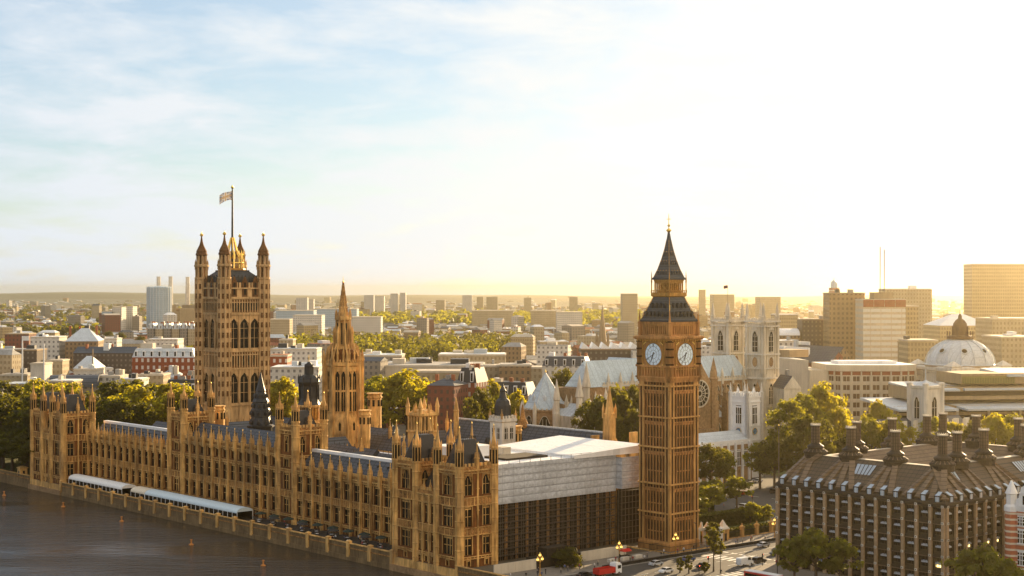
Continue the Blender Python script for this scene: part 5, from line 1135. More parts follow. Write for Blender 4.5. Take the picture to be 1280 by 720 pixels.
# layered conference centre
cc = thing('conference_centre', 'wide layered concrete conference centre with pale blue terrace roofs', 'conference centre', at(1205,705.0), R(8))
mb = MB()
for (x0,y0,x1,y1,z0,z1,k) in ((-28,-2,75,40,-.5,9,'conc'),(-34,2,0,40,9,14.5,'concb'),(-34,6,75,40,14.5,16,'conc'),(-30,4,70,40,16,24,'concb'),(-20,10,70,40,26.2,32,'concb'),(4,12,64,40,33.2,38,'concb')): mb.box(x0,y0,z0,x1,y1,z1,k)
mb.box(4.5,11.7,33.4,30,11.99,36.8,grid_mat('green_louvres',(.16,.15,.04),(.08,.08,.03),.8,9,.5,.95)); mb.build('wall', cc)
mb = MB()
for (x0,y0,x1,y1,z0,z1) in ((-34,-8,-6,40,24,25.6),(-2,-8,75,40,24,25.6),(-20,4,0,40,32,33),(4,8,70,40,32,33),(26,10,66,40,38,39.2),(-36,-6,75,6,10.5,11.4)):
    mb.add([(x0,y0,z0-.6),(x1,y0,z0-.6),(x1,y1,z1),(x0,y1,z1),(x0,y0,z0-1.5),(x1,y0,z0-1.5),(x1,y1,z1-1.2),(x0,y1,z1-1.2)],[(0,1,2,3),(4,7,6,5),(0,4,5,1),(1,5,6,2),(2,6,7,3),(3,7,4,0)],'leadu')
mb.build('roof', cc)
for i in range(7): m_ = MB(); m_.box(-32+i*15,3.2,9,-31+i*15,3.9,24,'conc'); m_.build('column', cc)
for (z, h) in ((17.5,2.2),(21,2),(11.6,2.2),(28,2)): 
    m_ = MB(); m_.box(-29,3.93,z,69,3.98,z+h,'glass') if z < 26 else m_.box(-19,9.93,z,69,9.98,z+h,'glass'); m_.build('window_band', cc)
# white stone court tower
gt = thing('court_tower', 'white carved stone court building with a square arched tower behind the chimneys', 'building', at(1157,640.0), R(30))
mb = MB(); mb.lathe(0,0,[(4.8,-.5),(4.8,36),(5.2,36.4),(5.2,37.4)],4,'pale'); mb.box(-22,-2,-.5,-5,12,19,'pale'); mb.box(5,-2,-.5,24,12,19,'pale')
for sx in (-1,1):
    for sy in (-1,1): mb.lathe(sx*4.5,sy*4.5,[(1.1,0),(1.1,37.5),(1.25,37.8),(1.25,38.4),(.4,38.8)],8,'pale')
for x in (-20,-14,-8,9,15,21): mb.box(x-1.4,-2.5,15,x+1.4,-2.01,23.5,'pale'); mb.box(x-1,-2.3,19,x+1,-1,23,'pale')
mb.build('wall', gt)
for q in range(4): add_window(gt, Matrix.Rotation(q*PI/2, 4, 'Z') @ Matrix.Translation((0,-4.85,0)), 0, 24, window_mesh(2.6,9,1,1,True,'pale'))
for x in (-17,-11,12,18):
    for z in (4,11): add_window(gt, T(x,-2.06,0), 0, z, window_mesh(2.2,5,2,1,False,'pale'))
mb = MB(); mb.gable(-22,-1.6,-5,11.6,19,24,'slate','x'); mb.build('roof', gt); mb = MB(); mb.gable(5,-1.6,24,11.6,19,24,'slate','x'); mb.build('roof', gt); mb = MB(); mb.lathe(0,0,[(4,37),(.2,39.5),(.12,44)],4,'leadu'); mb.build('tower_cap', gt)
# tall block of flats-like offices in front of the towers
ob = thing('curved_office', 'cream concrete office with strip of brown windows and a white flat roof by the trees', 'office building', at(1108,800.0), R(4))
mb = MB()
zb = zt(455,800); zo = -.5
poly = [(-31,-2),(-26,-9),(4,-11),(13,-6),(13,26),(-31,26)]
mb.prism(poly, zo, zb-5.2, 'conc'); mb.prism([(x*1.03,y*1.03-.3) for x,y in poly], zb-3.2, zb, 'conc','white'); mb.prism([(x*.98,y*.98) for x,y in poly], zb-5.3, zb-3.1, 'redbrick'); mb.prism([(-40,0),(-31.1,-2),(-31.1,40),(-40,50)], zo, zb-3, 'conc'); mb.prism([(13.1,-4),(45,14),(45,34),(13.1,26)], zo, zb-6, 'conc','concb')
mb.prism([(-52,40),(-40.1,2),(-40.1,60),(-52,66)], zo, zb+2, 'conc','pale'); mb.prism([(-48,44),(-42,34),(-30,40),(-36,56)], zb+2, zb+6, 'concb'); mb.prism([(-24,4),(6,2),(6,18),(-24,18)], zb, zb+1.4, 'tarp'); mb.build('wall', ob)
def strip(p, q, n, rows, z0, dz, hh, fw=.66):
    p = Vector((*p,0)); q = Vector((*q,0)); d = q-p; ang = math.atan2(d.y,d.x); L_ = d.length
    for r_ in range(rows):
        for i in range(n): o = put('window', wsq, ob); o.matrix_local = T(p.x,p.y,0,ang) @ Matrix.Translation(((i+.5)*L_/n,-.05,z0+r_*dz)) @ Matrix.Diagonal((L_/n*fw,1,hh,1))
    m_ = MB(); m_.X = T(p.x,p.y,0,ang)
    for i in range(n+1): m_.box(i*L_/n-.3,-.6,0,i*L_/n+.3,.05,zb-3.4,'conc')
    for r_ in range(rows): m_.box(0,-.35,z0+r_*dz-1.1,L_,.05,z0+r_*dz-.15,'conc')
    m_.build('frame', ob)
m_ = MB(); m_.box(-.5,0,0,.5,.03,1,mat('brown_tinted_glass',(.10,.055,.03),.3,.2,.5,2)); m_.box(-.03,-.15,0,.03,0,1,'conc'); wsq = m_.mesh('window')
strip((-31,-2),(-26,-9),2,7,4,4.4,2.5); strip((-26,-9),(4,-11),6,7,4,4.4,2.5); strip((4,-11),(13,-6),2,7,4,4.4,2.5); strip((13.2,-4),(45,14),7,6,6,4.4,2.5)
# ================================================================ tower blocks and far landmarks
G = {}
G['brown'] = grid_mat('brown_precast_grid',(.30,.20,.10),(.14,.09,.045),3.2,3.6,.5,.5)
G['glass'] = grid_mat('pale_curtain_wall',(.50,.42,.28),(.62,.60,.52),7.5,4.0,.94,.55,wrough=.15)
G['cream'] = grid_mat('cream_grid',(.38,.31,.20),(.26,.20,.12),2.6,3.4,.45,.5)
G['gold'] = grid_mat('tan_fine_grid',(.40,.31,.17),(.24,.18,.10),2.2,3.4,.6,.55)
G['red'] = grid_mat('red_brick_white_sash',(.25,.07,.03),(.58,.52,.45),3.4,4.2,.4,.5,wrough=.6)
G['redd'] = grid_mat('dark_red_brick',(.18,.065,.04),(.08,.06,.05),3.0,3.5,.4,.5)
G['white'] = grid_mat('white_render_grid',(.56,.53,.47),(.2,.19,.18),3.2,3.4,.42,.45)
G['grey'] = grid_mat('grey_stone_grid',(.24,.21,.17),(.10,.10,.10),3.0,3.4,.45,.5)
G['tan'] = grid_mat('tan_brick_grid',(.25,.17,.09),(.10,.08,.06),2.8,3.3,.42,.5)
G['dark'] = grid_mat('dark_facade',(.09,.07,.055),(.20,.17,.13),3.0,3.4,.4,.4)
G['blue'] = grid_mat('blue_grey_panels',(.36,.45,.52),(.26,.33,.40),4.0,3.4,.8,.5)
G['slab'] = grid_mat('tower_slab',(.50,.48,.44),(.30,.30,.30),3.6,3.0,.6,.5)
RM = {'slate':'slate','dark':'slatedark','white':'tarp','lead':'leadu','conc':'conc','grey':mat('grey_felt_roof',(.30,.29,.27),.9,.25,.08,.6),'red':mat('clay_tile_roof',(.30,.11,.05),.9,.3,.1,.8),'sand':mat('gravel_roof',(.48,.42,.33),.9,.25,.08,.6)}
def block(name, label, cat, x0, x1, ytop, Y, dep, wall, roof='grey', kind='flat', rz=0.0, roofh=4, plant=0, group=None, seed=0, wings=0):
    """a building whose front spans two columns of the picture at a distance; real height from its top row"""
    wd = (x1-x0)*Y/F; ht = zt(ytop, Y); X = ((x0+x1)/2-640)*Y/F
    t = thing(name, label, cat, (X, Y+dep/2, 0), R(rz), group)
    m_ = MB(); hw = wd/2; wl_ = G.get(wall, wall)
    body = ht-(roofh if kind in ('hip','gable','gabley','mansard','vault') else 0); body = max(body, 3)
    m_.box(-hw,-dep/2,-.5,hw,dep/2,body,wl_)
    if kind == 'flat': m_.box(-hw-.3,-dep/2-.3,body-.8,hw+.3,dep/2+.3,body+.02,RM['conc'] if wall not in ('dark','brown','redd') else 'concb')
    m_.build('wall', t)
    r_ = MB(); rm = RM[roof]
    if kind == 'flat': r_.box(-hw+.5,-dep/2+.5,body+.03,hw-.5,dep/2-.5,body+.2,rm)
    elif kind == 'hip': r_.gable(-hw-.4,-dep/2-.4,hw+.4,dep/2+.4,body,ht,rm,'x',hip=min(hw*.8,dep/2))
    elif kind == 'gable': r_.gable(-hw-.3,-dep/2-.3,hw+.3,dep/2+.3,body,ht,rm,'x',mend=wl_)
    elif kind == 'gabley': r_.gable(-hw-.3,-dep/2-.3,hw+.3,dep/2+.3,body,ht,rm,'y',mend=wl_)
    elif kind == 'vault':
        n = 10; vs_ = [(x,dep/2*math.cos(PI*i/n)*1.02,body+(ht-body)*math.sin(PI*i/n)) for x in (-hw,hw) for i in range(n+1)]
        r_.add(vs_, [(i,i+1,n+2+i,n+1+i) for i in range(n)]+[tuple(range(n,-1,-1)),tuple(range(n+1,2*n+2))], rm)
    elif kind == 'mansard':
        i_ = 1.8; a = [(-hw,-dep/2),(hw,-dep/2),(hw,dep/2),(-hw,dep/2)]; b = [(-hw+i_,-dep/2+i_),(hw-i_,-dep/2+i_),(hw-i_,dep/2-i_),(-hw+i_,dep/2-i_)]
        r_.add([(*p,body) for p in a]+[(*p,ht) for p in b], [(k,(k+1)%4,4+(k+1)%4,4+k) for k in range(4)]+[(4,5,6,7)], rm)
        n = max(2,int(wd/4.2))
        for k in range(n): c = -hw+(k+.5)*wd/n; r_.box(c-.8,-dep/2+.1,body+.4,c+.8,-dep/2+2,body+roofh*.75,'white'); r_.box(c-.5,-dep/2+.05,body+.7,c+.5,-dep/2+.09,body+roofh*.65,'glass')
    rr = random.Random(seed+int(x0*7+Y))
    for k in range(plant):
        a, b, c, d = rr.uniform(-.38,.38)*wd, rr.uniform(-.3,.3)*dep, rr.uniform(.08,.2)*wd, rr.uniform(.15,.3)*dep
        r_.box(a-c/2,b-d/2,body,a+c/2,b+d/2,ht+rr.uniform(1.2,3.2),rr.choice(['white','conc','slatedark','leadu',RM['grey']]))
    if kind in ('mansard','gable','hip') and plant:
        for k in range(2+plant): a = rr.uniform(-.45,.45)*wd; r_.cbox(a,rr.uniform(-.2,.2)*dep,body,1.6,1.2,ht+1.8,RM['red'])
    r_.build('roof', t); return t
block('office_tower','brown slab office tower with a grid of small windows under the hazy sky','office tower',1037,1081,366,1150,24,'brown','grey',plant=2)
t = block('office_tower','pale glass office tower with a brown top storey beside the brown slab','office tower',1079,1132,374,1120,26,'glass','grey',plant=1)
mb = MB(); z1 = zt(374,1120)
for i in range(4): mb.box(-15.2+i*7.7,-13.35,z1-5.6,-8.2+i*7.7+.4,-13.05,z1-.4,'redbrick')
mb.box(-6,-6,z1,8,8,z1+5,'concb'); mb.beam((0,0,z1+5),(0,0,z1+38),.5,'tube'); mb.beam((3,0,z1+5),(3,0,z1+36),.5,'tube'); mb.build('crown_storey', t)
block('office_tower','narrow golden stair tower on the right flank of the pale glass tower','office tower',1131,1148,382,1135,22,'gold','conc')
block('office_tower','tall cream office slab with vertical windows behind the pale glass tower','office tower',1107,1165,361,1380,26,'cream','conc',plant=1)
block('office_tower','enormous wide amber office tower at the far right, fading into haze','office tower',1215,1300,330,1500,28,'gold','conc')
tw_ = thing('campanile', 'slim striped bell tower with a small dome behind the brown slab tower', 'bell tower', at(1042.5,1520), R(20))
mb = MB(); mb.lathe(0,0,[(4.3,-.5),(4.3,72),(4.8,72.5),(4.8,73.5),(3.6,74),(3.6,79),(4,79.4)],4,line_mat('striped_brick',(.36,.16,.09),(.55,.48,.38),2,3,.4)); mb.build('shaft', tw_)
mb = MB(); mb.lathe(0,0,[(3,79.4),(3,82.5),(2.6,85),(1.2,86.6),(.3,87.2),(.15,90)],8,'lead'); mb.build('dome', tw_)
# power station with four chimneys, gas holder
ps = thing('power_station', 'far brown brick power station with tall white chimneys at its corners', 'power station', at(224,2950), R(50))
mb = MB(); mb.box(-42,-25,-.5,42,25,38,'concb'); mb.box(-42,-25,-.5,-26,25,50,'concb'); mb.box(26,-25,-.5,42,25,50,'concb'); mb.box(-20,-27,-.5,20,25,44,'concb'); mb.build('wall', ps)
cmn = MB(); cmn.lathe(0,0,[(4.6,48),(3.6,102),(3.9,102.3),(3.9,103.5)],12,'pale'); cmn = cmn.mesh('chimney')
for sx in (-34,34):
    for sy in (-18,18): put('chimney', cmn, ps, (sx,sy,0))
gh = thing('gas_holder', 'tall pale blue gas holder drum far away beside the power station', 'gas holder', at(199,2820), 0)
mb = MB(); mb.lathe(0,0,[(22,-.5),(22,82),(20,84),(0,86)],24,G['blue']); 
for k in range(24): a = 2*PI*k/24; mb.beam((22.1*math.cos(a),22.1*math.sin(a),0),(22.1*math.cos(a),22.1*math.sin(a),85),.7,'leadu')
mb.build('drum', gh)
# church spire in the middle distance
spc = thing('church_spire', 'thin tall church spire rising from the hazy rooftops behind the abbey roof', 'church', at(753,1300), R(30))
mb = MB(); mb.lathe(0,0,[(4,-.5),(4,34)],4,'concb'); mb.box(4,-5,-.5,34,5,14,'concb'); mb.build('tower', spc); mb = MB(); mb.lathe(0,0,[(3.4,34),(.1,65)],8,'concb'); mb.gable(4,-5.4,34,5.4,14,21,'slate','x')
for sx in (-1,1):
    for sy in (-1,1): mb.lathe(sx*3.4,sy*3.4,[(.7,33),(.7,38),(0,43)],4,'concb')
mb.build('spire', spc)
# ================================================================ MIDDLE DISTANCE, placed one by one
B = block
B('riverside_office','brown brick office with a stepped pale blue hipped glass roof among trees','office building',78,118,411,1120,34,'tan','lead','hip',8,9,1)
B('brick_office','long red brick office with rows of white windows left of the square tower','office building',166,246,436,905,26,'red','lead','mansard',-4,5,2)
B('white_office','white stepped office block above the long red brick office','office building',184,222,424,1180,22,'white','white',plant=2)
B('white_terrace','white terrace with a dark mansard roof beside the square tower','terrace',203,246,475,748,16,'white','dark','mansard',6,7,2)
B('dark_office','long low dark office front at the far left edge','office building',-12,46,437,1020,22,'dark','grey',plant=2)
B('dark_office','long dark roofed office right of the pale blue glass roof','office building',92,168,434,1060,20,'dark','slate','gable',-3,4,1)
B('vaulted_hall','grey vaulted roof hall behind the dark garden trees','hall',56,116,470,815,24,'grey','slate','vault',10,6,0)
B('tented_pavilion','pale pyramid roofed pavilion among yellow trees on the left','pavilion',92,118,446,930,24,'white','lead','hip',0,7,0)
B('cream_block','plain cream block beside the two tall poles','building',38,56,454,850,14,'pale','sand')
B('white_modern_block','white modern block with roof terrace above the dark office front','office building',38,74,421,1130,20,'white','white',plant=3)
B('cream_terrace','low cream office with brown windows between two yellow trees','office building',57,78,450,905,14,'cream','sand',plant=1)
B('brown_office','brown brick office with flat roof at upper left, before the long tree line','office building',6,36,417,1250,20,'redd','conc',plant=1)
B('white_house','white house with chimney right of the pale blue glass roof','house',121,146,423,1210,16,'white','white',plant=2)
B('brick_flats','red brick flats just right of the square tower','flats',336,359,444,900,18,'red','red','flat',plant=1)
B('white_works','white boxy roofs of a works right of the square tower','building',338,398,459,850,26,'white','white',plant=5)
B('pale_office','long pale roofed office behind the black iron lantern','office building',338,396,436,1010,26,'white','lead',plant=3)
B('cream_tower','short cream tower with a taller step right of the square tower','building',349,366,424,1130,16,'cream','conc',plant=1)
B('grey_terminal','long low grey roofed terminal right of the central spire','terminal',450,604,457,900,46,'conc','grey',plant=5)
B('grey_terminal','smaller flat pale terminal hall behind the central spire','terminal',450,502,444,1000,30,'grey','lead',plant=3)
B('layered_office','cream layered office with white stepped roofs and a central mast','office building',548,632,443,1010,30,'cream','white',plant=4)
B('colonnade_office','long pale office with square openings along its front beyond the big tree','office building',520,604,464,790,18,G['cream'],'sand')
B('mansion_flats','red mansion flats with dark roof and white dormers above the palace lanterns','flats',577,604,460,735,16,'red','dark','mansard',-20,7,2)
B('brick_house','low red brick building with a round dark roof beside the mansion flats','building',541,577,474,715,18,'redd','slate','hip',-20,3,1)
B('tan_mansion','tall tan stone mansion with brown gable right of mansion flats','building',624,664,456,790,20,'tan','grey',plant=2)
B('cream_house','cream stone house between the mansion flats and tan mansion','house',603,626,457,800,16,'cream','sand',plant=1)
B('dark_mansard_terrace','dark mansard terrace with small dormers left of the pyramid roof','terrace',610,668,478,735,14,'tan','dark','mansard',-20,6,2)
B('grey_roof_office','grey slate roofed office with white windows left of the abbey roof','office building',681,738,446,835,16,'white','slate','mansard',-12,5,1)
B('sawtooth_hall','long hall with a white saw tooth roof behind the abbey','hall',726,800,436,930,22,'dark','dark',plant=0)
t = bpy.data.objects.get('sawtooth_hall'); mb = MB(); z = zt(436,930)
for i in range(6): x = -17.6+i*5.9; mb.add([(x,-11,z),(x+5.9,-11,z),(x+1.4,-11,z+3.6),(x,11,z),(x+5.9,11,z),(x+1.4,11,z+3.6)],[(0,1,2),(3,5,4),(1,4,5,2),(0,2,5,3)],'tarp')
mb.build('sawtooth', t)
B('stone_terrace','pale stone terrace with rows of windows left of the grey slate office','terrace',640,682,459,860,16,'cream','sand','flat',-10,plant=2)
B('cream_gable_house','pair of cream gabled houses beside the abbey towers','house',976,998,470,735,16,'abbey','slate','gabley',10,6,1)
B('white_office','white office with blue windows right of the abbey towers','office building',973,992,426,980,20,'white','white',plant=2)
B('dark_block','dark brown block with bright windows right of the abbey towers','office building',1003,1036,399,1180,22,'dark','grey',plant=2)
B('round_hall','round drum building with a pale shallow dome right of the abbey towers','hall',975,1000,411,1180,26,'tan','white','vault',0,5,0)
B('flat_roofed_office','wide cream office with thin white roof line behind the abbey towers','office building',970,998,393,1500,30,'gold','white')
B('brick_street','long red brick street front running into haze right of the abbey','terrace',992,1018,440,900,90,'redd','slate','gabley',28,7,2)
B('slate_terrace','dark terrace facing the red street front','terrace',1018,1036,434,960,70,'tan','slate','gabley',24,6,2)
B('stone_block','ornate pale stone government block at the right edge above the terraced roofs','government building',1252,1300,421,960,40,'cream','conc',plant=2)
B('domed_government_block','ornate stone block with stepped attic at far right in front of amber tower','government building',1240,1300,398,1120,40,'cream','conc',plant=1)
B('long_hall','long hall with a bright white roof strip behind the dark dome lantern','hall',1172,1240,393,1250,40,'gold','white','hip',4,9,0)
B('cream_slab','cream slab block between the cream office and the dome','office building',1135,1172,425,980,24,'gold','conc',plant=1)
B('low_brown_block','low brown block at the foot of the glass tower','office building',1133,1164,428,1060,24,'brown','grey')
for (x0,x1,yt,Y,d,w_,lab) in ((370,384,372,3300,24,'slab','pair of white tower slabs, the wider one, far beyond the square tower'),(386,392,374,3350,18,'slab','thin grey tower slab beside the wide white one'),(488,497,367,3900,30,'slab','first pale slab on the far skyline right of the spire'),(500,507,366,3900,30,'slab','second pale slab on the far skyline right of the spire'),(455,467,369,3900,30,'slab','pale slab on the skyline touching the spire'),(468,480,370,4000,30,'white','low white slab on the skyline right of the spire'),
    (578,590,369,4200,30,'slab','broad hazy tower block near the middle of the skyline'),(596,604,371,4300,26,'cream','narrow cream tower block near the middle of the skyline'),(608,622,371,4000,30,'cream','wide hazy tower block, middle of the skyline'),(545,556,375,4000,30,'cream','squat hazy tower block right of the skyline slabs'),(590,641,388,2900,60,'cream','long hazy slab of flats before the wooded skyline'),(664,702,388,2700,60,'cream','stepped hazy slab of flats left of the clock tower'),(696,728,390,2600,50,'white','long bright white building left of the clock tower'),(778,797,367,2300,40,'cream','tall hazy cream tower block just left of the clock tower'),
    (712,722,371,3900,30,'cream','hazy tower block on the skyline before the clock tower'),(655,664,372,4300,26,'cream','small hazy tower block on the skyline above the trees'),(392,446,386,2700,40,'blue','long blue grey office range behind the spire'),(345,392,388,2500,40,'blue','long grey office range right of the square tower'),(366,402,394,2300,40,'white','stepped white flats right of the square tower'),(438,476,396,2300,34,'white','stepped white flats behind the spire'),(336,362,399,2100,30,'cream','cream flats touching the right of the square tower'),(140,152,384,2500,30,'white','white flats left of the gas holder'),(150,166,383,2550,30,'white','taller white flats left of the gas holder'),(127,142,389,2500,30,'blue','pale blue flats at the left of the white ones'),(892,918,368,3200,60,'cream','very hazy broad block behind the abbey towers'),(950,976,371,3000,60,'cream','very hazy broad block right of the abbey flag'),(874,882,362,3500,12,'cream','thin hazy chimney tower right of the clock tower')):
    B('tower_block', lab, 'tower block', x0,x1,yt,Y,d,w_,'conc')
for i in range(6):
    x = 184+i*10.2; B('riverside_flats', ('first','second','third','fourth','fifth','sixth')[i]+' pale stone block from the left in the row below the power station','flats',x,x+9,404+(i%2)*.8,1750,24,'cream' if i%2 else 'grey','lead','mansard',0,6,1,group='row of riverside flats')
for (x0,x1,yt,Y,d,w_,ro,kd,lab) in ((58,92,476,800,16,'cream','white','flat','low cream roofs with white plant in front of the grey vaulted hall'),(118,150,470,830,18,'white','sand','flat','low white building with a round roof drum behind the yellow garden trees'),(148,176,474,815,18,'white','white','flat','white low rooftop left of the white terrace, before the brick office'),(172,204,468,850,18,'cream','sand','flat','cream house with a small turret in front of the long brick office'),(196,226,463,872,16,'white','lead','hip','white pavilion with pale roof before the long brick office'),(222,248,470,840,16,'redd','slate','gable','small dark brick house below the long brick office'),(0,34,468,860,20,'cream','sand','flat','broad cream roof at the left edge above the dark trees'),(0,50,480,800,18,'dark','lead','flat','dark block with white roof edge at the left edge, behind the trees'),(92,120,462,870,16,'white','sand','flat','cream white block below the pyramid roofed pavilion')):
    B('low_building', lab, 'building', x0,x1,yt,Y,d,w_,ro,kd,random.choice([0,8,-8]),4,3)
# poles with banners on the left
for (x, y0, y1, Y, lab) in ((28,420,462,850,'tall white pole with a small sign on top left of the cream block'),(55,430,490,800,'tall white pole standing right of the cream block'),(116,436,470,900,'thin dark pole beside the pale pyramid roofed pavilion')):
    t = thing('mast', lab, 'pole', at(x,Y)); mb = MB(); z1 = zt(y0,Y); mb.lathe(0,0,[(.45,0),(.3,z1)],8,'white' if x < 100 else 'concb'); mb.build('pole', t)
    if x == 28: mb = MB(); mb.box(.3,-.1,z1-2.5,3.6,.1,z1,'white'); mb.build('sign', t)
# ---------------------------------------------------------------- filler city, each building its own thing
random.seed(21)
def blocked(x, Y):
    if Y < 900 and x > 652: return True
    if Y < 1260 and x > 1028: return True
    if Y < 790: return True
    if x < 250 and Y < 830: return True
    if 430 < x < 640 and 1330 < Y < 2000: return True
    return False
BINS = [(60,'at the far left edge'),(120,'behind the end pavilion'),(180,'left of the power station'),(246,'left of the square tower'),(345,'just right of the square tower'),(405,'beyond the black iron lantern'),(455,'behind the central spire'),(520,'right of the central spire'),(585,'beyond the big plane tree'),(640,'above the mansion flats'),(700,'beyond the pyramid roof'),(760,'behind the thin church spire'),(800,'just left of the clock tower'),(880,'just right of the clock tower'),(940,'behind the twin church towers'),(1036,'right of the twin church towers'),(1110,'left of the glass tower'),(1180,'right of the glass tower'),(1300,'beyond the dome')]
DEP = [(950,'front rows'),(1200,'middle rows'),(1600,'before the parkland'),(2300,'behind the parkland'),(99999,'near skyline')]
used = set(); boxes = []
COLS = [('white','white'),('cream','cream'),('cream','cream'),('tan','tan brick'),('grey','grey stone'),('tan','tan brick'),('grey','grey stone'),('red','red brick'),('redd','dark brick'),('dark','dark'),('gold','sandy')]
ROOFS = [('slate','gable','steep slate roof'),('slate','hip','slate hipped roof'),('red','gable','tiled pitched roof'),('dark','mansard','dark mansard'),('grey','flat','grey flat roof'),('sand','flat','gravel roof'),('slate','gable','slate pitched roof'),('lead','hip','pale hipped roof'),('red','hip','tiled hipped roof'),('slate','mansard','slate mansard'),('white','flat','cluttered white roof')]
nb_ = 0; tries = 0
while nb_ < 290 and tries < 6000:
    tries += 1
    x = random.uniform(-15,1290); yb = 376+ (random.random()**1.35)*180; Y = gy(yb)
    if blocked(x, Y) or (120 < x < 250 and Y > 1500): continue
    wpx = random.uniform(9,26)*(min(1.6,1250/Y)**.55); wdm = wpx*Y/F
    if any(abs(x-a) < (wpx+b)*.5 and abs(Y-c) < max(30,Y*.035) for a, b, c in boxes): continue
    dep = next(d for m_, d in DEP if Y < m_); bn = next(d for m_, d in BINS if x < m_)
    wk, wn_ = random.choice(COLS); ro = random.choice(ROOFS); size = 'wide' if wdm > 26 else 'small' if wdm < 13 else 'middling'
    key = (size, wn_, ro[2], dep, bn)
    if key in used: continue
    used.add(key); boxes.append((x, wpx, Y)); hh = random.uniform(7,15)+(random.random() < .08)*random.uniform(4,12); rz = random.choice([-30,-18,-8,0,6,15,28,41])
    yt_ = HY+(H-hh)*F/Y
    cw = {'pale':'pale'}.get(wk, wk)
    block('city_building', f'{size} {wn_} building, {ro[2]}, {bn}, {dep}', 'building', x-wpx/2, x+wpx/2, yt_, Y, random.uniform(10,20), cw, ro[0], ro[1], rz, random.uniform(2.5,5), random.randint(3,7) if Y < 2500 else 1)
    nb_ += 1
# the rest of the city reads as one mass: far roofs out to the hills
mb = MB(); rr = random.Random(8)
fm = [G['white'],G['cream'],G['tan'],G['grey'],G['gold'],G['redd']]
for i in range(13500):
    yb = 371.5+(rr.random()**1.3)*160; Y = gy(yb); x = rr.uniform(-420,1700)
    if Y > 13000 or blocked(x, Y+60) or Y < 880: continue
    if Y < 1150 and any(abs(x-a) < b*.6 and abs(Y-c) < 40 for a, b, c in boxes): continue
    X = (x-640)*Y/F; wd = rr.uniform(7,21)*(1+Y/9000); dp = rr.uniform(9,18)*(1+Y/9000); hh = rr.uniform(5,13)+(rr.random() < .05)*rr.uniform(5,30)
    mb.X = T(X,Y,0,rr.choice([-.5,-.2,0,.2,.5,.71])); wm2 = rr.choice(fm)
    mb.box(-wd/2,-dp/2,-.5,wd/2,dp/2,hh,wm2); rf = rr.choice([RM['white'],RM['grey'],RM['sand'],'slate',RM['lead'],RM['red'],RM['grey']])
    if rr.random() < .6: mb.gable(-wd/2-.2,-dp/2-.2,wd/2+.2,dp/2+.2,hh+.01,hh+rr.uniform(2,4),rf,'x',hip=rr.choice([0,3]))
    else: mb.box(-wd/2+.3,-dp/2+.3,hh+.02,wd/2-.3,dp/2-.3,hh+.25,rf); mb.box(-wd*.2,-dp*.2,hh,wd*.1,dp*.25,hh+2.2,rr.choice(['white','conc','slatedark']))
mb.X = None; o = mb.build('distant_city'); o['kind'] = 'stuff'
o['label'] = 'mass of small distant rooftops spreading to the hazy hills'
# ================================================================ TREES
def crown_mesh(seed, rx, rz, zc, nb, nl, leaf, m, flat=1.0):
    rr = random.Random(seed); mb = MB(); vs_ = []; fs = []
    cl = []
    for i in range(nb):
        a = rr.uniform(0,2*PI); t_ = rr.uniform(-.75,1); k = math.sqrt(max(0,1-t_*t_))*rr.uniform(.35,.95)
        cl.append((rx*k*math.cos(a)*rr.uniform(.8,1.12), rx*k*math.sin(a), zc+rz*t_*rr.uniform(.7,.98), rr.uniform(.13,.30)*rx))
    for (cx, cy, cz, r_) in cl:
        for j in range(nl):
            a = rr.uniform(0,2*PI); t_ = rr.uniform(-.7,1); k = math.sqrt(1-t_*t_); d = r_*(rr.uniform(.35,1.1) if rr.random() < .85 else rr.uniform(1.0,1.5))
            n = Vector((k*math.cos(a), k*math.sin(a), t_)); p = Vector((cx,cy,cz))+Vector((n.x*d,n.y*d,n.z*d*.75*flat))
            n = (n+Vector((rr.uniform(-.7,.7),rr.uniform(-.7,.7),rr.uniform(-.5,.7)))).normalized()
            u_ = n.orthogonal().normalized(); u_ = Matrix.Rotation(rr.uniform(0,6.28),3,n) @ u_; w_ = n.cross(u_); s_ = leaf*rr.uniform(.6,1.3)
            o = len(vs_); vs_ += [tuple(p+u_*s_), tuple(p+w_*s_*.7), tuple(p-u_*s_), tuple(p-w_*s_*.7)]; fs.append((o,o+1,o+2,o+3))
    mb.add(vs_, fs, m); return mb.mesh('crown'), cl
def trunk_mesh(seed, h, r_, cl):
    rr = random.Random(seed); mb = MB()
    mb.lathe(0,0,[(r_*1.5,-.4),(r_*1.1,.6),(r_*.85,h*.5),(r_*.6,h)],8,'bark')
    for (cx, cy, cz, q) in cl[:14]:
        z0 = h*rr.uniform(.6,.98); p = Vector((0,0,z0)); e = Vector((cx,cy,cz)); mid = (p+e)/2+Vector((0,0,-.08*(e-p).length)); mb.beam(p,mid,r_*.55,'bark'); mb.beam(mid,e,r_*.28,'bark')
    return mb.mesh('trunk')
KINDS = {}
for k, (seed, rx, rz, zc, nb_k, nl, leaf, m) in enumerate([(1,8.5,9,15.5,70,66,.55,'leaf'),(2,8,10,16.5,72,66,.55,'leaf'),(3,9,8,14,74,64,.55,'leafd'),(4,7.5,9.5,15.5,66,66,.55,'leafd'),(5,8.5,8,14,68,66,.55,'leafy'),(6,7.5,9,15,66,66,.55,'leafy')]):
    cmsh, cl = crown_mesh(seed, rx, rz, zc, nb_k, nl, leaf, m); KINDS[k] = (cmsh, trunk_mesh(seed, zc-rz*.35, .55, cl))
for k, (seed, rx, rz, zc, nb_k, nl, leaf, m) in enumerate([(11,4.6,5,9.5,34,60,.4,'leafd'),(12,5,4.4,7.4,34,70,.42,'leaf')]):
    cmsh, cl = crown_mesh(seed, rx, rz, zc, nb_k, nl, leaf, m); KINDS[6+k] = (cmsh, trunk_mesh(seed, zc-rz*.3, .3, cl))
TR = 0
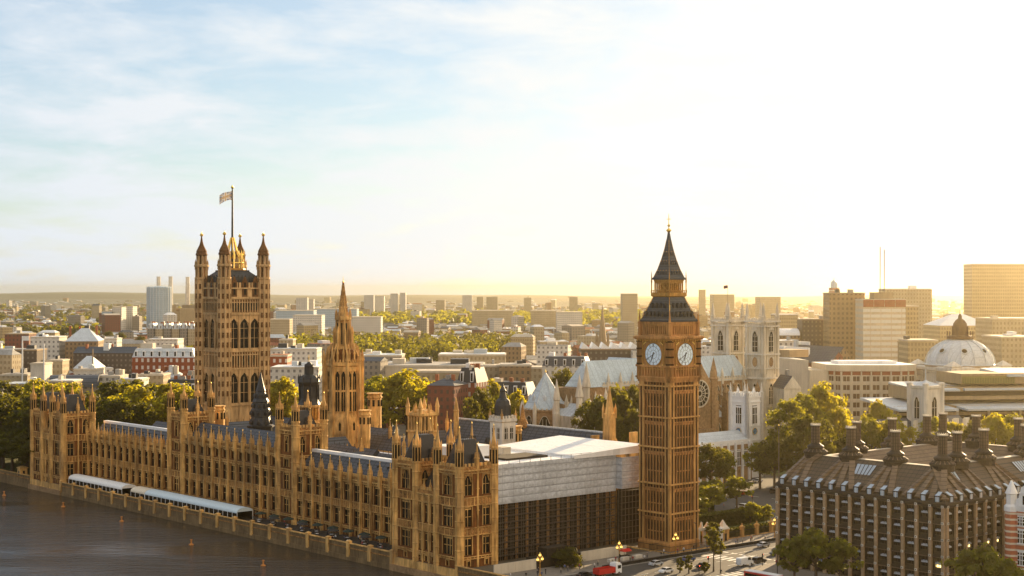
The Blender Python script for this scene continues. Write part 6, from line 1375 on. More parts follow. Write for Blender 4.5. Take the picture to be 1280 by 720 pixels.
def tree(label, loc, k, h=24.0, wide=1.0, group=None, name='plane_tree', cat='tree'):
    global TR
    TR += 1; cmsh, tmsh = KINDS[k]; base = (25.0,26.5,22.0,25.0,22.0,24.0,14.5,11.8)[k]
    t = thing(name, label, cat, loc, (TR*2.4) % 6.28, group); s_ = h/base; t.scale = (s_*wide, s_*wide, s_)
    put('trunk', tmsh, t); put('crown', cmsh, t); return t
# gardens beyond the far pavilion
for i, (v, u, k, h, lab) in enumerate([(14,300,3,27,'dark tree nearest the far end pavilion in the river gardens'),(10,330,2,26,'dark garden tree by the river wall, second from the pavilion'),(9,368,5,27,'bright yellow topped tree at the left edge above the river wall'),(14,405,3,27,'dark garden tree at far left behind the yellow topped one'),(34,312,2,27,'tall dark tree behind the far end pavilion turrets'),(38,345,5,28,'yellow tree rising behind the far end pavilion'),(36,385,3,27,'dark tree behind the yellow pavilion tree'),(58,300,4,27,'yellow crowned tree right of the far pavilion turrets'),(62,330,3,28,'dark tree in the middle row of the garden'),(60,372,5,27,'yellow tree in the middle row of the garden'),(80,295,4,26,'broad yellow topped tree above the south river range'),(88,318,5,28,'second broad yellow topped tree above the south river range'),(86,352,2,27,'dark tree at the back of the garden'),(100,300,4,24,'yellow topped tree nearest the big square tower'),(30,440,2,25,'dark tree far along the river garden'),(66,420,4,25,'yellow tree far along the river garden'),(22,285,3,23,'dark low tree close against the far pavilion'),(48,288,2,24,'dark tree just behind the south inner range')]):
    tree(lab, W(v,u), k, h*1.22, 1.18, 'garden trees beyond the palace')
def pt(x, y0, y1, Y): return at(x, Y), zt(y0, Y)
for (x, y0, Y, k, wd, lab) in [(355,475,740,4,.95,'yellow green tree just right of the square tower'),(346,480,760,0,.8,'green tree tucked against the right side of the square tower'),(480,468,760,0,1.6,'left half of the big plane tree pair beyond the central spire'),(510,466,740,4,1.5,'biggest plane tree with bright right side, right of the central spire'),(530,476,770,4,1.2,'bright yellow tree at the right flank of the big planes'),(463,474,800,2,.8,'dark tree hidden behind the central spire'),
    (600,486,690,2,.55,'small dark tree below the mansion flats'),(615,478,720,4,.6,'yellow tree between the mansion flats and ogee tower'),(648,490,700,4,.5,'small yellow tree right of the ogee tower'),(590,498,660,3,.5,'small dark tree left of the ogee tower'),
    (705,462,800,2,.8,'dark tree between the pyramid roof and abbey turrets'),(718,468,790,1,.7,'green tree left of the abbey turrets'),(697,455,870,4,.6,'yellow tree above the pyramid roof'),(745,497,610,2,.75,'low dark tree in front of the abbey chapel'),(770,486,600,3,.95,'tall dark tree left of the clock tower'),(788,484,620,2,.9,'dark tree touching the clock tower'),(758,515,590,3,.7,'dark bushy tree behind the hall gable')]:
    p, h = pt(x, y0, 0, Y); tree(lab, p, k, h, (wd*26/h if h > 30 else wd)*1.25)
for (x, y0, Y, k, wd, lab) in [(888,556,575,2,.62,'dark round tree right of the clock tower in front of the white church'),(906,560,585,0,.55,'green tree left of the white church tower base'),(921,596,540,7,.8,'small round green tree standing on the square'),(950,552,600,0,.75,'green tree just right of the white church tower'),(968,548,590,2,.6,'dark tree right of the white church, beside the flagless pole'),
    (985,500,620,1,.8,'tall green tree in front of the cream gabled houses'),(1005,490,640,0,.85,'tall tree with bright right flank left of the chimneys'),(1030,482,660,4,.8,'tall yellow tree below the cream office'),(1012,520,590,2,.7,'dark tree in front of the tall yellow tree'),(1048,512,640,4,.6,'yellow tree beside the cream office base'),(1098,503,660,4,.5,'yellow tree right of the cream office'),(1085,520,610,0,.65,'green tree behind the first tall chimney'),(1120,522,610,4,.6,'olive tree behind the chimney pair'),(1170,520,600,0,.65,'green tree behind the middle chimneys'),(1188,526,590,5,.6,'yellow tree behind the middle chimneys'),(1245,521,590,4,.7,'yellow tree behind the right hand chimneys'),(1268,518,600,1,.7,'green tree at the right edge behind the chimneys'),(1212,528,585,2,.5,'dark tree behind the right hand chimneys')]:
    p, h = pt(x, y0, 0, Y); tree(lab, p, k, h, wd*min(1,24/h)*1.5)
for (x, y0, Y, k, wd, lab) in [(938,628,505,7,1.15,'bright round tree behind the yard railings'),(958,632,500,7,.9,'rounded green tree at the left of the bronze office'),(915,640,515,7,.8,'low green tree in the palace yard beside the hedges')]:
    p, h = pt(x, y0, 0, Y); tree(lab, p, k, h, wd)
for (x, y0, Y, k, wd, lab) in [(993,672,398,7,1.0,'left tree of the foreground clump before the bronze office'),(1020,664,396,7,1.1,'largest tree of the foreground clump before the bronze office'),(1050,674,392,7,.95,'right tree of the foreground clump before the bronze office'),(1222,684,368,7,1.1,'dark round tree at the bottom right corner of the bronze office'),(1250,694,362,7,.9,'small tree below the red and white banded building')]:
    p, h = pt(x, y0, 0, Y); tree(lab, p, k, h, wd)
p, h = pt(892, 661, 0, 423); tree('thin young tree with an open crown beside the road crossing', p, 6, h, .8, name='young_tree')
for (x, Y, lab) in ((850,421,'tall dark conifer at the bottom edge of the road'),(861,420,'taller dark conifer beside it at the road edge'),(881,421,'small dark bush at the roadside by the young tree')):
    h = zt(697 if x == 850 else 692 if x == 861 else 703, Y)
    t = thing('conifer', lab, 'conifer', at(x,Y)); mb = MB(); mb.lathe(0,0,[(.2,-.2),(.12,h*.5)],6,'bark'); mb.build('trunk', t)
    cmsh, _ = crown_mesh(int(x), 1.3, h*.5, h*.52, 26, 60, .22, 'leafd'); put('crown', cmsh, t)
cmsh, _ = crown_mesh(77, 5.5, 2.6, 2.4, 40, 70, .35, 'leafd', .8)
t = thing('shrubbery_bush', 'dark spreading bush in front of the white hoarding', 'bush', W(25,-16.5), ANG); o = put('crown', cmsh, t)
# hedges of the palace yard
def hedge(v0, u0, v1, u1, wd, hh, label, m='hedge'):
    rr = random.Random(int(v0*3+u0)); L_ = math.hypot(v1-v0,u1-u0); a = math.atan2(u1-u0,v1-v0); mb = MB(); vs_ = []; fs = []
    for i in range(int(L_*wd*hh*5)):
        x = rr.uniform(0,L_); f = rr.random()
        y, z = (rr.uniform(-wd/2,wd/2), hh+rr.uniform(-.25,.12)) if f < .45 else (rr.choice([-1,1])*wd/2+rr.uniform(-.15,.15), rr.uniform(0,hh))
        n = Vector((rr.uniform(-1,1),rr.uniform(-1,1),rr.uniform(-.3,1))).normalized(); q = n.orthogonal().normalized(); w_ = n.cross(q); p = Vector((x,y,z)); o = len(vs_); s_ = rr.uniform(.2,.42)
        vs_ += [tuple(p+q*s_),tuple(p+w_*s_),tuple(p-q*s_),tuple(p-w_*s_)]; fs.append((o,o+1,o+2,o+3))
    mb.add(vs_, fs, m); mb.box(0,-wd/2+.15,0,L_,wd/2-.15,hh-.2,'leafd'); o = mb.build('hedge', None, W(v0,u0), ANG+a); tag(o, label, 'hedge')
hedge(84,-10.5,130,-10.5,2.2,2.4,'clipped hedge behind the stone piers and railings of the yard'); hedge(86,5,134,5,3.5,4.6,'dark pleached hedge row across the palace yard lawn'); hedge(86,30,136,30,3.5,4.6,'second dark hedge row farther back in the palace yard'); hedge(236,64,296,64,3,2.5,'low hedge along the far side of the square before the church')
# parkland: woods that read as one mass, and rows of far trees
def woodland(name, label, spots, seed, m1='leaf', m2='leafy', nl=70, leaf=1.5):
    rr = random.Random(seed); mb = MB()
    for (X, Y, h, r_) in spots:
        vs_ = []; fs = []
        for b in range(6):
            a = rr.uniform(0,6.28); k = rr.uniform(0,.6)*r_; c = Vector((X+k*math.cos(a), Y+k*math.sin(a), h*rr.uniform(.45,.8))); q = r_*rr.uniform(.45,.65)
            for j in range(nl//6):
                n = Vector((rr.gauss(0,1),rr.gauss(0,1),rr.gauss(.3,1))).normalized(); p = c+Vector((n.x*q,n.y*q,n.z*q*.8)); n = (n+Vector((rr.uniform(-.6,.6),rr.uniform(-.6,.6),rr.uniform(-.4,.6)))).normalized(); u_ = n.orthogonal().normalized(); w_ = n.cross(u_); s_ = leaf*rr.uniform(.6,1.4); o = len(vs_)
                vs_ += [tuple(p+u_*s_),tuple(p+w_*s_),tuple(p-u_*s_),tuple(p-w_*s_)]; fs.append((o,o+1,o+2,o+3))
        mb.add(vs_, fs, m1 if rr.random() < .8 else m2)
    o = mb.build(name); o['kind'] = 'stuff'; o['label'] = label
rr = random.Random(4)
woodland('parkland_woods', 'long belt of yellow green park trees beyond the palace roofs', [((x-640)*Y/F, Y, rr.uniform(23,32), rr.uniform(9,14)) for x, Y in ((rr.uniform(366,664), rr.uniform(1420,1900)) for _ in range(230)) if not (x > 600 and Y < 1600)], 4, 'leafd', 'leaf', 72, 1.6)
woodland('far_woods', 'hazy wooded slope below the skyline', [((x-640)*Y/F, Y, rr.uniform(20,28), rr.uniform(14,22)) for x, Y in ((rr.uniform(450,800), rr.uniform(3000,4300)) for _ in range(210))], 6, 'leaf', 'leaf', 48, 3.6)
woodland('far_left_woods', 'dark wooded bands on the far left below the hills', [((x-640)*Y/F, Y, rr.uniform(18,26), rr.uniform(12,22)) for x, Y in ((rr.uniform(-330,345), rr.choice([rr.uniform(1450,1650),rr.uniform(2300,2500),rr.uniform(3300,6500)])) for _ in range(520)) if not (120 < x < 250 and Y < 3000)], 9, 'leafd', 'leaf', 48, 3.2)
# single trees among the roofs on the left and middle
for i, (x, y0, yb, k, lab) in enumerate([(48,436,452,4,'yellow tree beside the white modern block'),(54,441,460,5,'round yellow tree left of the cream terrace'),(84,437,452,5,'yellow tree in front of the stepped brown office'),(90,441,456,2,'dark green tree in front of the stepped brown office'),(110,446,460,2,'dark tree right of the pyramid roofed pavilion'),(130,441,464,5,'tall bright yellow tree right of the pyramid roofed pavilion'),(152,444,462,4,'yellow tree left of the long red brick office'),(160,449,466,5,'small yellow tree touching the long red brick office'),(20,430,444,4,'orange yellow tree on the dark roofs at far left'),(150,416,434,2,'dark tree left of the white stepped office'),(176,420,434,2,'dark tree behind the white stepped office'),(136,414,430,2,'dark tree behind the long dark roofed office'),(66,408,424,2,'dark tree left of the stepped brown office'),(20,406,420,2,'dark tree at far left behind the brown office'),(122,408,424,2,'dark tree right of the stepped brown office'),(212,487,512,4,'yellow tree in front of the white terrace'),(240,470,486,2,'dark tree between the brick office and square tower'),(515,430,448,5,'round yellow tree standing before the park belt'),(478,431,448,0,'green tree standing before the park belt'),(536,427,444,5,'yellow tree at the right end of the park belt'),(640,424,440,4,'yellow tree above the layered office'),(612,428,444,4,'yellow tree behind the layered office'),(655,421,438,5,'yellow tree right above the tan mansion'),(675,436,452,4,'yellow tree left of the grey slate office'),(722,442,456,4,'yellow tree left of the saw tooth roof')]):
    Y = gy(yb); tree(lab, at(x,Y), k, max(9, zt(y0,Y)), 1.1)

# pockets of street trees between the far roofs
rr = random.Random(14)
woodland('street_trees', 'pockets of small green and yellow trees between the distant roofs', [((x-640)*Y/F, Y, rr.uniform(11,17), rr.uniform(4.5,8)) for x, Y in ((rr.uniform(-20,1300), 880*math.exp(rr.random()*1.5)) for _ in range(430)) if not blocked(x, Y+20)], 15, 'leafd', 'leaf', 60, 1.25)

for (v, u, k, h, lab) in ((90,12,7,9,'round bush tree at the clock tower side of the yard lawn'),(100,18,7,10,'round tree in the middle of the yard lawn'),(112,14,7,9,'round tree on the yard lawn before the second hedge row'),(124,20,7,11,'round tree at the far end of the yard lawn'),(96,40,7,12,'leafy tree behind the second hedge row by the clock tower'),(118,42,7,12,'leafy tree behind the second hedge row near the square'),(136,30,7,11,'leafy tree at the end of the hedge rows'),(238,30,7,13,'leafy tree on the square lawn'),(240,10,0,19,'large tree on the square lawn left of the bronze office'),(242,50,2,19,'large dark tree on the square lawn before the white church'),(244,-20,0,20,'large tree on the square lawn near the office chimneys'),(82,-19,6,7,'small street tree by the gate lodges')):
    tree(lab, W(v,u), k, h, 1.35)

for i, (v, u, h, lab) in enumerate([(4,281,15,'low dark tree against the outer wall of the far pavilion'),(5,292,17,'first low dark tree on the river bank beyond the stone hut'),(4,304,16,'second low dark tree on the river bank beyond the stone hut'),(6,318,18,'third low dark tree on the river bank beyond the stone hut'),(4,334,16,'fourth low dark tree on the river bank beyond the stone hut'),(6,350,18,'fifth low dark tree on the river bank beyond the stone hut'),(18,296,18,'dark undergrowth tree behind the first bank tree'),(20,312,18,'dark undergrowth tree behind the third bank tree'),(22,330,19,'dark undergrowth tree behind the fourth bank tree'),(24,350,19,'dark undergrowth tree behind the fifth bank tree'),(5,368,18,'farthest low dark tree on the river bank')]):
    tree(lab, W(v,u), 2, h, 1.5, 'low trees along the garden bank')
# ================================================================ TERRACE, RIVER
def marquee(u0, u1, v0, v1, m, label, posts=True):
    t = thing('marquee', label, 'marquee', W(v0,u0), ANG); L_ = u1-u0; wd = v1-v0
    mb = MB(); n = 8; vs_ = [(wd/2-wd/2*1.03*math.cos(PI*i/n), y, 2.9+1.35*math.sin(PI*i/n)) for y in (0,L_) for i in range(n+1)]
    mb.add(vs_, [(i,i+1,n+2+i,n+1+i) for i in range(n)]+[tuple(range(n,-1,-1)),tuple(range(n+1,2*n+2))], m); mb.box(-.1,0,2.5,-.05,L_,3.0,m); mb.build('canopy', t)
    mb = MB(); k = max(2,int(L_/3))
    for i in range(k+1): mb.box(-.08,i*L_/k-.07,0,.06,i*L_/k+.07,2.9,'white'); mb.box(wd-.06,i*L_/k-.07,0,wd+.08,i*L_/k+.07,2.9,'white')
    mb.build('frame', t)
    mb = MB(); mb.box(.1,.1,.9,.14,L_-.1,2.5,'glass'); mb.box(.05,.1,.05,.09,L_-.1,.9,'board'); mb.box(wd-.2,.1,.05,wd-.15,L_-.1,2.8,'board'); mb.build('side_panel', t); return t
plain('tent_white',(.8,.79,.75),.6); plain('tent_cream',(.74,.64,.48),.6); plain('tent_blue',(.58,.68,.72),.6)
marquee(199.5,244,1.2,7.2,'tent_white','long white marquee at the far end of the river terrace'); marquee(182,192.5,1.2,7.2,'tent_cream','short cream marquee between the white and the pale blue ones'); marquee(118,181.7,1.2,7.2,'tent_blue','very long pale blue marquee along the middle of the terrace')
# people: one continuous body grown over a skeleton
def person_mesh(seed, pose):
    me = bpy.data.meshes.new('person'); rr = random.Random(seed)
    st_ = .18 if pose == 'walk' else .03; sit = pose == 'sit'
    if sit: J = [(0,0,.52),(0,0,.82),(0,0,1.02),(0,0,1.12),(0,.02,1.25),(-.09,0,.52),(-.1,.42,.52),(-.1,.45,.06),(-.1,.58,.03),(.09,0,.52),(.1,.42,.52),(.1,.45,.06),(.1,.58,.03),(-.19,0,1.02),(-.23,.08,.75),(-.17,.32,.72),(.19,0,1.02),(.23,.08,.75),(.17,.32,.72)]
    else: J = [(0,0,.92),(0,0,1.2),(0,.0,1.42),(0,.01,1.52),(0,.03,1.66),(-.09,0,.9),(-.1,st_*.6,.48),(-.1,st_,.07),(-.1,st_+.14,.03),(.09,0,.9),(.1,-st_*.3,.48),(.1,-st_,.07),(.1,-st_+.14,.03),(-.2,0,1.4),(-.25,-st_*.6+.02,1.12),(-.24,-st_*.3+.12,.88),(.2,0,1.4),(.25,st_*.6,1.12),(.24,st_+.05,.88)]
    E_ = [(0,1),(1,2),(2,3),(3,4),(0,5),(5,6),(6,7),(7,8),(0,9),(9,10),(10,11),(11,12),(2,13),(13,14),(14,15),(2,16),(16,17),(17,18)]
    rad = [.15,.145,.15,.06,.105,.095,.07,.05,.045,.095,.07,.05,.045,.065,.048,.038,.065,.048,.038]
    me.from_pydata(J, E_, []); o = bpy.data.objects.new('person', me); COL.objects.link(o)
    md = o.modifiers.new('s','SKIN'); 
    for v, q in zip(me.skin_vertices[0].data, rad): v.radius = (q,q)
    me.skin_vertices[0].data[0].use_root = True
    md2 = o.modifiers.new('b','SUBSURF'); md2.levels = 1; md2.render_levels = 1
    dg = bpy.context.evaluated_depsgraph_get(); ev = o.evaluated_get(dg); me2 = bpy.data.meshes.new_from_object(ev); bpy.data.objects.remove(o)
    cols = [(.02,.02,.03),(.25,.04,.04),(.06,.09,.2),(.55,.53,.5),(.18,.14,.1),(.02,.02,.02),(.3,.26,.2)]
    top = plain('cloth%d' % (seed % 7), cols[seed % 7], .8); leg = plain('trouser%d' % (seed % 3), [(.02,.02,.025),(.05,.06,.1),(.14,.12,.09)][seed % 3], .8); hair = plain('hair%d' % (seed % 2), [(.03,.02,.015),(.16,.1,.05)][seed % 2], .7)
    me2.materials.clear()
    for m in (top, leg, M['skin'], hair): me2.materials.append(m)
    hz = 1.14 if sit else 1.53; lz = .6 if sit else .93
    for p in me2.polygons:
        c = p.center
        p.material_index = 3 if (c.z > hz+.16 or (c.z > hz+.05 and c.y < 0)) else 2 if c.z > hz-.03 else 1 if c.z < lz and abs(c.x) < .2 else (2 if (abs(c.x) > .15 and c.z < (.78 if sit else .93)) else 0)
        p.use_smooth = True
    return me2
PM_ = {(p, s_): person_mesh(s_, p) for p in ('walk','stand') for s_ in range(7)}
PS_ = {s_: person_mesh(s_, 'sit') for s_ in range(7)}
CN = ['black','dark red','blue','pale','brown','black','tan']
rr = random.Random(12); used_p = {}
def person(v, u, place, pose=None, group=None, z=.1):
    s_ = rr.randrange(7); pose = pose or rr.choice(['walk','stand']); me = PS_[s_] if pose == 'sit' else PM_[(pose, s_)]
    lab = f"person in {CN[s_]} clothes {dict(walk='walking',stand='standing',sit='sitting')[pose]} {place}"
    return tag(put('person', me, None, W(v,u,z), rr.uniform(0,6.28)), lab, 'person', group)
# terrace tables, parasols, guests
def parasol_mesh(cm_):
    m1 = MB(); m1.lathe(0,0,[(1.75,2.35),(1.6,2.6),(.1,3.15)],8,cm_); a = m1.mesh('canopy'); m2 = MB(); m2.lathe(0,0,[(.3,0),(.3,.1),(.04,.12),(.04,3.2)],8,'tube'); return a, m2.mesh('pole')
plain('parasol_green',(.02,.035,.025),.8); plain('parasol_dark',(.03,.028,.026),.8)
PR = [parasol_mesh('parasol_dark'), parasol_mesh('parasol_green')]
tb = MB(); tb.lathe(0,0,[(.55,.72),(.55,.76)],12,'white'); tbm = tb.mesh('tabletop'); tl = MB(); tl.lathe(0,0,[(.3,0),(.05,.06),(.05,.72)],8,'iron'); tlm = tl.mesh('pedestal')
ch_ = MB(); ch_.box(-.22,-.22,.42,.22,.22,.47,'black'); chs = ch_.mesh('seat'); ch_ = MB(); ch_.box(-.22,-.24,.47,.22,-.19,.9,'black'); chb = ch_.mesh('backrest'); ch_ = MB(); ch_.box(-.025,-.025,0,.025,.025,.42,'black'); chl = ch_.mesh('leg')
ORD = ['first','second','third','fourth','fifth','sixth','seventh','eighth','ninth','tenth','eleventh','twelfth','thirteenth','fourteenth','fifteenth','sixteenth','seventeenth','eighteenth','nineteenth','twentieth']
for i in range(20):
    u = 32+i*4.2; v = 3.2+(i%2)*2.6
    t = thing('terrace_table', f'small round white table on the terrace, {ORD[i]} from the near pavilion', 'table', W(v,u,.1), ANG, 'tables on the river terrace'); put('tabletop', tbm, t); put('pedestal', tlm, t)
    if i % 4 != 2:
        q = thing('parasol', f'dark parasol over the {ORD[i]} terrace table from the near pavilion', 'parasol', W(v+1.0,u+.8,.1), 0, 'parasols on the river terrace'); put('canopy', PR[i%2][0], q); put('pole', PR[i%2][1], q)
    for k in range(2):
        a = i*1.3+k*PI; cx, cy = v+.95*math.cos(a), u+.95*math.sin(a); w_ = W(cx,cy,.1); d = W(v,u,.1)-w_; rz = math.atan2(d.y,d.x)-PI/2
        c = thing('terrace_chair', f"black chair {'river' if math.cos(a) < 0 else 'palace'} side of the {ORD[i]} terrace table from the near pavilion", 'chair', w_, rz, 'chairs on the river terrace'); put('seat', chs, c); put('backrest', chb, c)
        for sx in (-.19,.19):
            for sy in (-.2,.2): put('leg', chl, c, (sx,sy,0))
        if (i+k) % 3: p = person(cx, cy, f"{'river' if math.cos(a) < 0 else 'palace'} side of the {ORD[i]} terrace table from near pavilion", 'sit', 'guests on the terrace', .1); p.rotation_euler.z = rz; p.location.z = .06
for i in range(16): person(rr.uniform(1.2,9.5), 33+i*5.1, f'near the {ORD[i]} terrace table from the near pavilion', None, 'people standing on the terrace')
# buoys
bm_ = MB(); bm_.lathe(0,0,[(0,-.6),(.95,-.5),(1.05,.1),(.9,.45),(.4,.6)],12,'orange'); bf = bm_.mesh('float'); bm_ = MB(); bm_.lathe(0,0,[(.36,.55),(.28,1.9),(.5,1.95),(.5,2.3),(.1,2.4)],8,'orange'); bb_ = bm_.mesh('top_mark')
for (x, y, lab) in ((5,617,'orange buoy at the left edge of the river'),(79,631,'orange buoy off the far end of the white marquee'),(152,649,'orange buoy in the river below the cream marquee'),(239,678,'orange buoy in the river below the end of the blue marquee'),(329,704,'orange buoy nearest the bottom of the picture')):
    Y = (H+3.2)*F/(y-HY); t = thing('buoy', lab, 'buoy', at(x,Y,-4), 0, 'river buoys'); t.scale = (.75,)*3; put('float', bf, t); put('top_mark', bb_, t)
# ================================================================ STREET
br = thing('road_barrier', 'long low black barrier along the kerb by the clock tower', 'barrier', W(30,-25.3), ANG); mb = MB()
for i in range(40): mb.box(i*2.4,-.25,.13,i*2.4+2.3,.25,1.0,'black'); mb.box(i*2.4+.1,-.35,.13,i*2.4+2.2,.35,.4,'black')
mb.build('panel', br)
fn = thing('yard_railings', 'black iron railings with stone piers along the palace yard', 'railings', W(60,-14), ANG); mb = MB()
for i in range(150): mb.box(i*.5-.03,-.03,.1,i*.5+.03,.03,2.4,'black')
mb.box(0,-.04,.4,75,.04,.5,'black'); mb.box(0,-.04,2.1,75,.04,2.2,'black'); mb.box(0,-.25,0,75,.25,.4,'stone'); mb.build('rails', fn)
pm = MB(); pm.cbox(0,0,0,1.0,1.0,3.0,'stone'); pm.lathe(0,0,[(.65,3.0),(.65,3.3),(.15,3.9),(.2,4.2),(0,4.5)],4,'stone'); pmm = pm.mesh('pier')
for v in (27,34,41,48,55,62,69): put('pier', pmm, fn, (v-.0 if v < 75 else 75,0,0))
for i, v in enumerate((84.5,91.5)):
    t = thing('gate_lodge', ('left','right')[i]+' of two small gate lodges with pale peaked roofs at the yard entrance', 'lodge', W(v,-14.5), ANG); mb = MB(); mb.cbox(0,0,0,2.4,2.4,3.6,'stone'); mb.cbox(0,-1.25,.2,.9,.1,2.4,'black'); mb.cbox(-1.25,0,1.2,.1,1,2.4,'glass'); mb.build('wall', t); mb = MB(); mb.lathe(0,0,[(1.5,3.6),(1.5,3.9),(.9,4.6),(.1,6.4)],4,'pale'); mb.build('roof', t)
et_r = thing('tower_railings', 'dark iron railings around the foot of the clock tower', 'railings', at(836,463.0), ANG); mb = MB()
for i in range(44): mb.box(-9+i*.42-.03,-9.03,0,-9+i*.42+.03,-8.97,2.2,'black'); mb.box(-9.03,-9+i*.42-.03,0,-8.97,-9+i*.42+.03,2.2,'black')
mb.box(-9,-9.05,2,9.2,-8.95,2.1,'black'); mb.box(-9.05,-9,2,-8.95,9.2,2.1,'black'); mb.box(-9,-9.2,0,9.3,-8.9,.4,'stone'); mb.box(-9.2,-8.89,0,-8.9,9.3,.4,'stone'); mb.build('rails', et_r)
t = thing('entrance_arch', 'small pale stone gateway with a cross shaped top at the tower foot', 'gateway', W(79.5,-16.6), ANG); mb = MB(); mb.box(-1.6,-.4,.1,-.9,.4,4.6,'pale'); mb.box(.9,-.4,.1,1.6,.4,4.6,'pale'); mb.box(-1.8,-.5,4.6,1.8,.5,5.4,'pale'); mb.lathe(0,0,[(.5,5.4),(.1,7.2)],4,'pale'); mb.box(-.5,-.1,6.6,.5,.1,6.9,'pale'); mb.build('wall', t)
t = thing('white_kiosk', 'tall white narrow kiosk beside the clock tower corner', 'kiosk', W(84,-20), ANG); mb = MB(); mb.cbox(0,0,.1,1.3,1.3,5.0,'white'); mb.lathe(0,0,[(.8,5.0),(.8,5.2),(.2,5.7)],4,'white'); mb.cbox(0,-.67,.3,.8,.04,2.2,'glass'); mb.build('wall', t)
# lamps
def lamp_parts():
    a = MB(); a.lathe(0,0,[(.35,0),(.35,.5),(.2,.8),(.12,1.2),(.09,3.6),(.2,3.7),(.07,3.9),(.07,5.2)],8,'goldp'); a.beam((-.7,0,3.9),(.7,0,3.9),.09,'goldp'); a.lathe(0,0,[(.16,4.0),(.16,4.1),(.05,4.3)],8,'gold')
    b = MB()
    for x, z in ((-.7,3.95),(.7,3.95),(0,4.9)): b.lathe(x,0,[(.12,z),(.26,z+.2),(.24,z+.7),(.1,z+.95),(.02,z+1.15)],8,'gold')
    g = MB()
    for x, z in ((-.7,3.95),(.7,3.95),(0,4.9)): g.lathe(x,0,[(.2,z+.18),(.285,z+.3),(.27,z+.62),(.2,z+.68)],8,'amber')
    return a.mesh('post'), b.mesh('lamp_shade'), g.mesh('bulb_glass')
LA = lamp_parts()
for (v, u, lab) in ((7.5,-24.6,'ornate gilded street lamp in front of the white hoarding, left one'),(37,-24.6,'ornate gilded street lamp in front of the white hoarding, right one'),(104,-24.4,'gilded street lamp on the pavement right of the clock tower'),(128,-11,'gilded lamp among the trees beside the bronze office'),(60,-24.4,'gilded street lamp at the foot of the clock tower'),(150,40,'gilded lamp on the square behind the hedges'),(188,70,'gilded lamp on the traffic island of the square')):
    t = thing('street_lamp', lab, 'street lamp', W(v,u,.1), ANG, 'gilded street lamps'); put('post', LA[0], t); put('lantern', LA[1], t); put('lamp_glass', LA[2], t); t.scale = (1.15,)*3
bl = MB(); bl.lathe(0,0,[(.14,0),(.1,1),(.06,8),(.06,8.4)],8,'black'); bl.beam((0,0,8.2),(1.6,0,8.6),.08,'black'); blp = bl.mesh('post'); bl = MB(); bl.cbox(1.7,0,8.5,.8,.3,8.68,'black'); blh = bl.mesh('lamp_head')
for i, (v, u, lab) in enumerate(((76,-50.8,'tall black lamp column on the kerb left of the white van'),(68,-25,'tall black lamp column beside the clock tower pavement'),(49,-51,'black lamp column by the bottom road edge'),(95,-51,'black lamp column by the corner of the bronze office'),(57,-64,'black lamp column before the foreground tree clump'),(178,0,'black lamp column in the middle of the square road'),(150,-20,'black lamp column where the street meets the square'))):
    t = thing('lamp_column', lab, 'lamp column', W(v,u,.1), ANG+i, 'plain black lamp columns'); put('post', blp, t); put('lamp_head', blh, t)
t = thing('tall_pole', 'very tall thin pole standing in front of the trees left of the bronze office', 'pole', at(973.5,520)); mb = MB(); mb.lathe(0,0,[(.22,0),(.12,zt(532,520))],8,'tube'); mb.lathe(0,0,[(.3,zt(532,520)),(.1,zt(530,520))],8,'gold'); mb.build('pole', t)
tl_ = MB(); tl_.lathe(0,0,[(.08,0),(.07,3.3)],8,'black'); tp = tl_.mesh('post'); tl_ = MB(); tl_.cbox(0,0,2.4,.36,.3,3.4,'black'); th_ = tl_.mesh('signal_head')
red_l = mat('red_signal', (1,.08,.03), .4, 0, emit=4); gre_l = mat('green_signal', (.1,.9,.4), .4, 0, emit=3); 
for i, (v, u, c, lab) in enumerate(((40,-51.5,red_l,'traffic light at the bottom road edge left of the conifers'),(66.5,-51,red_l,'traffic light on the kerb beside the white van'),(73,-52,gre_l,'traffic light behind the white van near the bronze office'),(36,-25.8,gre_l,'traffic light on the tower side kerb by the lorry'),(158,30,red_l,'red traffic light among people across the square'),(52,-44,red_l,'traffic light beside the young tree'))):
    t = thing('traffic_light', lab, 'traffic light', W(v,u,.1), ANG+i*.9, 'traffic lights'); put('post', tp, t); put('signal_head', th_, t); m_ = MB(); m_.lathe(0,0,[(.001,0),(.11,.0),(.11,.03),(.001,.03)],10,c); o = put('signal_lens', m_.mesh('signal_lens'), t, (0,-.16,3.15 if c is red_l else 2.6)); o.rotation_euler = (R(90),0,0)
# glowing globes fixed to the office corner
gl = MB(); gl.lathe(0,0,[(0,-.35),(.3,-.2),(.35,0),(.3,.2),(0,.35)],10,mat('warm_globe',(1,.9,.7),.4,0,emit=5)); gl.beam((0,0,0),(.5,0,0),.08,'black'); glm = gl.mesh('wall_lamp')
for k in range(5):
    for x in (4.44,13.3): o = put('wall_lamp', glm, ph, (x,LY+.9,2.5+k*4.2), R(-90))
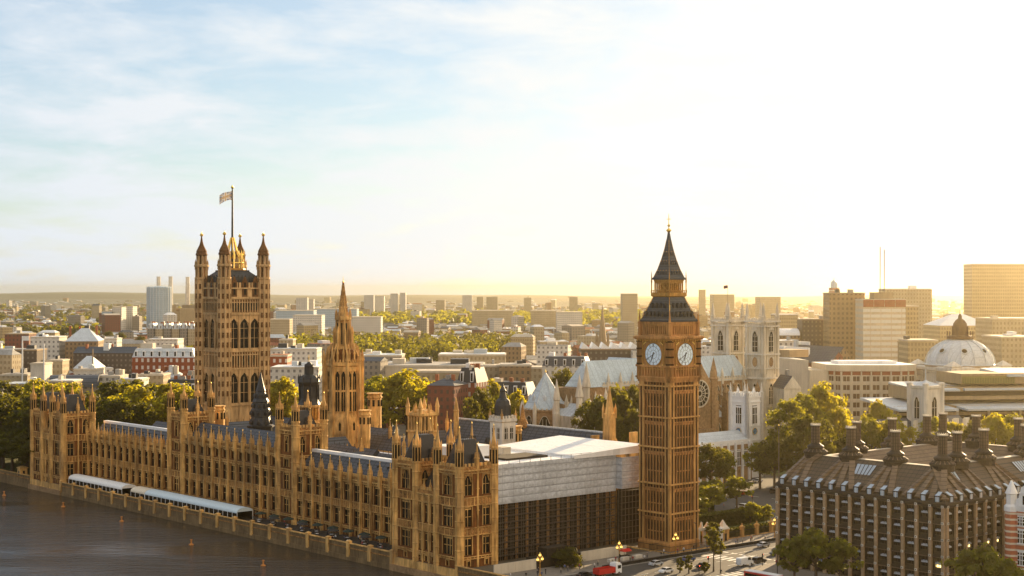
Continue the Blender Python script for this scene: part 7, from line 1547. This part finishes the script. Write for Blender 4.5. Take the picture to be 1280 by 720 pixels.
# vehicles
def car_mesh(kind):
    b = MB()
    if kind == 'car': Lc, Wc, pr = 4.3, 1.75, [(-2.15,.35),(-2.15,.75),(-2.05,.9),(-1.55,.98),(-.95,1.42),(.55,1.46),(1.25,.98),(1.95,.86),(2.13,.7),(2.15,.35)]
    elif kind == 'taxi': Lc, Wc, pr = 4.6, 1.8, [(-2.3,.35),(-2.3,.8),(-2.2,1.05),(-1.75,1.72),(-1.2,1.82),(.5,1.8),(1.0,1.12),(1.9,1.02),(2.25,.85),(2.3,.35)]
    else: Lc, Wc, pr = 5.2, 2.0, [(-2.6,.4),(-2.6,2.0),(-2.45,2.25),(1.0,2.3),(1.45,2.1),(2.0,1.3),(2.5,1.1),(2.6,.8),(2.6,.4)]
    n = len(pr); top = max(z for _, z in pr); hw = lambda z: Wc/2*(1 if z < top*.62 else 1-.16*(z-top*.62)/(top*.38))
    b.add([(x,-hw(z),z) for x,z in pr]+[(x,hw(z),z) for x,z in pr], [(i,i+1,n+i+1,n+i) for i in range(n-1)]+[tuple(range(n-1,-1,-1)),tuple(range(n,2*n)),(0,n,2*n-1,n-1)], 'bodypaint'); return b, Lc, Wc, top, pr
plain('bodypaint',(.8,.8,.8)); paints = {k: mat('paint_'+k, c, .28, .04, 1, 3, spec=.6) for k, c in dict(white=(.8,.8,.78), silver=(.5,.52,.54), black=(.015,.015,.018), red=(.5,.02,.015), blue=(.03,.07,.22), grey=(.16,.17,.18)).items()}
whm = MB(); whm.X = Matrix.Rotation(R(90),4,'X'); whm.lathe(0,0,[(.2,-.1),(.33,-.1),(.33,.1),(.2,.1)],14,'rubber'); whm.lathe(0,0,[(.2,-.11),(.2,.11)],10,'tube'); whm = whm.mesh('wheel')
hlm = MB(); hlm.box(-.02,-.16,-.08,.05,.16,.08,'white'); hlm = hlm.mesh('headlight'); tlm2 = MB(); tlm2.box(-.05,-.14,-.08,.02,.14,.08,'redbrick'); tlm2 = tlm2.mesh('tail_light')
VP = {}
def vehicle(kind, paint, loc, rz, label, group='cars and vans on the roads'):
    if (kind, paint) not in VP:
        b, Lc, Wc, top, pr = car_mesh(kind); b.mats = [paints[paint]]; bm1 = b.mesh('body')
        g = MB(); z0, z1 = top*.66, top*.95
        xs = {'car':(-1.45,-.9,.52,1.18),'taxi':(-1.85,-1.6,.45,.98),'van':(.3,.32,1.35,1.75)}[kind]
        for sg in (-1,1): g.add([(xs[0],sg*(Wc/2+.004),z0),(xs[3],sg*(Wc/2+.004),z0),(xs[2],sg*(Wc/2*.87+.004),z1),(xs[1],sg*(Wc/2*.87+.004),z1)],[(0,1,2,3)],'glass')
        fx = [(p, q) for p, q in zip(pr, pr[1:]) if p[1] > top*.9 and q[1] < p[1]-.25 and q[0] > 0] or [((.55,1.46),(1.25,.98))]
        (xa, za), (xb, zb_) = fx[0]
        g.add([(xa+(xb-xa)*.1,-Wc*.4,za-(za-zb_)*.1+.02),(xa+(xb-xa)*.1,Wc*.4,za-(za-zb_)*.1+.02),(xb-.04,Wc*.45,zb_+.06),(xb-.04,-Wc*.45,zb_+.06)],[(0,1,2,3)],'glass')
        if kind != 'van': p, q = [(p, q) for p, q in zip(pr, pr[1:]) if q[1] > p[1]+.3 and q[0] < 0 and q[0] > p[0]+.2][0]; g.add([(p[0]-.03,-Wc*.44,p[1]+.05),(p[0]-.03,Wc*.44,p[1]+.05),(q[0]-.03,Wc*.4,q[1]),(q[0]-.03,-Wc*.4,q[1])],[(0,1,2,3)],'glass')
        VP[(kind, paint)] = (bm1, g.mesh('windscreen'), Lc, Wc)
    bm1, gm, Lc, Wc = VP[(kind, paint)]
    t = thing({'car':'parked_car','taxi':'taxi_cab','van':'delivery_van'}[kind], label, {'car':'car','taxi':'taxi','van':'van'}[kind], loc, rz, group)
    put('body', bm1, t); put('window_glass', gm, t)
    for sx in (-1,1):
        for sy in (-1,1): put('wheel', whm, t, (sx*Lc*.31,sy*(Wc/2-.08),.33))
    for sy in (-1,1): put('headlight', hlm, t, (Lc/2-.02,sy*Wc*.34,.72)); put('tail_light', tlm2, t, (-Lc/2+.02,sy*Wc*.36,.78))
    return t
DV = ANG; DU = ANG+PI/2
vehicle('van','white',W(63.9,-46.8),DV,'white van waiting at the kerb near the foreground trees'); vehicle('taxi','black',W(69.5,-47.2),DV,'black cab right behind the white van'); vehicle('car','white',W(39,-40.5),DV+PI,'white car on the bottom road beside the conifers'); vehicle('car','black',W(18,-30.5),DV,'black car on the near road left of the lorry'); vehicle('car','silver',W(213,74),DU,'silver white car crossing the far side of the square'); vehicle('taxi','white',W(150,28),DU,'white cab standing behind the hedges by the clock tower'); vehicle('car','grey',W(152,18),DU,'grey car behind the yard hedges beside the clock tower'); vehicle('van','silver',W(158,-2),DU+PI,'silver van at the square corner left of the bronze office'); vehicle('car','white',W(163,10),DU+PI,'white car parked by the square corner'); vehicle('car','blue',W(168,-14),DU,'blue car turning at the square corner'); vehicle('car','black',W(205,30),DU+PI,'black car crossing the middle of the square'); vehicle('taxi','black',W(98,-33),DV,'black cab on the street right of the clock tower'); vehicle('car','silver',W(46,-90),DU,'silver car on the embankment road below the office'); vehicle('van','white',W(156,52),DU,'white van left of the small round tree on the square')
for (k_, p_, v, u, rz, lab) in (('car','grey',84,-41.5,DV+PI,'grey car beyond the young tree heading to the bridge'),('car','silver',92,-30,DV,'silver car on the tower side of the street'),('van','white',112,-41,DV+PI,'white van far up the street by the bronze office'),('car','red',120,-33,DV,'red car far up the street'),('taxi','black',126,-41,DV+PI,'black cab far up the street by the office corner'),('car','blue',57,-32,DV,'blue car passing the clock tower foot'),('car','black',52,-42,DV+PI,'black car at the bottom crossing'),('car','silver',45,-31,DV,'silver car between the lorry and the blue car'),('taxi','black',4,-31,DV,'black cab coming off the bridge'),('car','white',145,-36,DV,'white car turning into the square'),('car','red',178,52,DU,'red car on the square by the lamp'),('car','silver',184,20,DU,'silver car in the middle lane of the square'),('taxi','black',190,46,DU+PI,'black cab on the far lane of the square'),('van','white',200,8,DU,'white van on the far lane of the square'),('car','grey',172,80,DU,'grey car near the abbey side of the square'),('car','blue',215,-20,DU,'blue car by the large trees of the square')):
    vehicle(k_, p_, W(v,u), rz, lab)
# lorry and buses
t = thing('lorry', 'red flatbed lorry with a white high cab at the bottom of the road', 'lorry', W(24,-33.5), DV)
mb = MB(); mb.box(-4.5,-1.2,.9,1.6,1.2,1.2,paints['red']); mb.box(-4.5,-1.25,1.2,1.5,-1.15,2.4,paints['red']); mb.box(-4.5,1.15,1.2,1.5,1.25,2.4,paints['red']); mb.box(-4.5,-1.15,1.2,-4.4,1.15,2.4,paints['red']); mb.box(1.4,-1.15,1.2,1.5,1.15,2.4,paints['red']); mb.box(-4.2,-1.1,1.21,1.3,1.1,1.9,'board'); mb.build('load_bed', t)
mb = MB(); mb.box(1.75,-1.2,.6,3.9,1.2,3.0,paints['white']); mb.box(1.9,-1.1,3.0,3.5,1.1,3.35,paints['white']); mb.build('cab', t)
mb = MB(); mb.box(3.91,-1.05,1.7,3.94,1.05,2.8,'glass'); mb.box(2.4,-1.23,1.8,3.6,-1.21,2.7,'glass'); mb.box(2.4,1.21,1.8,3.6,1.23,2.7,'glass'); mb.build('window_glass', t)
for x in (-3.4,-2.5,2.9):
    for sy in (-1,1): o = put('wheel', whm, t, (x,sy*1.05,.48)); o.scale = (1.45,1.6,1.45)
def bus(loc, rz, label, top):
    t = thing('bus', label, 'bus', loc, rz); mb = MB(); mb.box(-5.4,-1.25,.4,5.4,1.25,4.15,paints['red']); mb.build('body', t); mb = MB(); mb.box(-5.3,-1.15,4.15,5.3,1.15,4.35,top); mb.build('roof', t)
    mb = MB()
    for z0, z1 in ((1.5,2.3),(2.95,3.75)):
        for sy in (-1,1): mb.box(-5.0,sy*1.262-.01,z0,5.0,sy*1.262+.01,z1,'glass')
        mb.box(5.405,-1.1,z0,5.42,1.1,z1,'glass'); mb.box(-5.42,-1.1,z0,-5.405,1.1,z1,'glass')
    mb.build('window_band', t)
    for x in (-3.2,3.4):
        for sy in (-1,1): o = put('wheel', whm, t, (x,sy*1.12,.48)); o.scale = (1.45,1.5,1.45)
bus(W(40.5,-73), DU, 'red double decker bus with a white roof at the bottom edge before the trees', 'white'); bus(W(300,150), DV, 'red double decker bus in the distant street right of the abbey', 'white'); 
for i, (x, Y, lab) in enumerate(((1000,845,'nearest red bus queuing in the hazy street right of the abbey'),(1006,880,'second red bus queuing in the hazy street right of the abbey'),(1010,930,'farthest red bus queuing in the hazy street right of the abbey'))): bus(at(x,Y), R(70), lab, 'white')
# people on the pavements
for (v, u, place) in ((9,-22,'by the left gilded lamp'),(20,-22,'between the lorry and the hoarding'),(40,-21.5,'by the right gilded lamp'),(44,-23,'near the right gilded lamp'),(52,-21,'left of the clock tower railings'),(66,-22,'before the clock tower railings'),(73,-20,'at the clock tower corner'),(92,-22,'by the gate lodges'),(97,-21,'right of the gate lodges'),(110,-20,'by the yard railings'),(118,-22,'far along the yard railings'),(70,-53,'behind the black cab'),(72,-54.5,'on the kerb behind the cab'),(75,-52.5,'near the tall lamp column'),(78,-53.5,'beside the tall lamp column'),(81,-52.6,'right of the tall lamp column'),(60,-52,'left of the white van'),(47,-53,'by the traffic island'),(84,-53.5,'under the foreground clump'),(90,-52.5,'near the office corner'),(143,20,'behind the yard hedge'),(145,32,'by the far yard hedge'),(147,40,'at the edge of the square'),(149,45,'near the lamp of the square'),(232,20,'on the far pavement of the square'),(234,35,'by the low church hedge'),(236,48,'in front of the white church'),(160,44,'by the white van on the square'),(235,-5,'at the far corner of the square'),(12,-19,'left of the dark bush')):
    person(v, u, place, None, 'pedestrians by the roads')
for i in range(34):
    v = 1+i*3.9; person(v, -20.2-(i*7 % 5)*.9, f'in the pavement crowd, {ORD[i % 20]} {"bridge" if i < 20 else "square"} side', None, 'crowd on the street pavement')
# statue plinths and flower stall on the pavement
t = thing('stone_plinths', 'row of pale square planters on the pavement before the tower', 'planters', W(38,-20), ANG); mb = MB()
for i in range(3): mb.box(i*5,0,.13,i*5+3,1.2,1.0,'pale')
mb.build('planter', t)
t = thing('flower_stall', 'small red roofed stall on the pavement left of the clock tower', 'stall', W(46,-18), ANG); mb = MB(); mb.box(-1.3,-.9,.1,1.3,.9,1.1,'board'); mb.build('counter', t); mb = MB(); mb.gable(-1.6,-1.2,1.6,1.2,2.3,3.0,paints['red'],'x')
for sx in (-1.3,1.3): mb.beam((sx,-.9,1),(sx,-.9,2.3),.08,'tube'); mb.beam((sx,.9,1),(sx,.9,2.3),.08,'tube')
mb.build('roof', t)
